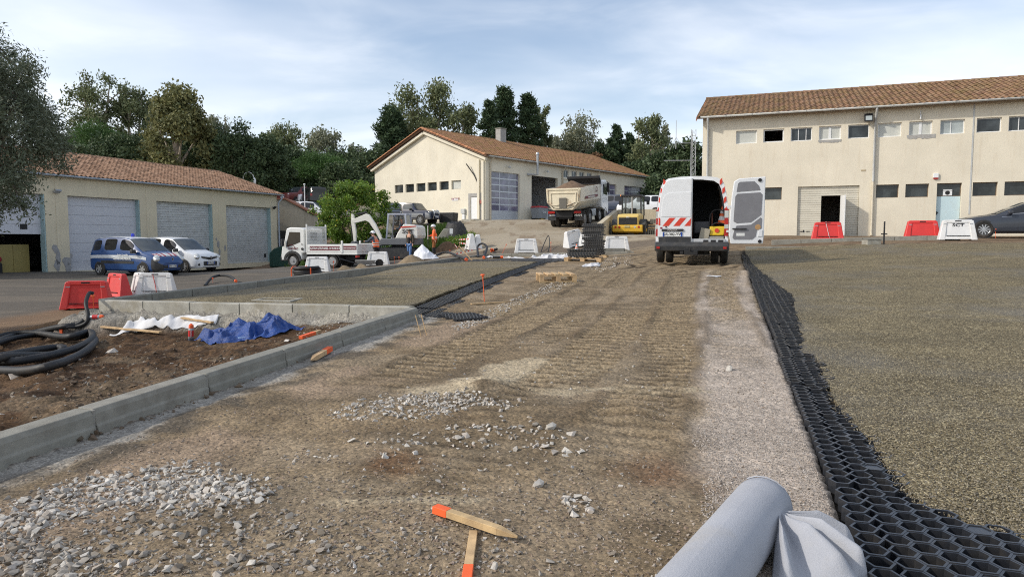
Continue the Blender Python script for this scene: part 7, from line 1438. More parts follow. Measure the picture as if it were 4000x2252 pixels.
# x = 0 at rear axle pair
mb = MB(); zb, zt = 1.25, 2.75; mb.prism([(-1.15, zb), (4.4, zb), (4.4, zt + .15), (-1.0, zt)], -1.0, 1.0)
sec = [(-.72, zb), (.72, zb), (1.18, zb + .55), (1.25, zt - .1), (1.25, zt)]
mb = MB(); rear = [(-1.15 + (z - zb) * .1, y, z) for y, z in [(-1.25, zt), (-1.25, zt - .1), (-1.18, zb + .55), (-.72, zb), (.72, zb), (1.18, zb + .55), (1.25, zt - .1), (1.25, zt)]]; front = [(4.4, y, z + (.12 if z > 2 else 0)) for x, y, z in rear]; mb.grid([rear, front]); mb.add(front, [tuple(range(8))]); inr = [(x + .02, y * .95, z + .06 if z < 2 else z) for x, y, z in rear]; inf = [(x - .05, y * .95, z + .06 if z < 2 else z) for x, y, z in front]; mb.grid([inr, inf], flip=True); mb.add(inf, [tuple(range(8))[::-1]]); mb.grid([[rear[0], inr[0]], [front[0], inf[0]]]); mb.grid([[inr[-1], rear[-1]], [inf[-1], front[-1]]]); tb_ = mb.build('tipper_body', man_w, MAN, smooth=20)
mb = MB(); tg = [(x - .05, y, z) for x, y, z in rear]; tg2 = [(x - .13, y * 1.01, z) for x, y, z in rear]; mb.add(tg + tg2, [tuple(range(8)), tuple(range(15, 7, -1))] + [(i, i + 8, (i + 1) % 8 + 8, (i + 1) % 8) for i in range(8)]); tgo = mb.build('tailgate', rusty, MAN, bevel=.015)
mb = MB(); xo = lambda z: -1.29 + (z - zb) * .1
for a, b in (((-1.1, zt - .08), (1.1, zt - .08)), ((-.95, zt - .32), (.95, zt - .32)), ((-.85, zb + .35), (-.3, zb + .35)), ((.3, zb + .35), (.85, zb + .35)), ((-1.15, zt - .1), (-1.12, zb + .62)), ((1.15, zt - .1), (1.12, zb + .62)), ((-.92, zt - .35), (-.88, zb + .35)), ((.92, zt - .35), (.88, zb + .35)), ((-1.1, zb + .55), (-.68, zb + .06)), ((1.1, zb + .55), (.68, zb + .06)), ((-.68, zb + .06), (.68, zb + .06))): mb.bar((xo(a[1]) - .02, a[0], a[1]), (xo(b[1]) - .02, b[0], b[1]), .08, .06, up=(1, 0, 0))
mb.build('tailgate_rib', rusty, tgo, bevel=.01); mb = MB(); mb.box(xo(1.75) - .07, xo(1.75) - .0, -.26, .26, 1.35, 2.1); mb.build('hatch', mat('hatch_grey', (.14, .13, .11), .7), tgo, bevel=.01); mb = MB(); mb.bar((xo(1.7) - .1, -.25, 1.5), (xo(1.9) - .08, -.9, 1.75), .04, .04, up=(1, 0, 0)); mb.build('latch_rod', ink, tgo); mb = MB(); mb.tube(curve([(xo(2.5) - .03, -1.1, 2.6), (xo(1.7) - .05, -1.08, 1.75), (xo(1.35) - .05, -.6, 1.4), (xo(1.3) - .05, 0, 1.36), (xo(1.35) - .05, .6, 1.4), (xo(1.7) - .05, 1.08, 1.75)], 6), .018, 6); mb.build('chain', ink, tgo)
mb = MB(); P = []
for i in range(25):
	row = []
	for j in range(17):
		u, v = i / 24, j / 16; x = -.9 + 5.1 * u; yv = (v * 2 - 1) * 1.16; pk = max(0, 1 - math.hypot((x - 1.2) / 2.2, (yv - .1) / 1.15)); row.append((x, yv, zt - .15 + .62 * pk ** .9 + .10 * float(fbm(np.array(x * 2), np.array(yv * 2), 8)) * (1 if .05 < v < .95 else 0)))
	P.append(row)
soil_l = mat('loaded_soil', (.17, .105, .06), .95, var=.35, vs=4, bump=.03, bs=14); mb.grid(P, flip=False); tag(mb.build('earth_load', soil_l, None, smooth=40), 'brown earth heaped in the tipper truck body', 'earth'); el = bpy.data.objects['earth_load']; el.location = MAN.location; el.rotation_euler = MAN.rotation_euler
for s in (1, -1):
	rot = (R(90), 0, 0) if s < 0 else (R(90), 0, R(180)); yq = s * 1.262
	mb = MB(); mb.add([(.0, s * 1.235, 1.93), (3.4, s * 1.235, 1.98), (3.6, s * 1.25, 2.16), (.1, s * 1.25, 2.12)], [(0, 1, 2, 3) if s < 0 else (3, 2, 1, 0)]); o = mb.build('lettering_band', burg, tb_); o.location.y = s * .012
	text('www.euromat-corse.fr', (1.7, s * 1.268, 2.05), rot, .2, plate_w, tb_, sx=1.0, bold=.004); text('EUROMAT', (3.1, yq + s * .004, 2.4), rot, .2, burg, tb_, sx=.8); mb = MB(); mb.tube([(3.1 + .2 * math.cos(a), s * 1.265, 2.5 + .22 * math.sin(a)) for a in np.linspace(0, 3.14, 9)], .015, 5); mb.build('logo_arc', burg, tb_)
	mb = MB(); mb.add([(-.9, s * .75, zb - .05), (4.3, s * .75, zb - .05), (4.3, s * 1.26, zb + .12), (-.9, s * 1.26, zb + .12)], [(0, 1, 2, 3), (3, 2, 1, 0)]); mb.build('side_deflector', man_w, tb_)
	for x in (0, 1.35):
		for dy in (0, -.33): wheel(MAN, x, s * (1.08 + dy), .52, .29, s, steel_m, 0)
		mb = MB()
		for a in np.linspace(.2, math.pi - .2, 8)[:-1]: mb.bar((x + .62 * math.cos(a), s * .93, .52 + .62 * math.sin(a)), (x + .62 * math.cos(a + .4), s * .93, .52 + .62 * math.sin(a + .4)), .62, .03, up=(math.cos(a), 0, math.sin(a)))
		mb.build('mudguard', trim_m, MAN)
	for x in (4.2, 5.9): wheel(MAN, x, s * 1.05, .52, .31, s, steel_m, 0)
	mb = MB(); mb.box(-1.0, -.9, s * .95 - .25, s * .95 + .25, 1.0, 1.16); mb.build('tail_light', red_l, MAN, bevel=.01); mb = MB(); mb.box(-.78, -.74, s * .98 - .3, s * .98 + .3, .5, .98); mb.build('mud_flap', trim_m, MAN)
	mb = MB(); mb.box(2.1, 3.5, s * .7 - .25 * 0, s * 1.1, .55, 1.1) if s > 0 else mb.box(2.1, 3.5, s * 1.1, s * .7, .55, 1.1); mb.build('side_tank', grey_met, MAN, bevel=.05)
	mb = MB(); mb.box(5.9, 6.1, s * 1.42 - .1, s * 1.42 + .1, 2.2, 2.95); mb.build('mirror', ink, MAN, bevel=.04); mb = MB(); mb.bar((6.0, s * 1.2, 2.95), (6.0, s * 1.42, 3.0), .04, .04); mb.build('mirror_arm', ink, MAN)
mb = MB(); mb.box(-.9, 6.6, -.45, .45, .62, 1.1); mb.box(-1.0, -.9, -.6, .6, .75, 1.1); mb.box(-.95, -.85, -1.2, 1.2, .98, 1.22); mb.build('chassis', black, MAN); text('MAN', (-.80, -.95, .86), (R(90), 0, R(-90)), .2, plate_w, MAN, sx=1.2, bold=.006); plate(MAN, (-.82, .95, .88), R(-90), 'GK-015-NM')
mb = MB(); mb.prism([(4.75, 1.1), (6.75, .5), (6.9, .9), (6.85, 1.9), (6.6, 3.0), (6.2, 3.15), (4.9, 3.15), (4.75, 2.9)], -1.2, 1.2); mb.build('cab', white_p, MAN, bevel=.06); mb = MB(); mb.box(4.55, 4.74, -1.22, 1.22, 2.7, 3.2); mb.build('cab_fairing', ink, MAN, bevel=.04)
for s in (1, -1): mb = MB(); mb.add([(5.3, s * 1.206, 2.1), (6.55, s * 1.206, 1.95), (6.45, s * 1.206, 2.85), (5.3, s * 1.206, 2.85)], [(0, 1, 2, 3)]); mb.build('cab_window', dark_glass, MAN)
mb = MB(); mb.box(4.2, 4.4, -1.25, 1.25, 2.86, 3.35); mb.bar((4.05, -1.27, 3.42), (4.05, 1.27, 3.42), .3, .2); mb.build('tarp_roll', ink, MAN, bevel=.02); mb = MB(); mb.add([(4.25, -1.2, 2.9), (4.25, 1.2, 2.9), (3.95, 1.25, 3.35), (3.95, -1.25, 3.35)], [(0, 1, 2, 3), (3, 2, 1, 0)]); mb.build('tarp', mat('tarp_grey', (.06, .065, .07), .6, var=.3), MAN)

# ---- wheel loader
ll_ = atY(2452, 938, 46); LO = thing('wheel_loader', 'yellow wheel loader seen from behind next to the ramp wall', 'loader', (ll_.x, ll_.y, H(ll_.x, ll_.y)), rz(20)); cy = mat('loader_yellow', (.62, .37, .03), .45, var=.08, vs=3, dirt=(.22, .14, .05), ds=2.5, dth=(.58, .78)); cpale = mat('loader_hood', (.60, .44, .14), .45, var=.06)
for x in (.75, 3.3):
	for s in (1, -1): wheel(LO, x, s * .92, .66, .44, s, mat('loader_rim', (.5, .3, .03), .5), 0, tread=True); mb = MB(); mb.T = Matrix.Translation((x, s * .92, .66)); [mb.bar((.74 * math.cos(a), 0, .74 * math.sin(a)), (.74 * math.cos(a + .36), 0, .74 * math.sin(a + .36)), .46, .03, up=(math.cos(a), 0, math.sin(a))) for a in np.linspace(.3, 2.3, 7)] if x < 1 else None; (mb.build('mudguard', trim_m, LO) if mb.v else None)
mb = MB(); mb.prism([(-.02, .95), (1.9, .95), (1.9, 1.75), (1.5, 1.82), (.1, 1.72), (-.05, 1.62)], -.72, .72); mb.build('engine_hood', cpale, LO, bevel=.08); mb = MB(); mb.box(-.07, -.02, -.62, .62, 1.02, 1.5); gr = mb.build('grille', ink, LO, bevel=.02);
for k in range(7): mb = MB(); mb.box(-.09, -.07, -.58, .58, 1.07 + k * .06, 1.09 + k * .06); mb.build('grille_bar', trim_m, gr)
text('CAT', (-.1, 0, 1.53), (R(90), 0, R(-90)), .12, plate_w, LO, bold=.004)
mb = MB(); mb.prism([(-.28, .55), (.35, .45), (.35, 1.0), (-.22, 1.0), (-.3, .9)], -1.0, 1.0); cw2 = mb.build('counterweight', cy, LO, bevel=.04)
for y, m_ in ((-.78, red_l), (.78, red_l), (.52, red_l), (-.52, lamp_m)): mb = MB(); mb.cyl((-.31, y, .86), (-.26, y, .86), .075, .075, 12); mb.build('lamp', m_, cw2)
mb = MB(); mb.box(-.32, -.27, -.18, .18, .80, .96); mb.build('plate_recess', mat('plate_dirty', (.4, .33, .15), .6), cw2, bevel=.02)
mb = MB(); x0, x1, w_, zb, zt = 1.3, 2.6, .66, 1.7, 3.0
for (x, y) in ((x0, -w_), (x0, w_), (x1, -w_), (x1, w_)): mb.bar((x, y, zb), (x, y * .95, zt), .09, .09)
mb.box(x0 - .1, x1 + .1, -.72, .72, zt - .04, zt + .1); mb.box(x0, x1, -.66, .66, 1.3, 1.72); mb.build('cab_frame', ink, LO, bevel=.02)
cg = glass('loader_glass', (.75, .78, .78), .02, .08)
for q in (((x0, -.6, zb), (x0, .6, zb), (x0, .58, zt - .05), (x0, -.58, zt - .05)), ((x1, -.6, zb), (x1, .6, zb), (x1, .58, zt - .05), (x1, -.58, zt - .05)), ((x0, -w_, zb), (x1, -w_, zb), (x1, -w_, zt), (x0, -w_, zt)), ((x0, w_, zb), (x1, w_, zb), (x1, w_, zt), (x0, w_, zt))): mb = MB(); mb.add(q, [(0, 1, 2, 3)]); mb.build('cab_window', cg, LO)
mb = MB(); mb.box(1.75, 1.95, -.25, .25, 1.7, 2.2); mb.build('seat', seat_m, LO, bevel=.06); mb = MB(); mb.cyl((1.2, -.05, 1.75), (1.2, -.05, 2.95), .05, .05, 8); mb.build('exhaust', steel_m, LO); mb = MB(); mb.cyl((1.35, .75, 3.02), (1.35, .75, 3.12), .06, .05, 8); mb.build('beacon', amber, LO)
for s in (1, -1): mb = MB(); mb.box(2.2, 2.3, s * .98 - .1, s * .98 + .1, 2.45, 2.75); mb.bar((2.25, s * .7, 2.8), (2.25, s * .98, 2.75), .03, .03); mb.build('mirror', ink, LO, bevel=.02)
mb = MB(); mb.box(1.9, 4.6, -.35, .35, .6, 1.15); mb.prism([(3.6, .9), (4.8, .35), (5.0, .5), (3.8, 1.4)], -.4, .4); mb.build('front_frame', cy, LO, bevel=.04); mb = MB(); mb.prism([(4.7, .1), (5.7, .05), (4.95, .3), (4.85, 1.0), (4.7, 1.05)], -1.15, 1.15); mb.build('bucket', exg, LO); mb = MB(); mb.tube(curve([(1.3, -.72, 2.4), (1.3, -.85, 2.2), (1.3, -.85, 1.5), (1.3, -.74, 1.3)], 5), .025, 6); mb.build('grab_rail', ink, LO)

# ------------------------------------------------------------------ barriers
red_b = mat('red_barrier', (.62, .035, .03), .45, var=.08, vs=3, dirt=(.4, .08, .05), ds=3, dth=(.6, .85)); white_b = mat('white_barrier', (.70, .70, .69), .5, var=.06, vs=3, dirt=(.50, .46, .40), ds=2.2, dth=(.52, .82)); tape_r = mat('tape_red', (.6, .04, .03), .5); tape_w = mat('tape_white', (.72, .72, .71), .5)
def hexa(mb, x0, x1, y, z0, X0, X1, Y_, z1): mb.add([(x0, -y, z0), (x1, -y, z0), (x1, y, z0), (x0, y, z0), (X0, -Y_, z1), (X1, -Y_, z1), (X1, Y_, z1), (X0, Y_, z1)], [(3, 2, 1, 0), (4, 5, 6, 7), (0, 1, 5, 4), (1, 2, 6, 5), (2, 3, 7, 6), (3, 0, 4, 7)]); return mb
def barrier(loc, head, color, label, sc=1.0, tilt=(0, 0), txt=None, grp=None, tape=False):
	m_ = red_b if color == 'red' else white_b; t = thing('road_barrier', label, 'barrier', loc, rz(head), grp or ('red road barriers' if color == 'red' else 'white road barriers')); t.rotation_euler = (tilt[0], tilt[1], rz(head)); t.scale = (sc,) * 3
	hexa(MB(), -.50, .50, .15, .06, -.40, .40, .055, .67).build('panel', m_, t, bevel=.015)
	for s in (1, -1): hexa(MB(), *((.40, .60) if s > 0 else (-.60, -.40)), .20, .0, *((.33, .475) if s > 0 else (-.475, -.33)), .075, .70).build('end_flange', m_, t, bevel=.025)
	hexa(MB(), -.45, .45, .085, .615, -.43, .43, .07, .72).build('top_rail', m_, t, bevel=.02); hexa(MB(), -.42, .42, .195, .03, -.42, .42, .16, .13).build('base_rail', m_, t, bevel=.012)
	for s in (1, -1): mb = MB(); mb.box(-.1, .1, min(s * .0745, s * .0805), max(s * .0745, s * .0805), .655, .695); mb.build('handle_slot', ink, t, bevel=.008); mb = MB(); mb.box(-.36, .36, min(s * .15, s * .185), max(s * .15, s * .185), .145, .162); mb.build('water_slot', ink, t)
	for s in (1, -1): mb = MB(); mb.box(s * .40 - .05, s * .40 + .05, -.104, .104, .56, .585); mb.build('reflector', grey_met, t)
	if txt:
		for s in (-1, 1): text(txt, (0, s * .085, .53), (R(90), 0, 0 if s < 0 else R(180)), .16, ink, t, sx=1.3, bold=.004)
	if tape: mb = MB(); mb.tube([(-.06, -.078, .66), (.0, -.105, .4), (.07, -.17, .1)], .01, 4); mb.tube([(-.06, -.079, .66), (-.06, .0, .73), (-.05, .075, .66)], .01, 4); mb.build('tape', tape_r if color != 'red' else tape_w, t)
	return t
def bg(px, py): g = gnd(px, py); return Vector((g.x, g.y, HG(g.x, g.y) + .005))
barrier(bg(343, 1206), 78, 'red', 'red plastic barrier at the kerb corner above the conduits', .95)
barrier(bg(462, 1160), 128, 'red', 'red barrier seen from its end between the kerb and the yard', .98); b_ = bg(465, 1160); barrier((b_.x + .5, b_.y + .4, b_.z), 132, 'white', 'white barrier standing right against the end-on red barrier', .98)
barrier(bg(612, 1156), 84, 'white', 'white barrier with red tape string before the police van', .95, tape=True)
barrier(bg(1241, 1062), 92, 'white', 'white barrier beside the coil under the flatbed truck'); barrier(bg(1477, 1036), 93, 'white', 'white barrier next to the wheelbarrow and the vest wearer')
e0 = bg(1838, 975); barrier(e0, 168, 'white', 'white barrier wound with red tape seen from its end', 1.25); barrier((e0.x + .38, e0.y + .25, e0.z), 172, 'white', 'white barrier seen from its end beside the cone and tape', 1.2)
barrier(bg(2056, 988), 90, 'white', 'white barrier standing alone below the sandy ramp'); e1 = bg(2243, 962); barrier(e1, 42, 'white', 'tilted white barrier leaning left of the tall panel stack', 1.2, (R(-4), R(-9))); barrier((e1.x + .75, e1.y - .5, e1.z), 120, 'white', 'white barrier mostly hidden behind the tall panel stack', 1.0)
barrier(bg(2408, 984), 92, 'white', 'white barrier in front of the yellow wheel loader', 1.06)
def bgY(px, Y): g = atY(px, 930, Y); return Vector((g.x, Y, H(g.x, Y)))
for px, Y, c, lb, tx, tp in ((3231, 27.0, 'red', 'red barrier with tape before the cream garage door', None, True), (3600, 25.3, 'red', 'red barrier between the black post and the pale blue door', None, False), (3738, 24.4, 'white', 'white barrier lettered SCT beside the dark parked car', 'SCT', False)):
	q = bgY(px, Y); tz = atY(px, 948 if px < 3400 else 937, Y).z; barrier((q.x, q.y, max(q.z, tz)), 110, c, lb, 1.0, (0, 0), tx, None, tp)
cone(bg(1867, 973), 'orange and white cone beside the taped white barriers', .48); cone(bg(2252, 980), 'small orange and white cone left of the panel stack', .36)
# ------------------------------------------------------------------ stacks of grid panels on pallets
PS = gnd(2315, 1008); pz = H(PS.x, PS.y); pallet((PS.x, PS.y, pz), R(-14), 'wooden pallet under the tall stack of black grid panels'); PS2 = gnd(2278, 1018); pallet((PS2.x - .0, PS2.y - .25, H(PS2.x, PS2.y) - .02), R(-14), 'wooden pallet under the low stack of black grid panels')
def stackp(cx, cy, z, n, label, grp, sxy):
	for i in range(n):
		o = link('grid_panel', pme2, None); o.location = (cx + random.uniform(-.05, .05), cy + random.uniform(-.04, .04), z + i * .054); o.rotation_euler = (random.uniform(-.015, .015), random.uniform(-.015, .015), R(76) + random.uniform(-.07, .07)); o.scale = (sxy[0], sxy[1], .95); tag(o, label, 'grid panel', grp)
stackp(PS.x + .02, PS.y + .1, pz + .19, 23, 'black honeycomb grid panel in the tall stack on a pallet', 'tall stack of grid panels', (.85, .8)); stackp(PS2.x - .05, PS2.y - .25, H(PS2.x, PS2.y) + .17, 5, 'black honeycomb grid panel in the low stack on a pallet', 'low stack of grid panels', (.8, .95))
g = gnd(2180, 1010); drape('geotextile_sheet', g.x - .2, g.y, 1.0, .55, .05, white_cl, 'crumpled white geotextile sheet beside the panel stacks', 'fabric sheet', 41, 36, 0, .16, (), .3)
g = gnd(1965, 1008); drape('geotextile_sheet', g.x, g.y, .95, .3, .02, white_cl, 'flat strip of white geotextile inside the far kerb', 'fabric sheet', 47, 30, R(-8), .06, (), .3)
g = gnd(2310, 1040); drape('geotextile_scrap', g.x, g.y, .45, .22, .02, white_cl, 'torn white geotextile scrap trailing off the low pallet', 'fabric sheet', 49, 24, R(60), .08, (), .35)
# ------------------------------------------------------------------ mounds, white cover, wheelbarrow
def mound(name, cx, cy, rx, ry, h, m_, label, seed, rot=0, n=30):
	mb = MB(); P = []
	for i in range(n + 1):
		row = []
		for j in range(41):
			a = 2 * math.pi * j / 40; r_ = i / n; q = 1 + .22 * (float(vn(np.array(a * 1.3), np.array(seed * 1.0), seed)) - .5) if j < 40 else 1 + .22 * (float(vn(np.array(0.0), np.array(seed * 1.0), seed)) - .5)
			x, y = rx * r_ * q * math.cos(a), ry * r_ * q * math.sin(a); x, y = x * math.cos(rot) - y * math.sin(rot), x * math.sin(rot) + y * math.cos(rot)
			z = H(cx + x, cy + y) - H(cx, cy) + h * (math.cos(r_ * math.pi) * .5 + .5) * (.75 + .5 * float(fbm(np.array((cx + x) * 3), np.array((cy + y) * 3), seed))) - .06 * r_; row.append((x, y, z))
		P.append(row)
	mb.grid(P); o = mb.build(name, m_, None, smooth=50, loc=(cx, cy, H(cx, cy))); return tag(o, label, 'heap')
sandm = mat('brown_sand', (.21, .16, .10), .95, var=.25, vs=5, bump=.02, bs=25); darke = mat('dark_earth', (.12, .075, .042), .95, var=.35, vs=5, bump=.03, bs=18)
g = gnd(1605, 1031); mound('sand_heap', g.x, g.y, .95, .7, .36, sandm, 'low heap of brown sand behind the left kerb', 3); g = gnd(1660, 1016); hx, hy = g.x + .0, g.y + .3
cov = drape('white_cover', hx, hy, .72, .5, .08, mat('white_sheet', (.74, .75, .79), .7, var=.04, bump=.004, bs=20), 'white sheet draped over a peaked heap beside the woman', 'cover', 61, 44, R(-6), .06, [(-.2, .05, .9, .74), (.35, .0, .5, .2)], .12)
g = gnd(1350, 952); mound('earth_heap', g.x, g.y, 1.0, .8, .75, darke, 'heap of dark dug earth behind the flatbed truck', 5); g = gnd(1435, 1044); mound('sand_heap', g.x - .3, g.y + .3, .45, .3, .16, sandm, 'tiny heap of sand between kerb and wheelbarrow', 7); g = gnd(1345, 1052); mound('sand_heap', g.x, g.y, .5, .35, .2, sandm, 'small heap of crumbly sand by the truck rear wheel', 9); g = gnd(1385, 1047); mound('sand_heap', g.x + .3, g.y, .45, .3, .18, sandm, 'small heap of crumbly sand under the wheelbarrow handles', 10)
g = gnd(1735, 985); mound('earth_heap', g.x, g.y + .8, 1.1, .7, .5, darke, 'dark earth heap behind the man with the survey pole', 12)
g = gnd(1430, 1042); t = thing('wheelbarrow', 'grey wheelbarrow lying before the white barrier', 'wheelbarrow', (g.x, g.y, H(g.x, g.y)), R(12)); mb = MB(); hexa(mb, -.38, .30, .24, .12, -.55, .50, .36, .34); tr_ = mb.build('tray', mat('zinc_tray', (.36, .36, .35), .5, .3, var=.12), t, bevel=.02); mb = MB(); mb.box(-.5, .44, -.31, .31, .338, .345); mb.build('tray_inside', conc_pale, tr_)
for s in (1, -1): mb = MB(); mb.tube(curve([(.62, s * .1, .18), (.1, s * .2, .16), (-.5, s * .26, .2), (-1.25, s * .32, .42)], 5), .018, 6); mb.build('handle', ink, t); mb = MB(); mb.tube([(-.35, s * .22, .18), (-.45, s * .24, 0)], .015, 6); mb.build('leg', ink, t)
mb = MB(); mb.lathe([(.1, -.04), (.19, -.045), (.2, 0), (.19, .045), (.1, .04)], 18, (.66, 0, .2), 'y'); mb.build('wheel', tyre_m, t, smooth=40)
# coil of conduit with orange straps
g = gnd(1200, 1094); CO = thing('conduit_coil', 'coil of thick black conduit tied with orange straps at the kerb', 'coil', (g.x, g.y, H(g.x, g.y) + .02)); CO.scale = (1.2, 1.2, 1.2); P = []; n = 6
for i in range(n * 28): a = i / 28 * 2 * math.pi; lay_ = i / 28; rr = .36 + .035 * math.sin(lay_ * 2.4) + .02 * math.sin(a * 3); P.append((rr * math.cos(a), rr * math.sin(a), .05 + .055 * lay_))
mb = MB(); mb.tube(P, .052, 10); mb.build('conduit', hose_m, CO, smooth=50); mb = MB(); mb.tube(curve([P[0], (P[0][0] + .05, -.12, .05), (.46, -.28, .06)], 5), .05, 10); mb.cyl((.44, -.27, .06), (.5, -.32, .06), .06, .055, 12, 0); mb.build('loose_end', hose_m, CO, smooth=50); mb = MB(); mb.cyl((.47, -.295, .06), (.53, -.345, .06), .062, .055, 12); mb.build('end_cap', orange, CO, smooth=40)
for a in (R(-60), R(110), R(200)): mb = MB(); c, s = math.cos(a), math.sin(a); mb.tube([(c * r_, s * r_, z) for r_, z in ((.28, .03), (.28, .34), (.32, .40), (.41, .40), (.45, .34), (.45, .03))], .02, 5); mb.build('strap', orange, CO)
conduit([hp(800, 1116, .0), hp(828, 1103, .18), hp(862, 1098, .24), hp(900, 1102, .22), hp(922, 1112, .14)], .05, 'short black conduit with orange end lying over the left kerb', dens=8)
conduit([hp(1690, 1012, .1), hp(1740, 1003, .25), hp(1790, 1012, .12), hp(1822, 1020, .06)], .055, 'black conduit crossing the left kerb from the white cover', dens=8)
conduit([hp(1868, 1005, .0), hp(1866, 985, .3), hp(1884, 982, .42), hp(1902, 988, .3), hp(1890, 1011, .06)], .055, 'black conduit arching over the far kerb corner', dens=8)
conduit([hp(2112, 988, 0), hp(2125, 968, .2), hp(2142, 956, .5), hp(2147, 970, .2), hp(2140, 985, .0)], .022, 'thin black hose arch beside the lone white barrier', dens=8, ends=False)
conduit([hp(1925, 1010, .06), hp(1960, 1010, .06)], .05, 'short black conduit piece with orange end by the white strip', dens=8)
for px, py, lb in ((1926, 985, 'orange conduit caps heaped on the far kerb'),): t = thing('cap_heap', lb, 'heap', onG(px, py, .0)); [MB().ball((random.uniform(-.22, .22), random.uniform(-.1, .1), .07 + random.uniform(0, .14)), (.07, .06, .07), 10, 6).build('cap', orange if k % 3 else ink, t, smooth=50) for k in range(8)]
# tape fence with sticks and small sign
t = thing('warning_tape', 'red and white warning tape strung from post to barriers', 'tape', (0, 0, 0)); pA = onG(1763, 952, .0); A_, B_ = Vector((pA.x, pA.y, pA.z + .3)), Vector((e0.x - .1, e0.y, e0.z + .62))
def tape_run(a, b, sag, n):
	for k in range(n): p = a.lerp(b, k / n); q = a.lerp(b, (k + 1) / n); p = p - Vector((0, 0, sag * math.sin(math.pi * k / n))); q = q - Vector((0, 0, sag * math.sin(math.pi * (k + 1) / n))); mb = MB(); mb.bar(p, q, .006, .07); mb.build('tape_band', tape_r if k % 2 else tape_w, t)
tape_run(A_, B_, .04, 14); tape_run(A_, Vector((e0.x - .1, e0.y, e0.z + .35)), .1, 14); tape_run(A_, Vector((e0.x - .7, e0.y - .4, e0.z + .1)), .05, 10); tape_run(onG(1775, 995, .03), onG(1862, 975, .03), 0, 12)
t = thing('small_sign', 'small white sign on a thin post before the dark stump', 'sign', pA); mb = MB(); mb.cyl((0, 0, -.1), (0, 0, .95), .02, .02, 8); mb.build('post', grey_met, t); mb = MB(); mb.box(-.1, .1, -.03, -.02, .62, .95); mb.build('sign_plate', white_pl, t)
for a, b, lb in (((1772, 998), (1803, 942), 'thin wooden stick leaning left under the warning tape'), ((1845, 1018), (1795, 962), 'thin wooden stick leaning right under the warning tape')):
	p = onG(*a); q = atY(b[0], b[1], p.y + .1); mb = MB(); mb.bar((0, 0, 0), q - p, .035, .03); tag(mb.build('wooden_stick', wood, None, loc=p), lb, 'stick', 'sticks under the tape')
g = atY(1772, 935, 45.5); t = thing('tree_stump', 'big dark tree stump beside a grey concrete wedge on the bank', 'stump', (g.x + .15, g.y, H(g.x, g.y) - .15)); r_ = np.random.RandomState(5); mb = MB(); mb.lathe([(.85, 0), (.75, .5), (.6, .95), (.5, 1.15), (.2, 1.0)], 14); mb.v = [(x * (1 + r_.uniform(-.15, .15)), y * (1 + r_.uniform(-.15, .15)), z * (1 + r_.uniform(-.12, .12))) for x, y, z in mb.v]; mb.build('stump', mat('charred_wood', (.022, .021, .022), .6, var=.5, vs=3, bump=.03, bs=8), t, smooth=25); mb = MB(); mb.prism([(-1.5, -.3), (-.45, -.3), (-.35, .7), (-.75, .75)], -.5, .4); mb.build('concrete_wedge', conc_pale, t, bevel=.03)
# manhole boxes, post, slabs
for px, py, w_, lb in ((3403, 957, .48, 'small concrete box on the far right kerb'), (2060, 985, .35, 'concrete block set in the far kerb before the white barrier')): t = thing('concrete_block', lb, 'block', onG(px, py)); mb = MB(); mb.box(-w_ / 2, w_ / 2, -.2, .2, -.1, .17); mb.build('block', conc_pale, t, bevel=.01); mb = MB(); mb.box(-w_ / 2 - .01, w_ / 2 + .01, -.21, .21, .17, .2); mb.build('cover', conc, t, bevel=.005)
g = onG(3452, 957); t = thing('steel_post', 'thin black steel post with a short cross bar before the building', 'post', g); mb = MB(); mb.cyl((0, 0, -.1), (0, 0, .82), .028, .026, 10); mb.build('post', ink, t); mb = MB(); mb.bar((-.1, -.0, .38), (.1, 0, .38), .05, .04); mb.build('cross_bar', ink, t)
g = bgY(2408, 29.8); t = thing('kerb_end_block', 'broken pale concrete kerb blocks at the end of the far kerb', 'block', (g.x + .3, g.y, g.z)); mb = MB(); mb.box(-.95, .05, -.1, .25, -.1, .26); mb.build('block', conc, t, bevel=.015); mb = MB(); mb.prism([(.07, -.1), (.6, -.1), (.45, .1), (.07, .24)], -.1, .22); mb.build('end_piece', conc_pale, t, bevel=.01)
g = atY(2545, 930, 47.5); t = thing('block_pile', 'pile of concrete slabs and blocks by the terrace wall', 'pile', (g.x, g.y, H(g.x, g.y)), R(-15)); r_ = np.random.RandomState(3)
for k in range(14): mb = MB(); x = -.75 + .13 * k; mb.box(x, x + .09, -.5, .5, .02, .62); mb.build('slab', conc_pale if k % 2 else conc, t, bevel=.008)
for k in range(4): mb = MB(); mb.box(-.9 + k * .04, .95, -.5, .5, .64 + k * .11, .72 + k * .11); mb.build('board', wood if k % 2 else conc_pale, t, bevel=.006)
for k in range(3): mb = MB(); mb.box(-.1 + k * .32, .2 + k * .32, -.3, .1, 1.1, 1.42); mb.build('hollow_block', conc, t, bevel=.01)
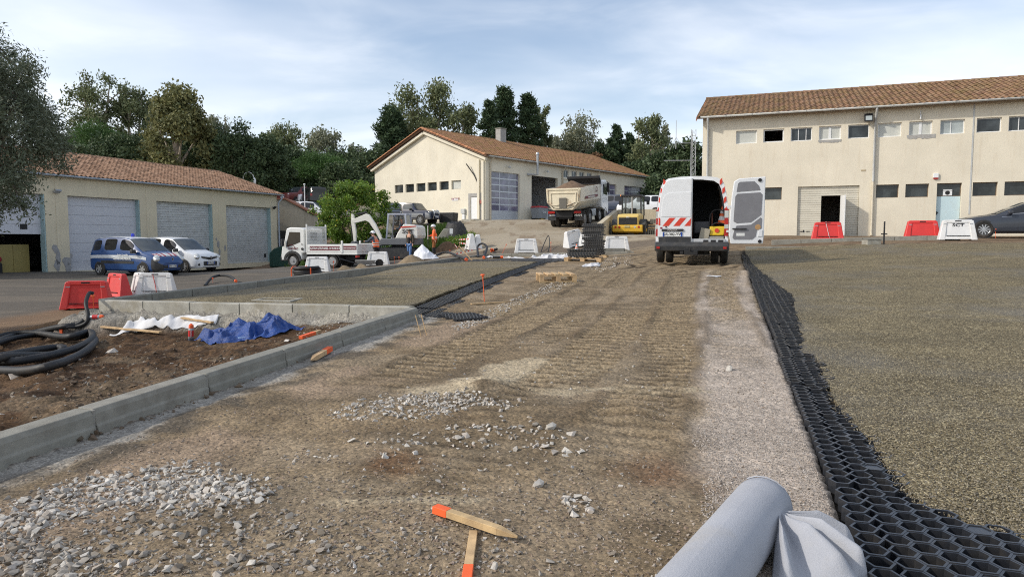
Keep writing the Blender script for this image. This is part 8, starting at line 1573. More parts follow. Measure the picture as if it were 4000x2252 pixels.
# bins and bench at the workshop
def onf(zx, d, z=0): s = FL(1400 + zx / 2.147, 860)[0]; return wpos(s, -d, z)
t = thing('wheeled_bin', 'big grey wheeled bin with red lid outside the workshop door', 'bin', onf(1448, 1.0, -.03), rz(41)); mb = MB(); hexa(mb, -.55, .55, .42, .25, -.7, .7, .55, 1.25); mb.build('bin', mat('bin_grey', (.27, .29, .31), .5, var=.08), t, bevel=.04); mb = MB(); hexa(mb, -.73, .73, .58, 1.26, -.6, .6, .45, 1.42); mb.build('lid', mat('bin_red', (.4, .03, .035), .5), t, bevel=.04); text('Gris', (.05, -.56, .85), (R(80), 0, 0), .3, plate_w, t)
for x in (-.45, .45): mb = MB(); mb.cyl((x, -.3, .12), (x, -.2, .12), .12, .12, 12); mb.build('wheel', tyre_m, t)
t = thing('work_bench', 'dark workbench with stools just inside the workshop bay', 'bench', onf(1545, -1.6, -.0), rz(41)); mb = MB(); mb.box(-.8, .8, -.35, .35, .85, .95); mb.build('top', trim_m, t)
for x in (-.7, .7): mb = MB(); mb.box(x - .05, x + .05, -.3, .3, 0, .85); mb.build('leg', trim_m, t)
t = thing('yellow_bin', 'small yellow bin inside the workshop bay', 'bin', onf(1580, -.8, 0), rz(41)); mb = MB(); hexa(mb, -.25, .25, .25, 0, -.3, .3, .3, .85); mb.build('bin', yel, t, bevel=.03)
t = thing('grey_bin', 'small grey bin inside the workshop bay beside the yellow bin', 'bin', onf(1608, -.6, 0), rz(41)); mb = MB(); hexa(mb, -.25, .25, .25, 0, -.32, .32, .32, 1.15); mb.build('bin', grey_met, t, bevel=.03)
t = thing('wash_basin', 'white wash basin on the wall inside the workshop bay', 'basin', onf(1545, -6.4, 0), rz(41)); mb = MB(); hexa(mb, -.35, .35, .25, .8, -.5, .5, .35, 1.1); mb.box(-.5, .5, .0, .08, 1.4, 2.2); mb.build('basin', white_pl, t, bevel=.03)
t = thing('black_crate', 'black covered crate beside the off-roader bumper', 'crate', atY(1752, 872, 57.5), R(-20)); t.location.z = H(t.location.x, t.location.y); mb = MB(); hexa(mb, -.62, .62, .5, 0, -.7, .7, .5, .85); mb.build('crate', mat('black_cover', (.02, .02, .021), .5, var=.5, bump=.02, bs=12), t, bevel=.04)
# flag pole behind the lemon tree
g = atY(1191, 810, 56); t = thing('white_pole', 'thin white pole rising beside the terrace cars', 'pole', (g.x, g.y, H(g.x, g.y))); zt_ = atY(1191, 720, 56).z - t.location.z; mb = MB(); mb.cyl((0, 0, 0), (0, 0, zt_), .05, .04, 8); mb.ball((0, 0, zt_), .08, 8, 6); mb.build('pole', white_pl, t, smooth=40)
t = thing('green_container', 'dark green covered container behind the truck cab', 'container', (lambda q: (q.x, q.y, H(q.x, q.y)))(atY(1113, 960, 47)), R(-20)); mb = MB(); mb.prism([(-.9, -.1), (.9, -.1), (.9, 1.0), (.5, 1.5), (-.5, 1.2), (-.9, .9)], -.6, .6); mb.build('container', mat('dark_green', (.012, .05, .038), .5), t, bevel=.1)
t = thing('grey_container', 'small grey container at the foot of the garage downpipe', 'container', gpos(GS1 - .3, -.55, 0), rz(20.7)); mb = MB(); mb.box(-.3, .5, -.3, .3, 0, .55); mb.build('box', cement, t, bevel=.03)

# ------------------------------------------------------------------ people
def skin(name, V, E, m_, parent, root, lvl=1):
	names = list(V); me = bpy.data.meshes.new(name); me.from_pydata([V[k][0] for k in names], [(names.index(a), names.index(b)) for a, b in E], []); me.materials.append(m_)
	o = link(name, me, parent); bm = bmesh.new(); bm.from_mesh(me); ly = bm.verts.layers.skin.verify(); bm.verts.ensure_lookup_table()
	for i, k in enumerate(names): r_ = V[k][1]; bm.verts[i][ly].radius = r_ if isinstance(r_, tuple) else (r_, r_); bm.verts[i][ly].use_root = (k == root)
	bm.to_mesh(me); bm.free(); md = o.modifiers.new('skin', 'SKIN'); md.use_smooth_shade = True; sb = o.modifiers.new('sub', 'SUBSURF'); sb.levels = lvl; sb.render_levels = lvl + 0; return o
skin_m = mat('skin', (.50, .27, .18), .55, var=.06); hair_m = mat('brown_hair', (.07, .04, .022), .6, var=.3, vs=20); orange_v = mat('hi_vis_orange', (.90, .15, .035), .7, var=.08, vs=8); refl = mat('reflective_band', (.55, .55, .52), .35); helmet_m = mat('white_helmet', (.76, .76, .76), .35)
def person(label, loc, head, J, top_m, leg_m, helmet=False, vest=False, sleeves=True, lean=0, jacket=None, hair=None, beard=False, lower_m=None, cat='person'):
	t = thing('person', label, cat, loc, rz(head), 'people on the site'); j = {k: Vector(q) for k, q in J.items() if k[0] != '_'}
	V = {'pel': (j['pel'], .12), 'spi': (j['spi'], .11), 'che': (j['che'], (.15, .11)), 'nek': (j['nek'], .055), 'hd0': (j['hd'] - Vector((0, 0, .05)), .075), 'hd1': (j['hd'] + Vector((0, 0, .05)), .092), 'hd2': (j['hd'] + Vector((-.01, 0, .12)), .06)}
	E = [('pel', 'spi'), ('spi', 'che'), ('che', 'nek'), ('nek', 'hd0'), ('hd0', 'hd1'), ('hd1', 'hd2')]
	for s in 'lr':
		V['sh' + s] = (j['sh' + s], .065); V['el' + s] = (j['el' + s], .045); V['wr' + s] = (j['wr' + s], .03); d = (j['wr' + s] - j['el' + s]).normalized(); V['pa' + s] = (j['wr' + s] + d * .07, (.038, .02)); V['hi' + s] = (j['hi' + s], .085); V['kn' + s] = (j['kn' + s], .06); V['an' + s] = (j['an' + s], .042)
		E += [('che', 'sh' + s), ('sh' + s, 'el' + s), ('el' + s, 'wr' + s), ('wr' + s, 'pa' + s), ('pel', 'hi' + s), ('hi' + s, 'kn' + s), ('kn' + s, 'an' + s)]
		side_v = d.cross(Vector((0, 0, 1))); side_v = side_v.normalized() if side_v.length > .1 else Vector((1, 0, 0)); dn = d.cross(side_v)
		for k, (o_, L) in enumerate(((-.03, .07), (-.011, .08), (.009, .075), (.028, .06))): a = 'f%d' % k + s; V[a] = (j['wr' + s] + d * (.07 + L * .55) + side_v * o_, .009); V[a + 'e'] = (j['wr' + s] + d * (.07 + L) + side_v * o_ + dn * .018, .007); E += [('pa' + s, a), (a, a + 'e')]
		V['th' + s] = (j['wr' + s] + d * .06 + side_v * -.055, .01); E += [('pa' + s, 'th' + s)]
	skin('body', V, E, skin_m, t, 'pel')
	# face: nose, eyes, mouth, ears
	hd = j['hd']; fx = Vector((math.cos(J.get('_yaw', 0)), math.sin(J.get('_yaw', 0)), 0)); fy = Vector((-fx.y, fx.x, 0)); mb = MB(); mb.ball(hd + fx * .095 + Vector((0, 0, .0)), (.018, .014, .026), 8, 6); mb.build('nose', skin_m, t, smooth=60)
	for s in (1, -1): mb = MB(); mb.ball(hd + fx * .08 + fy * (.032 * s) + Vector((0, 0, .025)), .012, 8, 6); mb.build('eye', ink, t, smooth=60); mb = MB(); mb.ball(hd + fy * (.088 * s), (.02, .012, .03), 8, 6); mb.build('ear', skin_m, t, smooth=60)
	mb = MB(); mb.bar(hd + fx * .088 + fy * .025 + Vector((0, 0, -.045)), hd + fx * .088 - fy * .025 + Vector((0, 0, -.045)), .01, .012); mb.build('mouth', mat('lips', (.3, .1, .08), .6), t)
	if beard: mb = MB(); mb.ball(hd + fx * .04 + Vector((0, 0, -.07)), (.07, .065, .05), 10, 6); mb.build('beard', hair_m, t, smooth=60)
	# clothes
	V2 = {'pel': (j['pel'] - Vector((0, 0, .06)), (.165, .12)), 'spi': (j['spi'], (.155, .12)), 'che': (j['che'], (.185, .135)), 'col': (j['nek'] - Vector((0, 0, .03)), .085)}; E2 = [('pel', 'spi'), ('spi', 'che'), ('che', 'col')]
	for s in 'lr': V2['sh' + s] = (j['sh' + s], .085); E2.append(('che', 'sh' + s)); V2['el' + s] = (j['el' + s], .064); V2['wr' + s] = (j['wr' + s], .05); E2 += [('sh' + s, 'el' + s), ('el' + s, 'wr' + s)]
	skin('top', V2, E2, top_m, t, 'spi')
	V3 = {'pel': (j['pel'] - Vector((0, 0, .02)), (.15, .115))}; E3 = []
	for s in 'lr': V3['hi' + s] = (j['hi' + s] - Vector((0, 0, .05)), .105); V3['kn' + s] = (j['kn' + s], .082); V3['an' + s] = (j['an' + s] + Vector((0, 0, .02)), .068); E3 += [('pel', 'hi' + s), ('hi' + s, 'kn' + s), ('kn' + s, 'an' + s)]
	skin('trousers', V3, E3, leg_m, t, 'pel')
	for s in 'lr':
		a = j['an' + s]; fd = Vector((1, 0, 0)); mb = MB(); mb.ball(a + fd * .06 + Vector((0, 0, -.045)), (.14, .052, .05), 10, 6); mb.build('boot', ink, t, smooth=60)
		if lower_m: mb = MB(); k = j['kn' + s]; mb.cyl(k + Vector((0, 0, -.02)), a + Vector((0, 0, .05)), .09, .075, 12); mb.build('knee_patch', lower_m, t, smooth=60)
	if vest:
		V4 = {'pel': (j['pel'] - Vector((0, 0, .1)), (.19, .15)), 'spi': (j['spi'], (.18, .145)), 'che': (j['che'], (.205, .155)), 'col': (j['nek'] - Vector((0, 0, .04)), .1)}; E4 = [('pel', 'spi'), ('spi', 'che'), ('che', 'col')]
		for s in 'lr': V4['sh' + s] = (j['che'].lerp(j['sh' + s], .8), .1); E4.append(('che', 'sh' + s))
		skin('vest', V4, E4, orange_v, t, 'spi'); bands = ((.02, .232), (-.10, .21))
	else: bands = ((-.04, .19), (-.12, .178)) if top_m is orange_v else ()
	for dz, rb in bands: c = j['spi'] + Vector((0, 0, dz)); mb = MB(); mb.lathe([(rb, -.022), (rb, .022)], 20, (0, 0, 0), 'z', caps=False); o = mb.build('reflective_band', refl, t, smooth=60, loc=c); o.scale = (.80, 1.0, 1)
	if helmet:
		mb = MB(); mb.ball((0, 0, .0), (.135, .115, .12), 16, 8, z0=-.1); mb.lathe([(.13, -.012), (.155, -.02), (.155, -.01), (.13, 0)], 16); o = mb.build('helmet', helmet_m, t, smooth=50, loc=hd + Vector((-.01, 0, .07))); mb = MB(); mb.ball(fx * .13 + Vector((0, 0, -.012)), (.07, .08, .01), 10, 4); mb.build('peak', helmet_m, o, smooth=50)
		if vest:
			for s in (1, -1): mb = MB(); mb.cyl(fy * (.115 * s) + Vector((0, 0, -.02)), fy * (.155 * s) + Vector((0, 0, -.02)), .05, .045, 12); mb.build('ear_muff', ink, o, smooth=40)
	if hair:
		mb = MB(); mb.ball(hd + Vector((0, 0, .05)) - fx * .012, (.105, .098, .105), 14, 8, z0=-.35); mb.ball(hd - fx * .06 + Vector((0, 0, .01)), (.07, .085, .1), 12, 8); h_ = mb.build('hair', hair, t, smooth=60); mb = MB(); mb.tube(curve([hd - fx * .09 + Vector((0, 0, .06)), hd - fx * .17 + Vector((0, 0, .03)), hd - fx * .19 + Vector((0, 0, -.1)), hd - fx * .15 + Vector((0, 0, -.2))], 5), [.03, .035, .04, .045, .05, .055, .058, .06, .06, .058, .055, .05, .045, .04, .03, .015], 8); mb.build('ponytail', hair, h_, smooth=60)
	if jacket:
		V5 = {'pel': (j['pel'] - Vector((.03, 0, .10)), (.21, .13)), 'spi': (j['spi'] - Vector((.045, 0, 0)), (.20, .12)), 'che': (j['che'] - Vector((.04, 0, 0)), (.21, .125)), 'col': (j['nek'] - Vector((.04, 0, .03)), .09)}; E5 = [('pel', 'spi'), ('spi', 'che'), ('che', 'col')]
		for s in 'lr': V5['sh' + s] = (j['sh' + s], .1); V5['el' + s] = (j['el' + s], .08); V5['wr' + s] = (j['wr' + s], .062); E5 += [('che', 'sh' + s), ('sh' + s, 'el' + s), ('el' + s, 'wr' + s)]
		skin('jacket', V5, E5, jacket, t, 'spi')
	return t
STD = dict(pel=(0, 0, .94), spi=(0, 0, 1.13), che=(0, 0, 1.36), nek=(0, 0, 1.51), hd=(.03, 0, 1.62), shl=(0, .19, 1.42), shr=(0, -.19, 1.42), ell=(-.03, .25, 1.14), elr=(-.03, -.25, 1.14), wrl=(.05, .25, .89), wrr=(.05, -.25, .89), hil=(0, .09, .9), hir=(0, -.09, .9), knl=(.03, .1, .5), knr=(.03, -.1, .5), anl=(0, .11, .09), anr=(0, -.11, .09))
q = atY(1471, 930, 35.3); w1 = dict(STD); w1.update(spi=(.05, 0, 1.13), che=(.14, 0, 1.35), nek=(.2, 0, 1.49), hd=(.26, 0, 1.59), shl=(.14, .19, 1.42), shr=(.14, -.19, 1.42), ell=(.36, .24, 1.22), elr=(.36, -.24, 1.22), wrl=(.62, .18, 1.22), wrr=(.62, -.18, 1.22))
person('person in orange vest and white helmet with ear muffs leaning on the truck', (q.x, q.y, -.08), 300, w1, mat('slate_sweater', (.05, .065, .09), .85), mat('black_trousers', (.015, .015, .018), .9), True, True)
q = atY(1600, 930, 38.6); w2 = dict(STD); w2.update(elr=(-.02, -.27, 1.14), ell=(-.02, .27, 1.14), _yaw=R(35), knl=(.1, .1, .5), anl=(.12, .11, .09), anr=(-.1, -.1, .09))
wom = person('person in dark open jacket, black top and blue jeans beside the excavator', (q.x, q.y, H(q.x, q.y)), 205, w2, mat('black_top', (.012, .012, .014), .85), mat('blue_jeans', (.10, .19, .38), .85, var=.2, vs=10), False, False, jacket=mat('olive_jacket', (.055, .045, .032), .85, var=.15), hair=hair_m); wom.scale = (.95, .95, .95)
q = atY(1697, 930, 38.2); w3 = dict(STD); w3.update(hd=(.07, 0, 1.60), nek=(.02, 0, 1.51), elr=(.04, -.26, 1.16), wrr=(.27, -.16, 1.14), ell=(.08, .25, 1.16), wrl=(-.02, .27, .90), knl=(.06, .1, .5), anl=(.05, .11, .09))
p3 = person('person in orange shirt and rust trousers holding a survey pole', (q.x, q.y, H(q.x, q.y)), 262, w3, orange_v, mat('rust_trousers', (.24, .085, .025), .85, var=.1), True, False, beard=True, lower_m=mat('black_patch', (.014, .014, .016), .9))
pm_ = Matrix.Translation(p3.location) @ Matrix.Rotation(p3.rotation_euler[2], 4, 'Z'); t = thing('survey_pole', 'white and black survey pole with receiver held by the bearded person', 'survey pole', pm_ @ Vector((.36, -.14, 0))); mb = MB(); mb.cyl((0, 0, 0), (.0, 0, .95), .016, .018, 8); mb.build('lower_section', ink, t, smooth=40); mb = MB(); mb.cyl((0, 0, .95), (0, 0, 1.72), .02, .02, 8); mb.build('upper_section', white_pl, t, smooth=40); mb = MB(); mb.lathe([(.05, 1.72), (.085, 1.76), (.085, 1.82), (.05, 1.86)], 14); mb.build('receiver', ink, t, smooth=40)
em = Matrix.Translation(EX.location) @ Matrix.Rotation(EX.rotation_euler[2], 4, 'Z'); op = em @ Vector((.0, -.35, .66)); w4 = dict(STD); w4.update(hil=(.02, .1, .88), hir=(.02, -.1, .88), knl=(.42, .12, .88), knr=(.42, -.12, .88), anl=(.45, .12, .52), anr=(.45, -.12, .52), ell=(.1, .26, 1.14), elr=(.1, -.26, 1.14), wrl=(.34, .24, 1.1), wrr=(.34, -.24, 1.1)); person('person in orange vest seated in the excavator cab', (op.x, op.y, op.z), 277, w4, MATS['slate_sweater'], MATS['black_trousers'], False, True, hair=None).scale = (.93, .93, .93)

# ------------------------------------------------------------------ plants
def leaf_mat(name, cols, trans=.25, rough=.6):
	m, n, l, b = newmat(name); o = [q for q in n if q.type == 'OUTPUT_MATERIAL'][0]
	ge = n.new('ShaderNodeNewGeometry'); cr = n.new('ShaderNodeValToRGB'); l.new(ge.outputs['Random Per Island'], cr.inputs[0]); e = cr.color_ramp.elements; e[0].color = (*cols[0], 1); e[1].color = (*cols[-1], 1)
	for i, c in enumerate(cols[1:-1]): k = e.new((i + 1) / (len(cols) - 1)); k.color = (*c, 1)
	t = _tex(n, l, .45, 5, .7, 'World'); c = _mixc(n, l, _rng(n, l, t.outputs['Fac'], .35, .65, .0, .5), cr.outputs[0], tuple(q * .6 for q in cols[2]))
	l.new(c, b.inputs['Base Color']); b.inputs['Roughness'].default_value = rough; b.inputs['Specular IOR Level'].default_value = .3
	tr = n.new('ShaderNodeBsdfTranslucent'); l.new(c, tr.inputs[0]); mx = n.new('ShaderNodeMixShader'); mx.inputs[0].default_value = trans; l.new(b.outputs[0], mx.inputs[1]); l.new(tr.outputs[0], mx.inputs[2]); l.new(mx.outputs[0], o.inputs[0]); return m
LM = dict(euc=leaf_mat('eucalyptus_leaf', [(0.176, 0.210, 0.098), (0.245, 0.269, 0.140), (0.129, 0.164, 0.074), (0.281, 0.281, 0.129)]), eucb=leaf_mat('eucalyptus_leaf_tawny', [(0.221, 0.221, 0.087), (0.287, 0.262, 0.102), (0.162, 0.178, 0.076), (0.250, 0.253, 0.128)]), eucg=leaf_mat('eucalyptus_leaf_grey', [(0.245, 0.269, 0.176), (0.327, 0.327, 0.222), (0.198, 0.222, 0.140), (0.350, 0.338, 0.210)]),
		  pine=leaf_mat('pine_needles', [(0.056, 0.098, 0.047), (0.089, 0.136, 0.061), (0.041, 0.074, 0.037), (0.116, 0.160, 0.066)], .15), pineg=leaf_mat('pine_needles_green', [(0.069, 0.145, 0.037), (0.105, 0.198, 0.047), (0.052, 0.108, 0.032), (0.129, 0.210, 0.061)], .2), oak=leaf_mat('oak_leaf', [(0.068, 0.103, 0.047), (0.103, 0.147, 0.061), (0.048, 0.079, 0.036), (0.151, 0.189, 0.086)], .12),
		  olive=leaf_mat('olive_leaf', [(0.129, 0.154, 0.089), (0.198, 0.222, 0.145), (0.082, 0.108, 0.061), (0.305, 0.327, 0.233)], .15, .45), lemon=leaf_mat('lemon_leaf', [(0.140, 0.245, 0.032), (0.233, 0.362, 0.052), (0.082, 0.160, 0.028), (0.396, 0.467, 0.069)], .3, .4), rust=leaf_mat('rusty_leaf', [(0.233, 0.116, 0.057), (0.327, 0.176, 0.082), (0.186, 0.105, 0.057), (0.281, 0.186, 0.093)]))
bark = mat('bark', (.12, .09, .065), .9, var=.3, vs=6, bump=.02, bs=12); bark_p = mat('pale_bark', (.40, .34, .27), .85, var=.25, vs=4, dirt=(.2, .15, .1), ds=3, dth=(.5, .7))
def leaf_mesh(name, P, L, Wd, m_, droop=0, seed=0, out=None, up=0):
	r = np.random.RandomState(seed); n = len(P); d = r.normal(size=(n, 3)); d[:, 2] -= droop; d[:, 2] += up
	if out is not None: d += out * 1.2
	d /= np.linalg.norm(d, axis=1)[:, None]; a = r.normal(size=(n, 3)); s = np.cross(d, a); s /= np.linalg.norm(s, axis=1)[:, None]; nn_ = np.cross(d, s)
	l = (L * r.uniform(.6, 1.3, n))[:, None]; w = (Wd * r.uniform(.7, 1.3, n))[:, None]
	V = np.stack([P - d * l / 2, P + s * w / 2 + nn_ * w * .15, P + d * l / 2, P - s * w / 2 + nn_ * w * .15], 1).reshape(-1, 3); F_ = np.arange(n * 4).reshape(-1, 4); return mesh_np(name, V, F_, m_)
def clump_pts(cl, n, r, shell=.55, flat=1.0):
	C_ = np.array([c[:3] for c in cl]); Rr = np.array([c[3] for c in cl]); p = Rr ** 2 / (Rr ** 2).sum(); i = r.choice(len(cl), n, p=p); d = r.normal(size=(n, 3)); d /= np.linalg.norm(d, axis=1)[:, None]
	q = Rr[i] * (r.uniform(0, 1, n) ** shell) * r.uniform(.6, 1.4, n); off = d * q[:, None]; off[:, 2] *= flat; return C_[i] + off, d
def tree_thing(kind, label, X, Y, z0, h, w, seed, n, leaf, name='tree', cat='tree', crown0=.3, grp='trees behind the buildings', depth=None):
	r = np.random.RandomState(seed); t = thing(name, label, cat, (X, Y, z0), 0, grp); mb = MB(); cl = []; dp = depth or w
	k0 = kind[:4].rstrip('bg')
	bm_ = bark_p if k0 == 'euc' else bark
	if k0 == 'euc' and kind != 'eucb':
		nst = 3; tips = []
		for k in range(nst):
			a = 2 * math.pi * k / nst + r.uniform(0, 1); P = [Vector((.15 * math.cos(a), .15 * math.sin(a), 0))]
			for i in range(1, 7): f = i / 6; P.append(Vector((math.cos(a) * w * .26 * f ** 1.3 + r.uniform(-.2, .2), math.sin(a) * dp * .26 * f ** 1.3 + r.uniform(-.2, .2), h * .92 * f * (1 - .06 * k))))
			mb.tube(P, [h * .018 * (1 - .85 * i / 6) + .015 for i in range(7)], 6); tips.append(P)
			for b in range(5):
				j = r.randint(2, 6); a2 = r.uniform(0, 6.28); L_ = w * r.uniform(.16, .34); q = P[j] + Vector((math.cos(a2) * L_, math.sin(a2) * L_, h * r.uniform(.02, .12))); mb.tube([P[j], P[j].lerp(q, .5) + Vector((0, 0, .1)), q], [h * .006, h * .004, .015], 5); cl.append((*q, w * r.uniform(.12, .19)))
			cl.append((*P[-1], w * r.uniform(.11, .15))); cl.append((*P[-2], w * r.uniform(.10, .16)))
		for _ in range(30):
			a, u = r.uniform(0, 6.28), r.uniform(crown0, .96); rr_ = w * .42 * math.sin(math.pi * min(1, (u - crown0 * .6) / (1.05 - crown0 * .6))) ** .6 * r.uniform(.4, 1); cl.append((rr_ * math.cos(a), rr_ * math.sin(a) * dp / w, h * u, w * r.uniform(.10, .17)))
		P, d = clump_pts(cl, n, r, .5, 1.1); me_ = leaf_mesh('crown', P, leaf, leaf * .42, LM[kind], 1.0, seed)
	elif k0 == 'pine' and kind == 'pine':
		mb.tube([Vector((r.uniform(-.1, .1), r.uniform(-.1, .1), h * i / 6)) for i in range(7)], [h * .018 * (1 - .92 * i / 6) + .01 for i in range(7)], 6)
		for i in range(34):
			u = crown0 + (1 - crown0) * (i + .5) / 34; a = i * 2.4 + r.uniform(-.4, .4); rr_ = w * .5 * (1 - ((u - crown0) / (1 - crown0)) ** 1.6) * r.uniform(.6, 1.1) + w * .06; q = Vector((math.cos(a) * rr_, math.sin(a) * rr_ * dp / w, h * u + rr_ * .12)); mb.tube([Vector((0, 0, h * u - rr_ * .15)), q], [h * .005, .012], 5)
			for f in (.45, .75, 1.0): cl.append((q.x * f, q.y * f, h * u + rr_ * .12 * f, max(.5, w * .13 * (1.15 - .3 * f))))
		cl.append((0, 0, h * .985, w * .05)); P, d = clump_pts(cl, n, r, .5, .8); me_ = leaf_mesh('crown', P, leaf * .9, leaf * .24, LM[kind], 0, seed, d, .5)
	elif kind == 'pineg':
		mb.tube([Vector((r.uniform(-.2, .2), 0, h * .7 * i / 4)) for i in range(5)], [h * .03 * (1 - .7 * i / 4) for i in range(5)], 7)
		for _ in range(30): a = r.uniform(0, 6.28); f = r.uniform(0, 1) ** .5; cl.append((math.cos(a) * w * .40 * f, math.sin(a) * dp * .40 * f, h * (.60 + .26 * (1 - f * f) + r.uniform(-.05, .03)), w * r.uniform(.10, .17)))
		P, d = clump_pts(cl, n, r, .35, .7); me_ = leaf_mesh('crown', P, leaf * .7, leaf * .2, LM[kind], 0, seed, d, .4)
	else:
		mb.tube([Vector((r.uniform(-.15, .15), r.uniform(-.15, .15), h * .6 * i / 4)) for i in range(5)], [h * .035 * (1 - .6 * i / 4) for i in range(5)], 7)
		for _ in range(12): a, u = r.uniform(0, 6.28), r.uniform(.3, .7); mb.tube([Vector((0, 0, h * u * .6)), Vector((math.cos(a) * w * .3, math.sin(a) * w * .3, h * u + .2))], [h * .012, .02], 5)
		for _ in range(46):
			v = r.normal(size=3); v /= np.linalg.norm(v); f = r.uniform(.55, 1) ** .6; c0 = crown0; zc = h * (c0 + (1 - c0) * .5); cl.append((v[0] * w * .40 * f, v[1] * dp * .40 * f, zc + v[2] * h * (1 - c0) * .42 * f, w * r.uniform(.08, .16)))
		P, d = clump_pts(cl, n, r, .4, .9); me_ = leaf_mesh('crown', P, leaf, leaf * .6, LM['oak' if k0 == 'oak' else kind], 1.0 if kind == 'eucb' else 0, seed, d * .5)
	mb.build('trunk', bm_, t, smooth=50); link('crown', me_, t); return t
def T(kind, label, dx, dtop, Y, dw, seed, n=5000, leaf=.34, c0=.3, name='tree', zb=None):
	px, py = dx * 1.5528, dtop * 1.5528; p = atY(px, py, Y); z0 = (H(p.x, Y) if zb is None else zb) - .2; w = dw * 1.5528 / FPX * Y; return tree_thing(kind, label, p.x, Y, z0, max(3, p.z - z0), w * (1.12 if kind[:3] == 'euc' else 1.22), seed, int(n * (1.2 if kind in ('euc', 'eucg') else 1.7)), leaf * 1.3 * Y / 90, name, 'tree', c0, depth=w * .8)
# behind the garages
T('euc', 'tall airy eucalyptus with several bare stems behind the garage roof', 235, 176, 72, 125, 1, 5200, .36, .45, 'eucalyptus_tree'); T('euc', 'darker eucalyptus with drooping crown behind the garage roof', 325, 210, 74, 105, 2, 5200, .36, .4, 'eucalyptus_tree'); T('eucg', 'thin greyish eucalyptus between the two taller ones', 385, 246, 80, 60, 3, 2200, .34, .45, 'eucalyptus_tree')
T('eucb', 'broad tawny eucalyptus hanging over the garage ridge', 440, 204, 62, 185, 4, 11000, .38, .12, 'eucalyptus_tree'); T('eucg', 'sparse pale eucalyptus top beside the tawny one', 545, 282, 78, 70, 5, 1800, .34, .4, 'eucalyptus_tree')
T('oak', 'dark dense holm oak above the street lamp', 585, 300, 64, 185, 6, 12000, .30, .08, 'holm_oak'); T('oak', 'dark holm oak behind the garage hip', 672, 340, 66, 120, 7, 8000, .30, .05, 'holm_oak'); T('pineg', 'dark rounded pine behind the tall eucalyptus stems', 240, 290, 66, 200, 8, 9000, .36, .3, 'pine_tree'); T('oak', 'dark oak filling the gap left of the tawny eucalyptus', 300, 322, 62, 170, 9, 8000, .32, .05, 'holm_oak'); T('oak', 'dark oak mass beside the olive tree behind the garage', 180, 330, 60, 150, 10, 7000, .32, .05, 'holm_oak')
T('euc', 'pair of greyish eucalyptus tops behind the holm oaks', 705, 312, 92, 110, 11, 3600, .36, .35, 'eucalyptus_tree'); T('eucg', 'pale rounded eucalyptus crown between oaks and workshop', 815, 330, 100, 105, 12, 4200, .34, .3, 'eucalyptus_tree'); T('pineg', 'bright green umbrella pine left of the workshop', 800, 376, 76, 150, 13, 9500, .36, .3, 'umbrella_pine'); T('oak', 'dark oak between the umbrella pine and the garages', 735, 372, 80, 120, 14, 6000, .32, .05, 'holm_oak')
T('oak', 'rounded dark oak right behind the lemon tree', 870, 405, 72, 140, 15, 8000, .3, .05, 'holm_oak'); T('oak', 'dark oak touching the workshop eave', 925, 385, 88, 120, 16, 6000, .32, .05, 'holm_oak'); T('eucg', 'small pale crown above the oaks left of the workshop', 893, 366, 105, 60, 17, 1800, .32, .4, 'eucalyptus_tree')
# behind the workshop
T('oak', 'dark oak rising beside the rusty tree', 1512, 345, 100, 90, 60, 5000, .34, .0, 'holm_oak'); T('pine', 'dark pine between the rusty tree and the small pine', 1538, 352, 102, 60, 61, 3600, .5, .1, 'pine_tree')
T('pine', 'dark pine rising left of the workshop gable', 985, 278, 96, 120, 18, 8000, .55, .15, 'pine_tree'); T('euc', 'big airy eucalyptus towering over the workshop gable', 1068, 203, 100, 165, 19, 6500, .40, .42, 'eucalyptus_tree'); T('euc', 'lower eucalyptus lobe right of the towering eucalyptus', 1160, 262, 98, 100, 20, 4200, .38, .3, 'eucalyptus_tree'); T('eucg', 'thin pale saplings between the two leftmost workshop trees', 1015, 330, 102, 60, 21, 1500, .34, .3, 'eucalyptus_tree')
T('pine', 'tallest pointed pine above the workshop ridge', 1270, 226, 96, 105, 22, 8000, .55, .1, 'pine_tree'); T('pine', 'shorter pine left of the tallest pointed pine', 1232, 258, 94, 80, 23, 5000, .55, .1, 'pine_tree'); T('pine', 'dark pine right of the tallest pointed pine', 1330, 243, 97, 95, 24, 7500, .55, .1, 'pine_tree'); T('euc', 'eucalyptus leaning out from the pine group', 1365, 255, 100, 60, 25, 2500, .38, .3, 'eucalyptus_tree')
T('eucg', 'greyish round eucalyptus with forked white stems', 1460, 294, 104, 135, 26, 5200, .36, .38, 'eucalyptus_tree'); T('eucg', 'low grey eucalyptus beside the chimney', 1405, 330, 106, 80, 27, 2800, .36, .3, 'eucalyptus_tree'); T('pine', 'small dark pine right of the round eucalyptus', 1552, 318, 105, 60, 28, 3600, .5, .2, 'pine_tree'); T('pine', 'low dark pine beside the tall pale eucalyptus', 1585, 340, 108, 60, 29, 3200, .5, .15, 'pine_tree')
T('euc', 'tall pale eucalyptus with white trunks near the mast', 1628, 278, 100, 95, 30, 4000, .36, .4, 'eucalyptus_tree'); T('eucg', 'feathery eucalyptus right of the white trunks', 1660, 300, 104, 60, 31, 2000, .36, .35, 'eucalyptus_tree'); T('rust', 'small rusty brown tree behind the workshop roof', 1503, 372, 98, 60, 32, 2200, .3, .1, 'small_tree')
T('oak', 'dark oak behind the far end of the workshop', 1575, 392, 92, 120, 33, 8000, .32, .0, 'holm_oak'); T('oak', 'broad dark oak between workshop and mast', 1655, 385, 90, 130, 34, 9000, .32, .0, 'holm_oak'); T('oak', 'dark oak at the foot of the mast', 1725, 345, 88, 110, 35, 8000, .32, .0, 'holm_oak'); T('oak', 'low dark oak above the terrace wall', 1690, 430, 78, 140, 36, 9000, .32, .0, 'holm_oak')
r = np.random.RandomState(77)
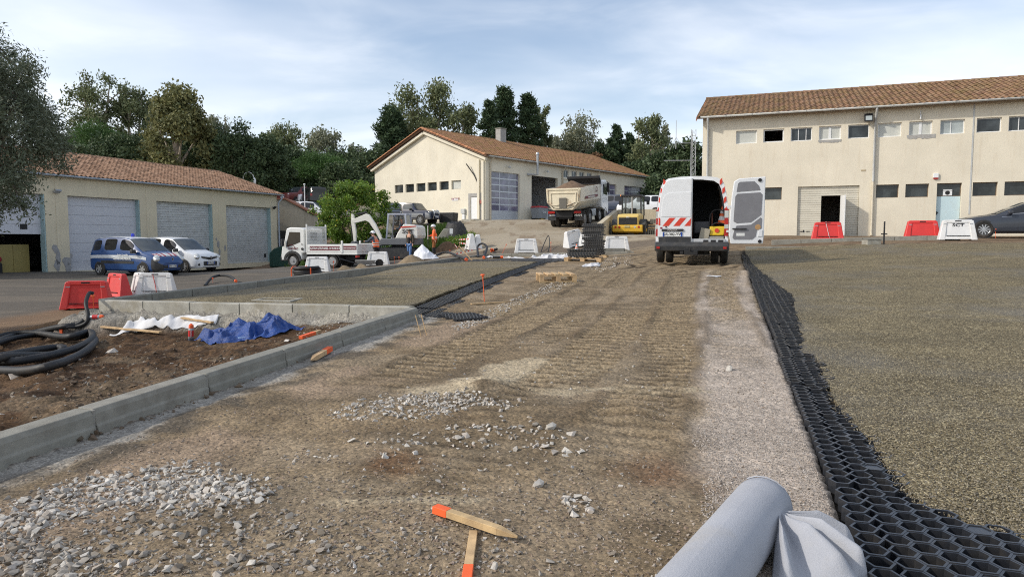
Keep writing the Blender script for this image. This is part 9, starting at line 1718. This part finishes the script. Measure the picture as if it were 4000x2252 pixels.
for k, dx in enumerate(list(range(150, 960, 52)) + list(range(985, 1400, 60)) + list(range(1400, 1750, 44))):
	L_ = dx < 970; T('oak', 'dark evergreen oak filling the wood %s' % ('behind the garages' if L_ else 'behind the workshop'), dx + r.uniform(-12, 12), (332 if dx < 720 else 385) + r.uniform(-18, 14) if L_ else (395 if dx < 1380 else 352) + r.uniform(-22, 18), r.uniform(80, 90) if L_ else r.uniform(104, 112), 125, 100 + k, 3600, .36, .0, 'holm_oak')['group'] = 'oaks of the wood behind the garages' if L_ else 'oaks of the wood behind the workshop'
# wooded slope far behind, read as one mass
r = np.random.RandomState(9); cl = []
for k in range(420): x = r.uniform(-150, 130); y = r.uniform(104, 150); cl.append((x, y, H(x, y) + r.uniform(1, 6.5), r.uniform(1.6, 3.2)))
P, d = clump_pts(cl, 42000, r, .4, .9); wm = link('distant_wood', leaf_mesh('distant_wood', P, .75, .5, LM['oak'], 0, 5, d * .5)); wm['kind'] = 'stuff'; tag(wm, 'dark evergreen wood covering the slope behind everything', 'wood')
# olive tree on the left
ox, oy = -10.3, 12.6; z0 = H(ox, oy); t = thing('olive_tree', 'large silvery olive tree overhanging the garage from the left', 'tree', (ox, oy, z0), 0); r = np.random.RandomState(21); mb = MB(); mb.tube([Vector((0, 0, -.2)), Vector((.1, .1, .8)), Vector((-.1, .2, 1.6)), Vector((.1, 0, 2.2))], [.34, .27, .24, .2], 9); cl = []
tips = []
for k in range(10):
	a = 2 * math.pi * k / 10 + r.uniform(-.3, .3); q = Vector((math.cos(a) * r.uniform(1.0, 1.9), math.sin(a) * r.uniform(1.0, 1.9), r.uniform(3.0, 5.4))); m0 = Vector((math.cos(a) * .5, math.sin(a) * .5, 2.8)); mb.tube([Vector((.05, 0, 1.9)), m0, q], [.11, .07, .03], 6); tips.append(q)
def px_in(p):
	Yv = p[1] + oy; return 2000 + FPX * (p[0] + ox) / Yv
outline_y, outline_x = [80, 140, 200, 280, 360, 430, 560, 640, 700, 760, 830, 900], [70, 75, 130, 225, 225, 250, 310, 315, 290, 235, 150, 30]
for k in range(620):
	v = r.normal(size=3); v /= np.linalg.norm(v); f = r.uniform(.3, 1) ** .5; q = np.array([v[0] * 3.2 * f, v[1] * 2.4 * f, 3.2 + v[2] * 3.0 * f]); Yv = q[1] + oy; px = 2000 + FPX * (q[0] + ox) / Yv; py = 930 - FPX * (q[2] + z0 - CAMZ) / Yv
	rad = r.uniform(.22, .42); lim = np.interp(py, outline_y, outline_x) + r.uniform(-12, 22)
	if px + rad * FPX / Yv * .9 < lim and py > 110 and py < 880 + r.uniform(-30, 10): cl.append((*q, rad))
P, d = clump_pts(cl, 140000, r, .6, 1.0); link('crown', leaf_mesh('crown', P, .09, .024, LM['olive'], .25, 8, d * .5), t)
for c in cl[::3]: q = Vector(c[:3]); e = min(tips, key=lambda w_: (w_ - q).length); mb.tube([e, e.lerp(q, .5) + Vector((0, 0, .08)), q], [.02, .013, .006], 4)
mb.build('trunk', bark, t, smooth=50)
# lemon tree
lx = atY(1385, 800, 46.5); z0 = H(lx.x, 46.5) - .3; t = thing('lemon_tree', 'bushy bright green lemon tree with yellow fruit beside the workshop', 'tree', (lx.x, 46.5, z0)); r = np.random.RandomState(31); mb = MB()
for k in range(6): a = k * 1.05; mb.tube([Vector((.1 * math.cos(a), .1 * math.sin(a), 0)), Vector((.7 * math.cos(a), .7 * math.sin(a), 1.2)), Vector((1.9 * math.cos(a), 1.5 * math.sin(a), 3.0))], [.10, .07, .03], 6)
mb.build('trunk', bark, t, smooth=50); cl = []
ztop = atY(1400, 695, 46.5).z - z0
for k in range(150):
	v = r.normal(size=3); v /= np.linalg.norm(v); f = r.uniform(.4, 1) ** .6; c = [v[0] * 2.95 * f, v[1] * 2.2 * f, ztop * .5 + v[2] * ztop * .47 * f]; c[0] += .0 + .25 * (c[2] / ztop - .5); cl.append((*c, r.uniform(.28, .5)))
P, d = clump_pts(cl, 17000, r, .5, 1.0); link('crown', leaf_mesh('crown', P, .19, .10, LM['lemon'], .2, 33, d * .6), t); lem = mat('lemon_yellow', (.62, .47, .03), .45); fm = MB(); fm.ball((0, 0, 0), (.036, .036, .046), 8, 6); fme = bpy.data.meshes.new('lemon'); fme.from_pydata(fm.v, [], fm.f); fme.materials.append(lem)
for c in cl[::3]:
	q = np.array(c[:3]) + np.array([r.uniform(-.3, .3), -c[3] * .95, r.uniform(-.3, .3)])
	if q[1] < .6: link('lemon', fme, t, loc=q)
# agave and low shrubs on the bank
ag_m = mat('agave_leaf', (.10, .15, .11), .5, var=.2)
for i, (px, py, Y, s) in enumerate(((1458, 945, 42.3, 1.0), (1500, 948, 42.0, .8))):
	q = atY(px, py, Y); t = thing('agave', 'grey green agave rosette behind the excavator boom' if i == 0 else 'smaller agave rosette beside the excavator cab', 'agave', (q.x, q.y, H(q.x, q.y) - .05)); r = np.random.RandomState(i)
	for k in range(22):
		a, el = r.uniform(0, 6.28), r.uniform(.35, 1.35); L_ = s * r.uniform(.9, 1.4); d = Vector((math.cos(a) * math.cos(el), math.sin(a) * math.cos(el), math.sin(el))); sdv = Vector((-math.sin(a), math.cos(a), 0)); rows = []
		for u, w_ in ((0, .05), (.3, .07), (.65, .05), (1, .004)): c = d * (L_ * u) - Vector((0, 0, .25 * L_ * u * u * (1.3 - el))); rows.append([c - sdv * w_ * s, c + Vector((0, 0, -.02)), c + sdv * w_ * s])
		mb = MB(); mb.grid(rows); mb.build('leaf', ag_m, t)
# grass on the bank and tufts elsewhere
r = np.random.RandomState(55); n = 26000; x, y = r.uniform(-13.5, -2.8, n), r.uniform(40.3, 54, n); k = (x + .12 * (y - 45) < -4.0 + r.normal(0, .5, n)); x, y = x[k], y[k]; z = HGv(x, y); n = len(x); a = r.uniform(0, 6.28, n); hgt = r.uniform(.12, .34, n); lean = r.normal(0, .09, (n, 2)); dx, dy = np.cos(a) * .03, np.sin(a) * .03
V = np.stack([np.stack([x - dx, y - dy, z - .02], 1), np.stack([x + dx, y + dy, z - .02], 1), np.stack([x + lean[:, 0], y + lean[:, 1], z + hgt], 1)], 1).reshape(-1, 3)
gm = link('grass', mesh_np('grass', V, np.arange(n * 3).reshape(-1, 3), leaf_mat('grass_blade', [(.05, .10, .014), (.08, .15, .02), (.035, .075, .012), (.11, .16, .03)], .3))); gm['kind'] = 'stuff'; tag(gm, 'lush green grass on the bank below the workshop', 'grass')
cl = []
for px, py, Y in ((1800, 975, 41), (1820, 965, 42), (1780, 965, 42), (1845, 955, 43), (1510, 960, 41), (1320, 965, 44), (1360, 955, 44), (1420, 945, 44), (1450, 930, 44.5)): q = atY(px, py, Y); cl += [(q.x + r.uniform(-.3, .3), q.y, H(q.x, q.y) + .2, r.uniform(.3, .5)) for _ in range(3)]
P, d = clump_pts(cl, 5000, r, .5, .8); o = link('undergrowth', leaf_mesh('undergrowth', P, .16, .07, LM['lemon'], 0, 9, d * .5, .4)); o['kind'] = 'stuff'; tag(o, 'leafy weeds along the foot of the grass bank', 'undergrowth')
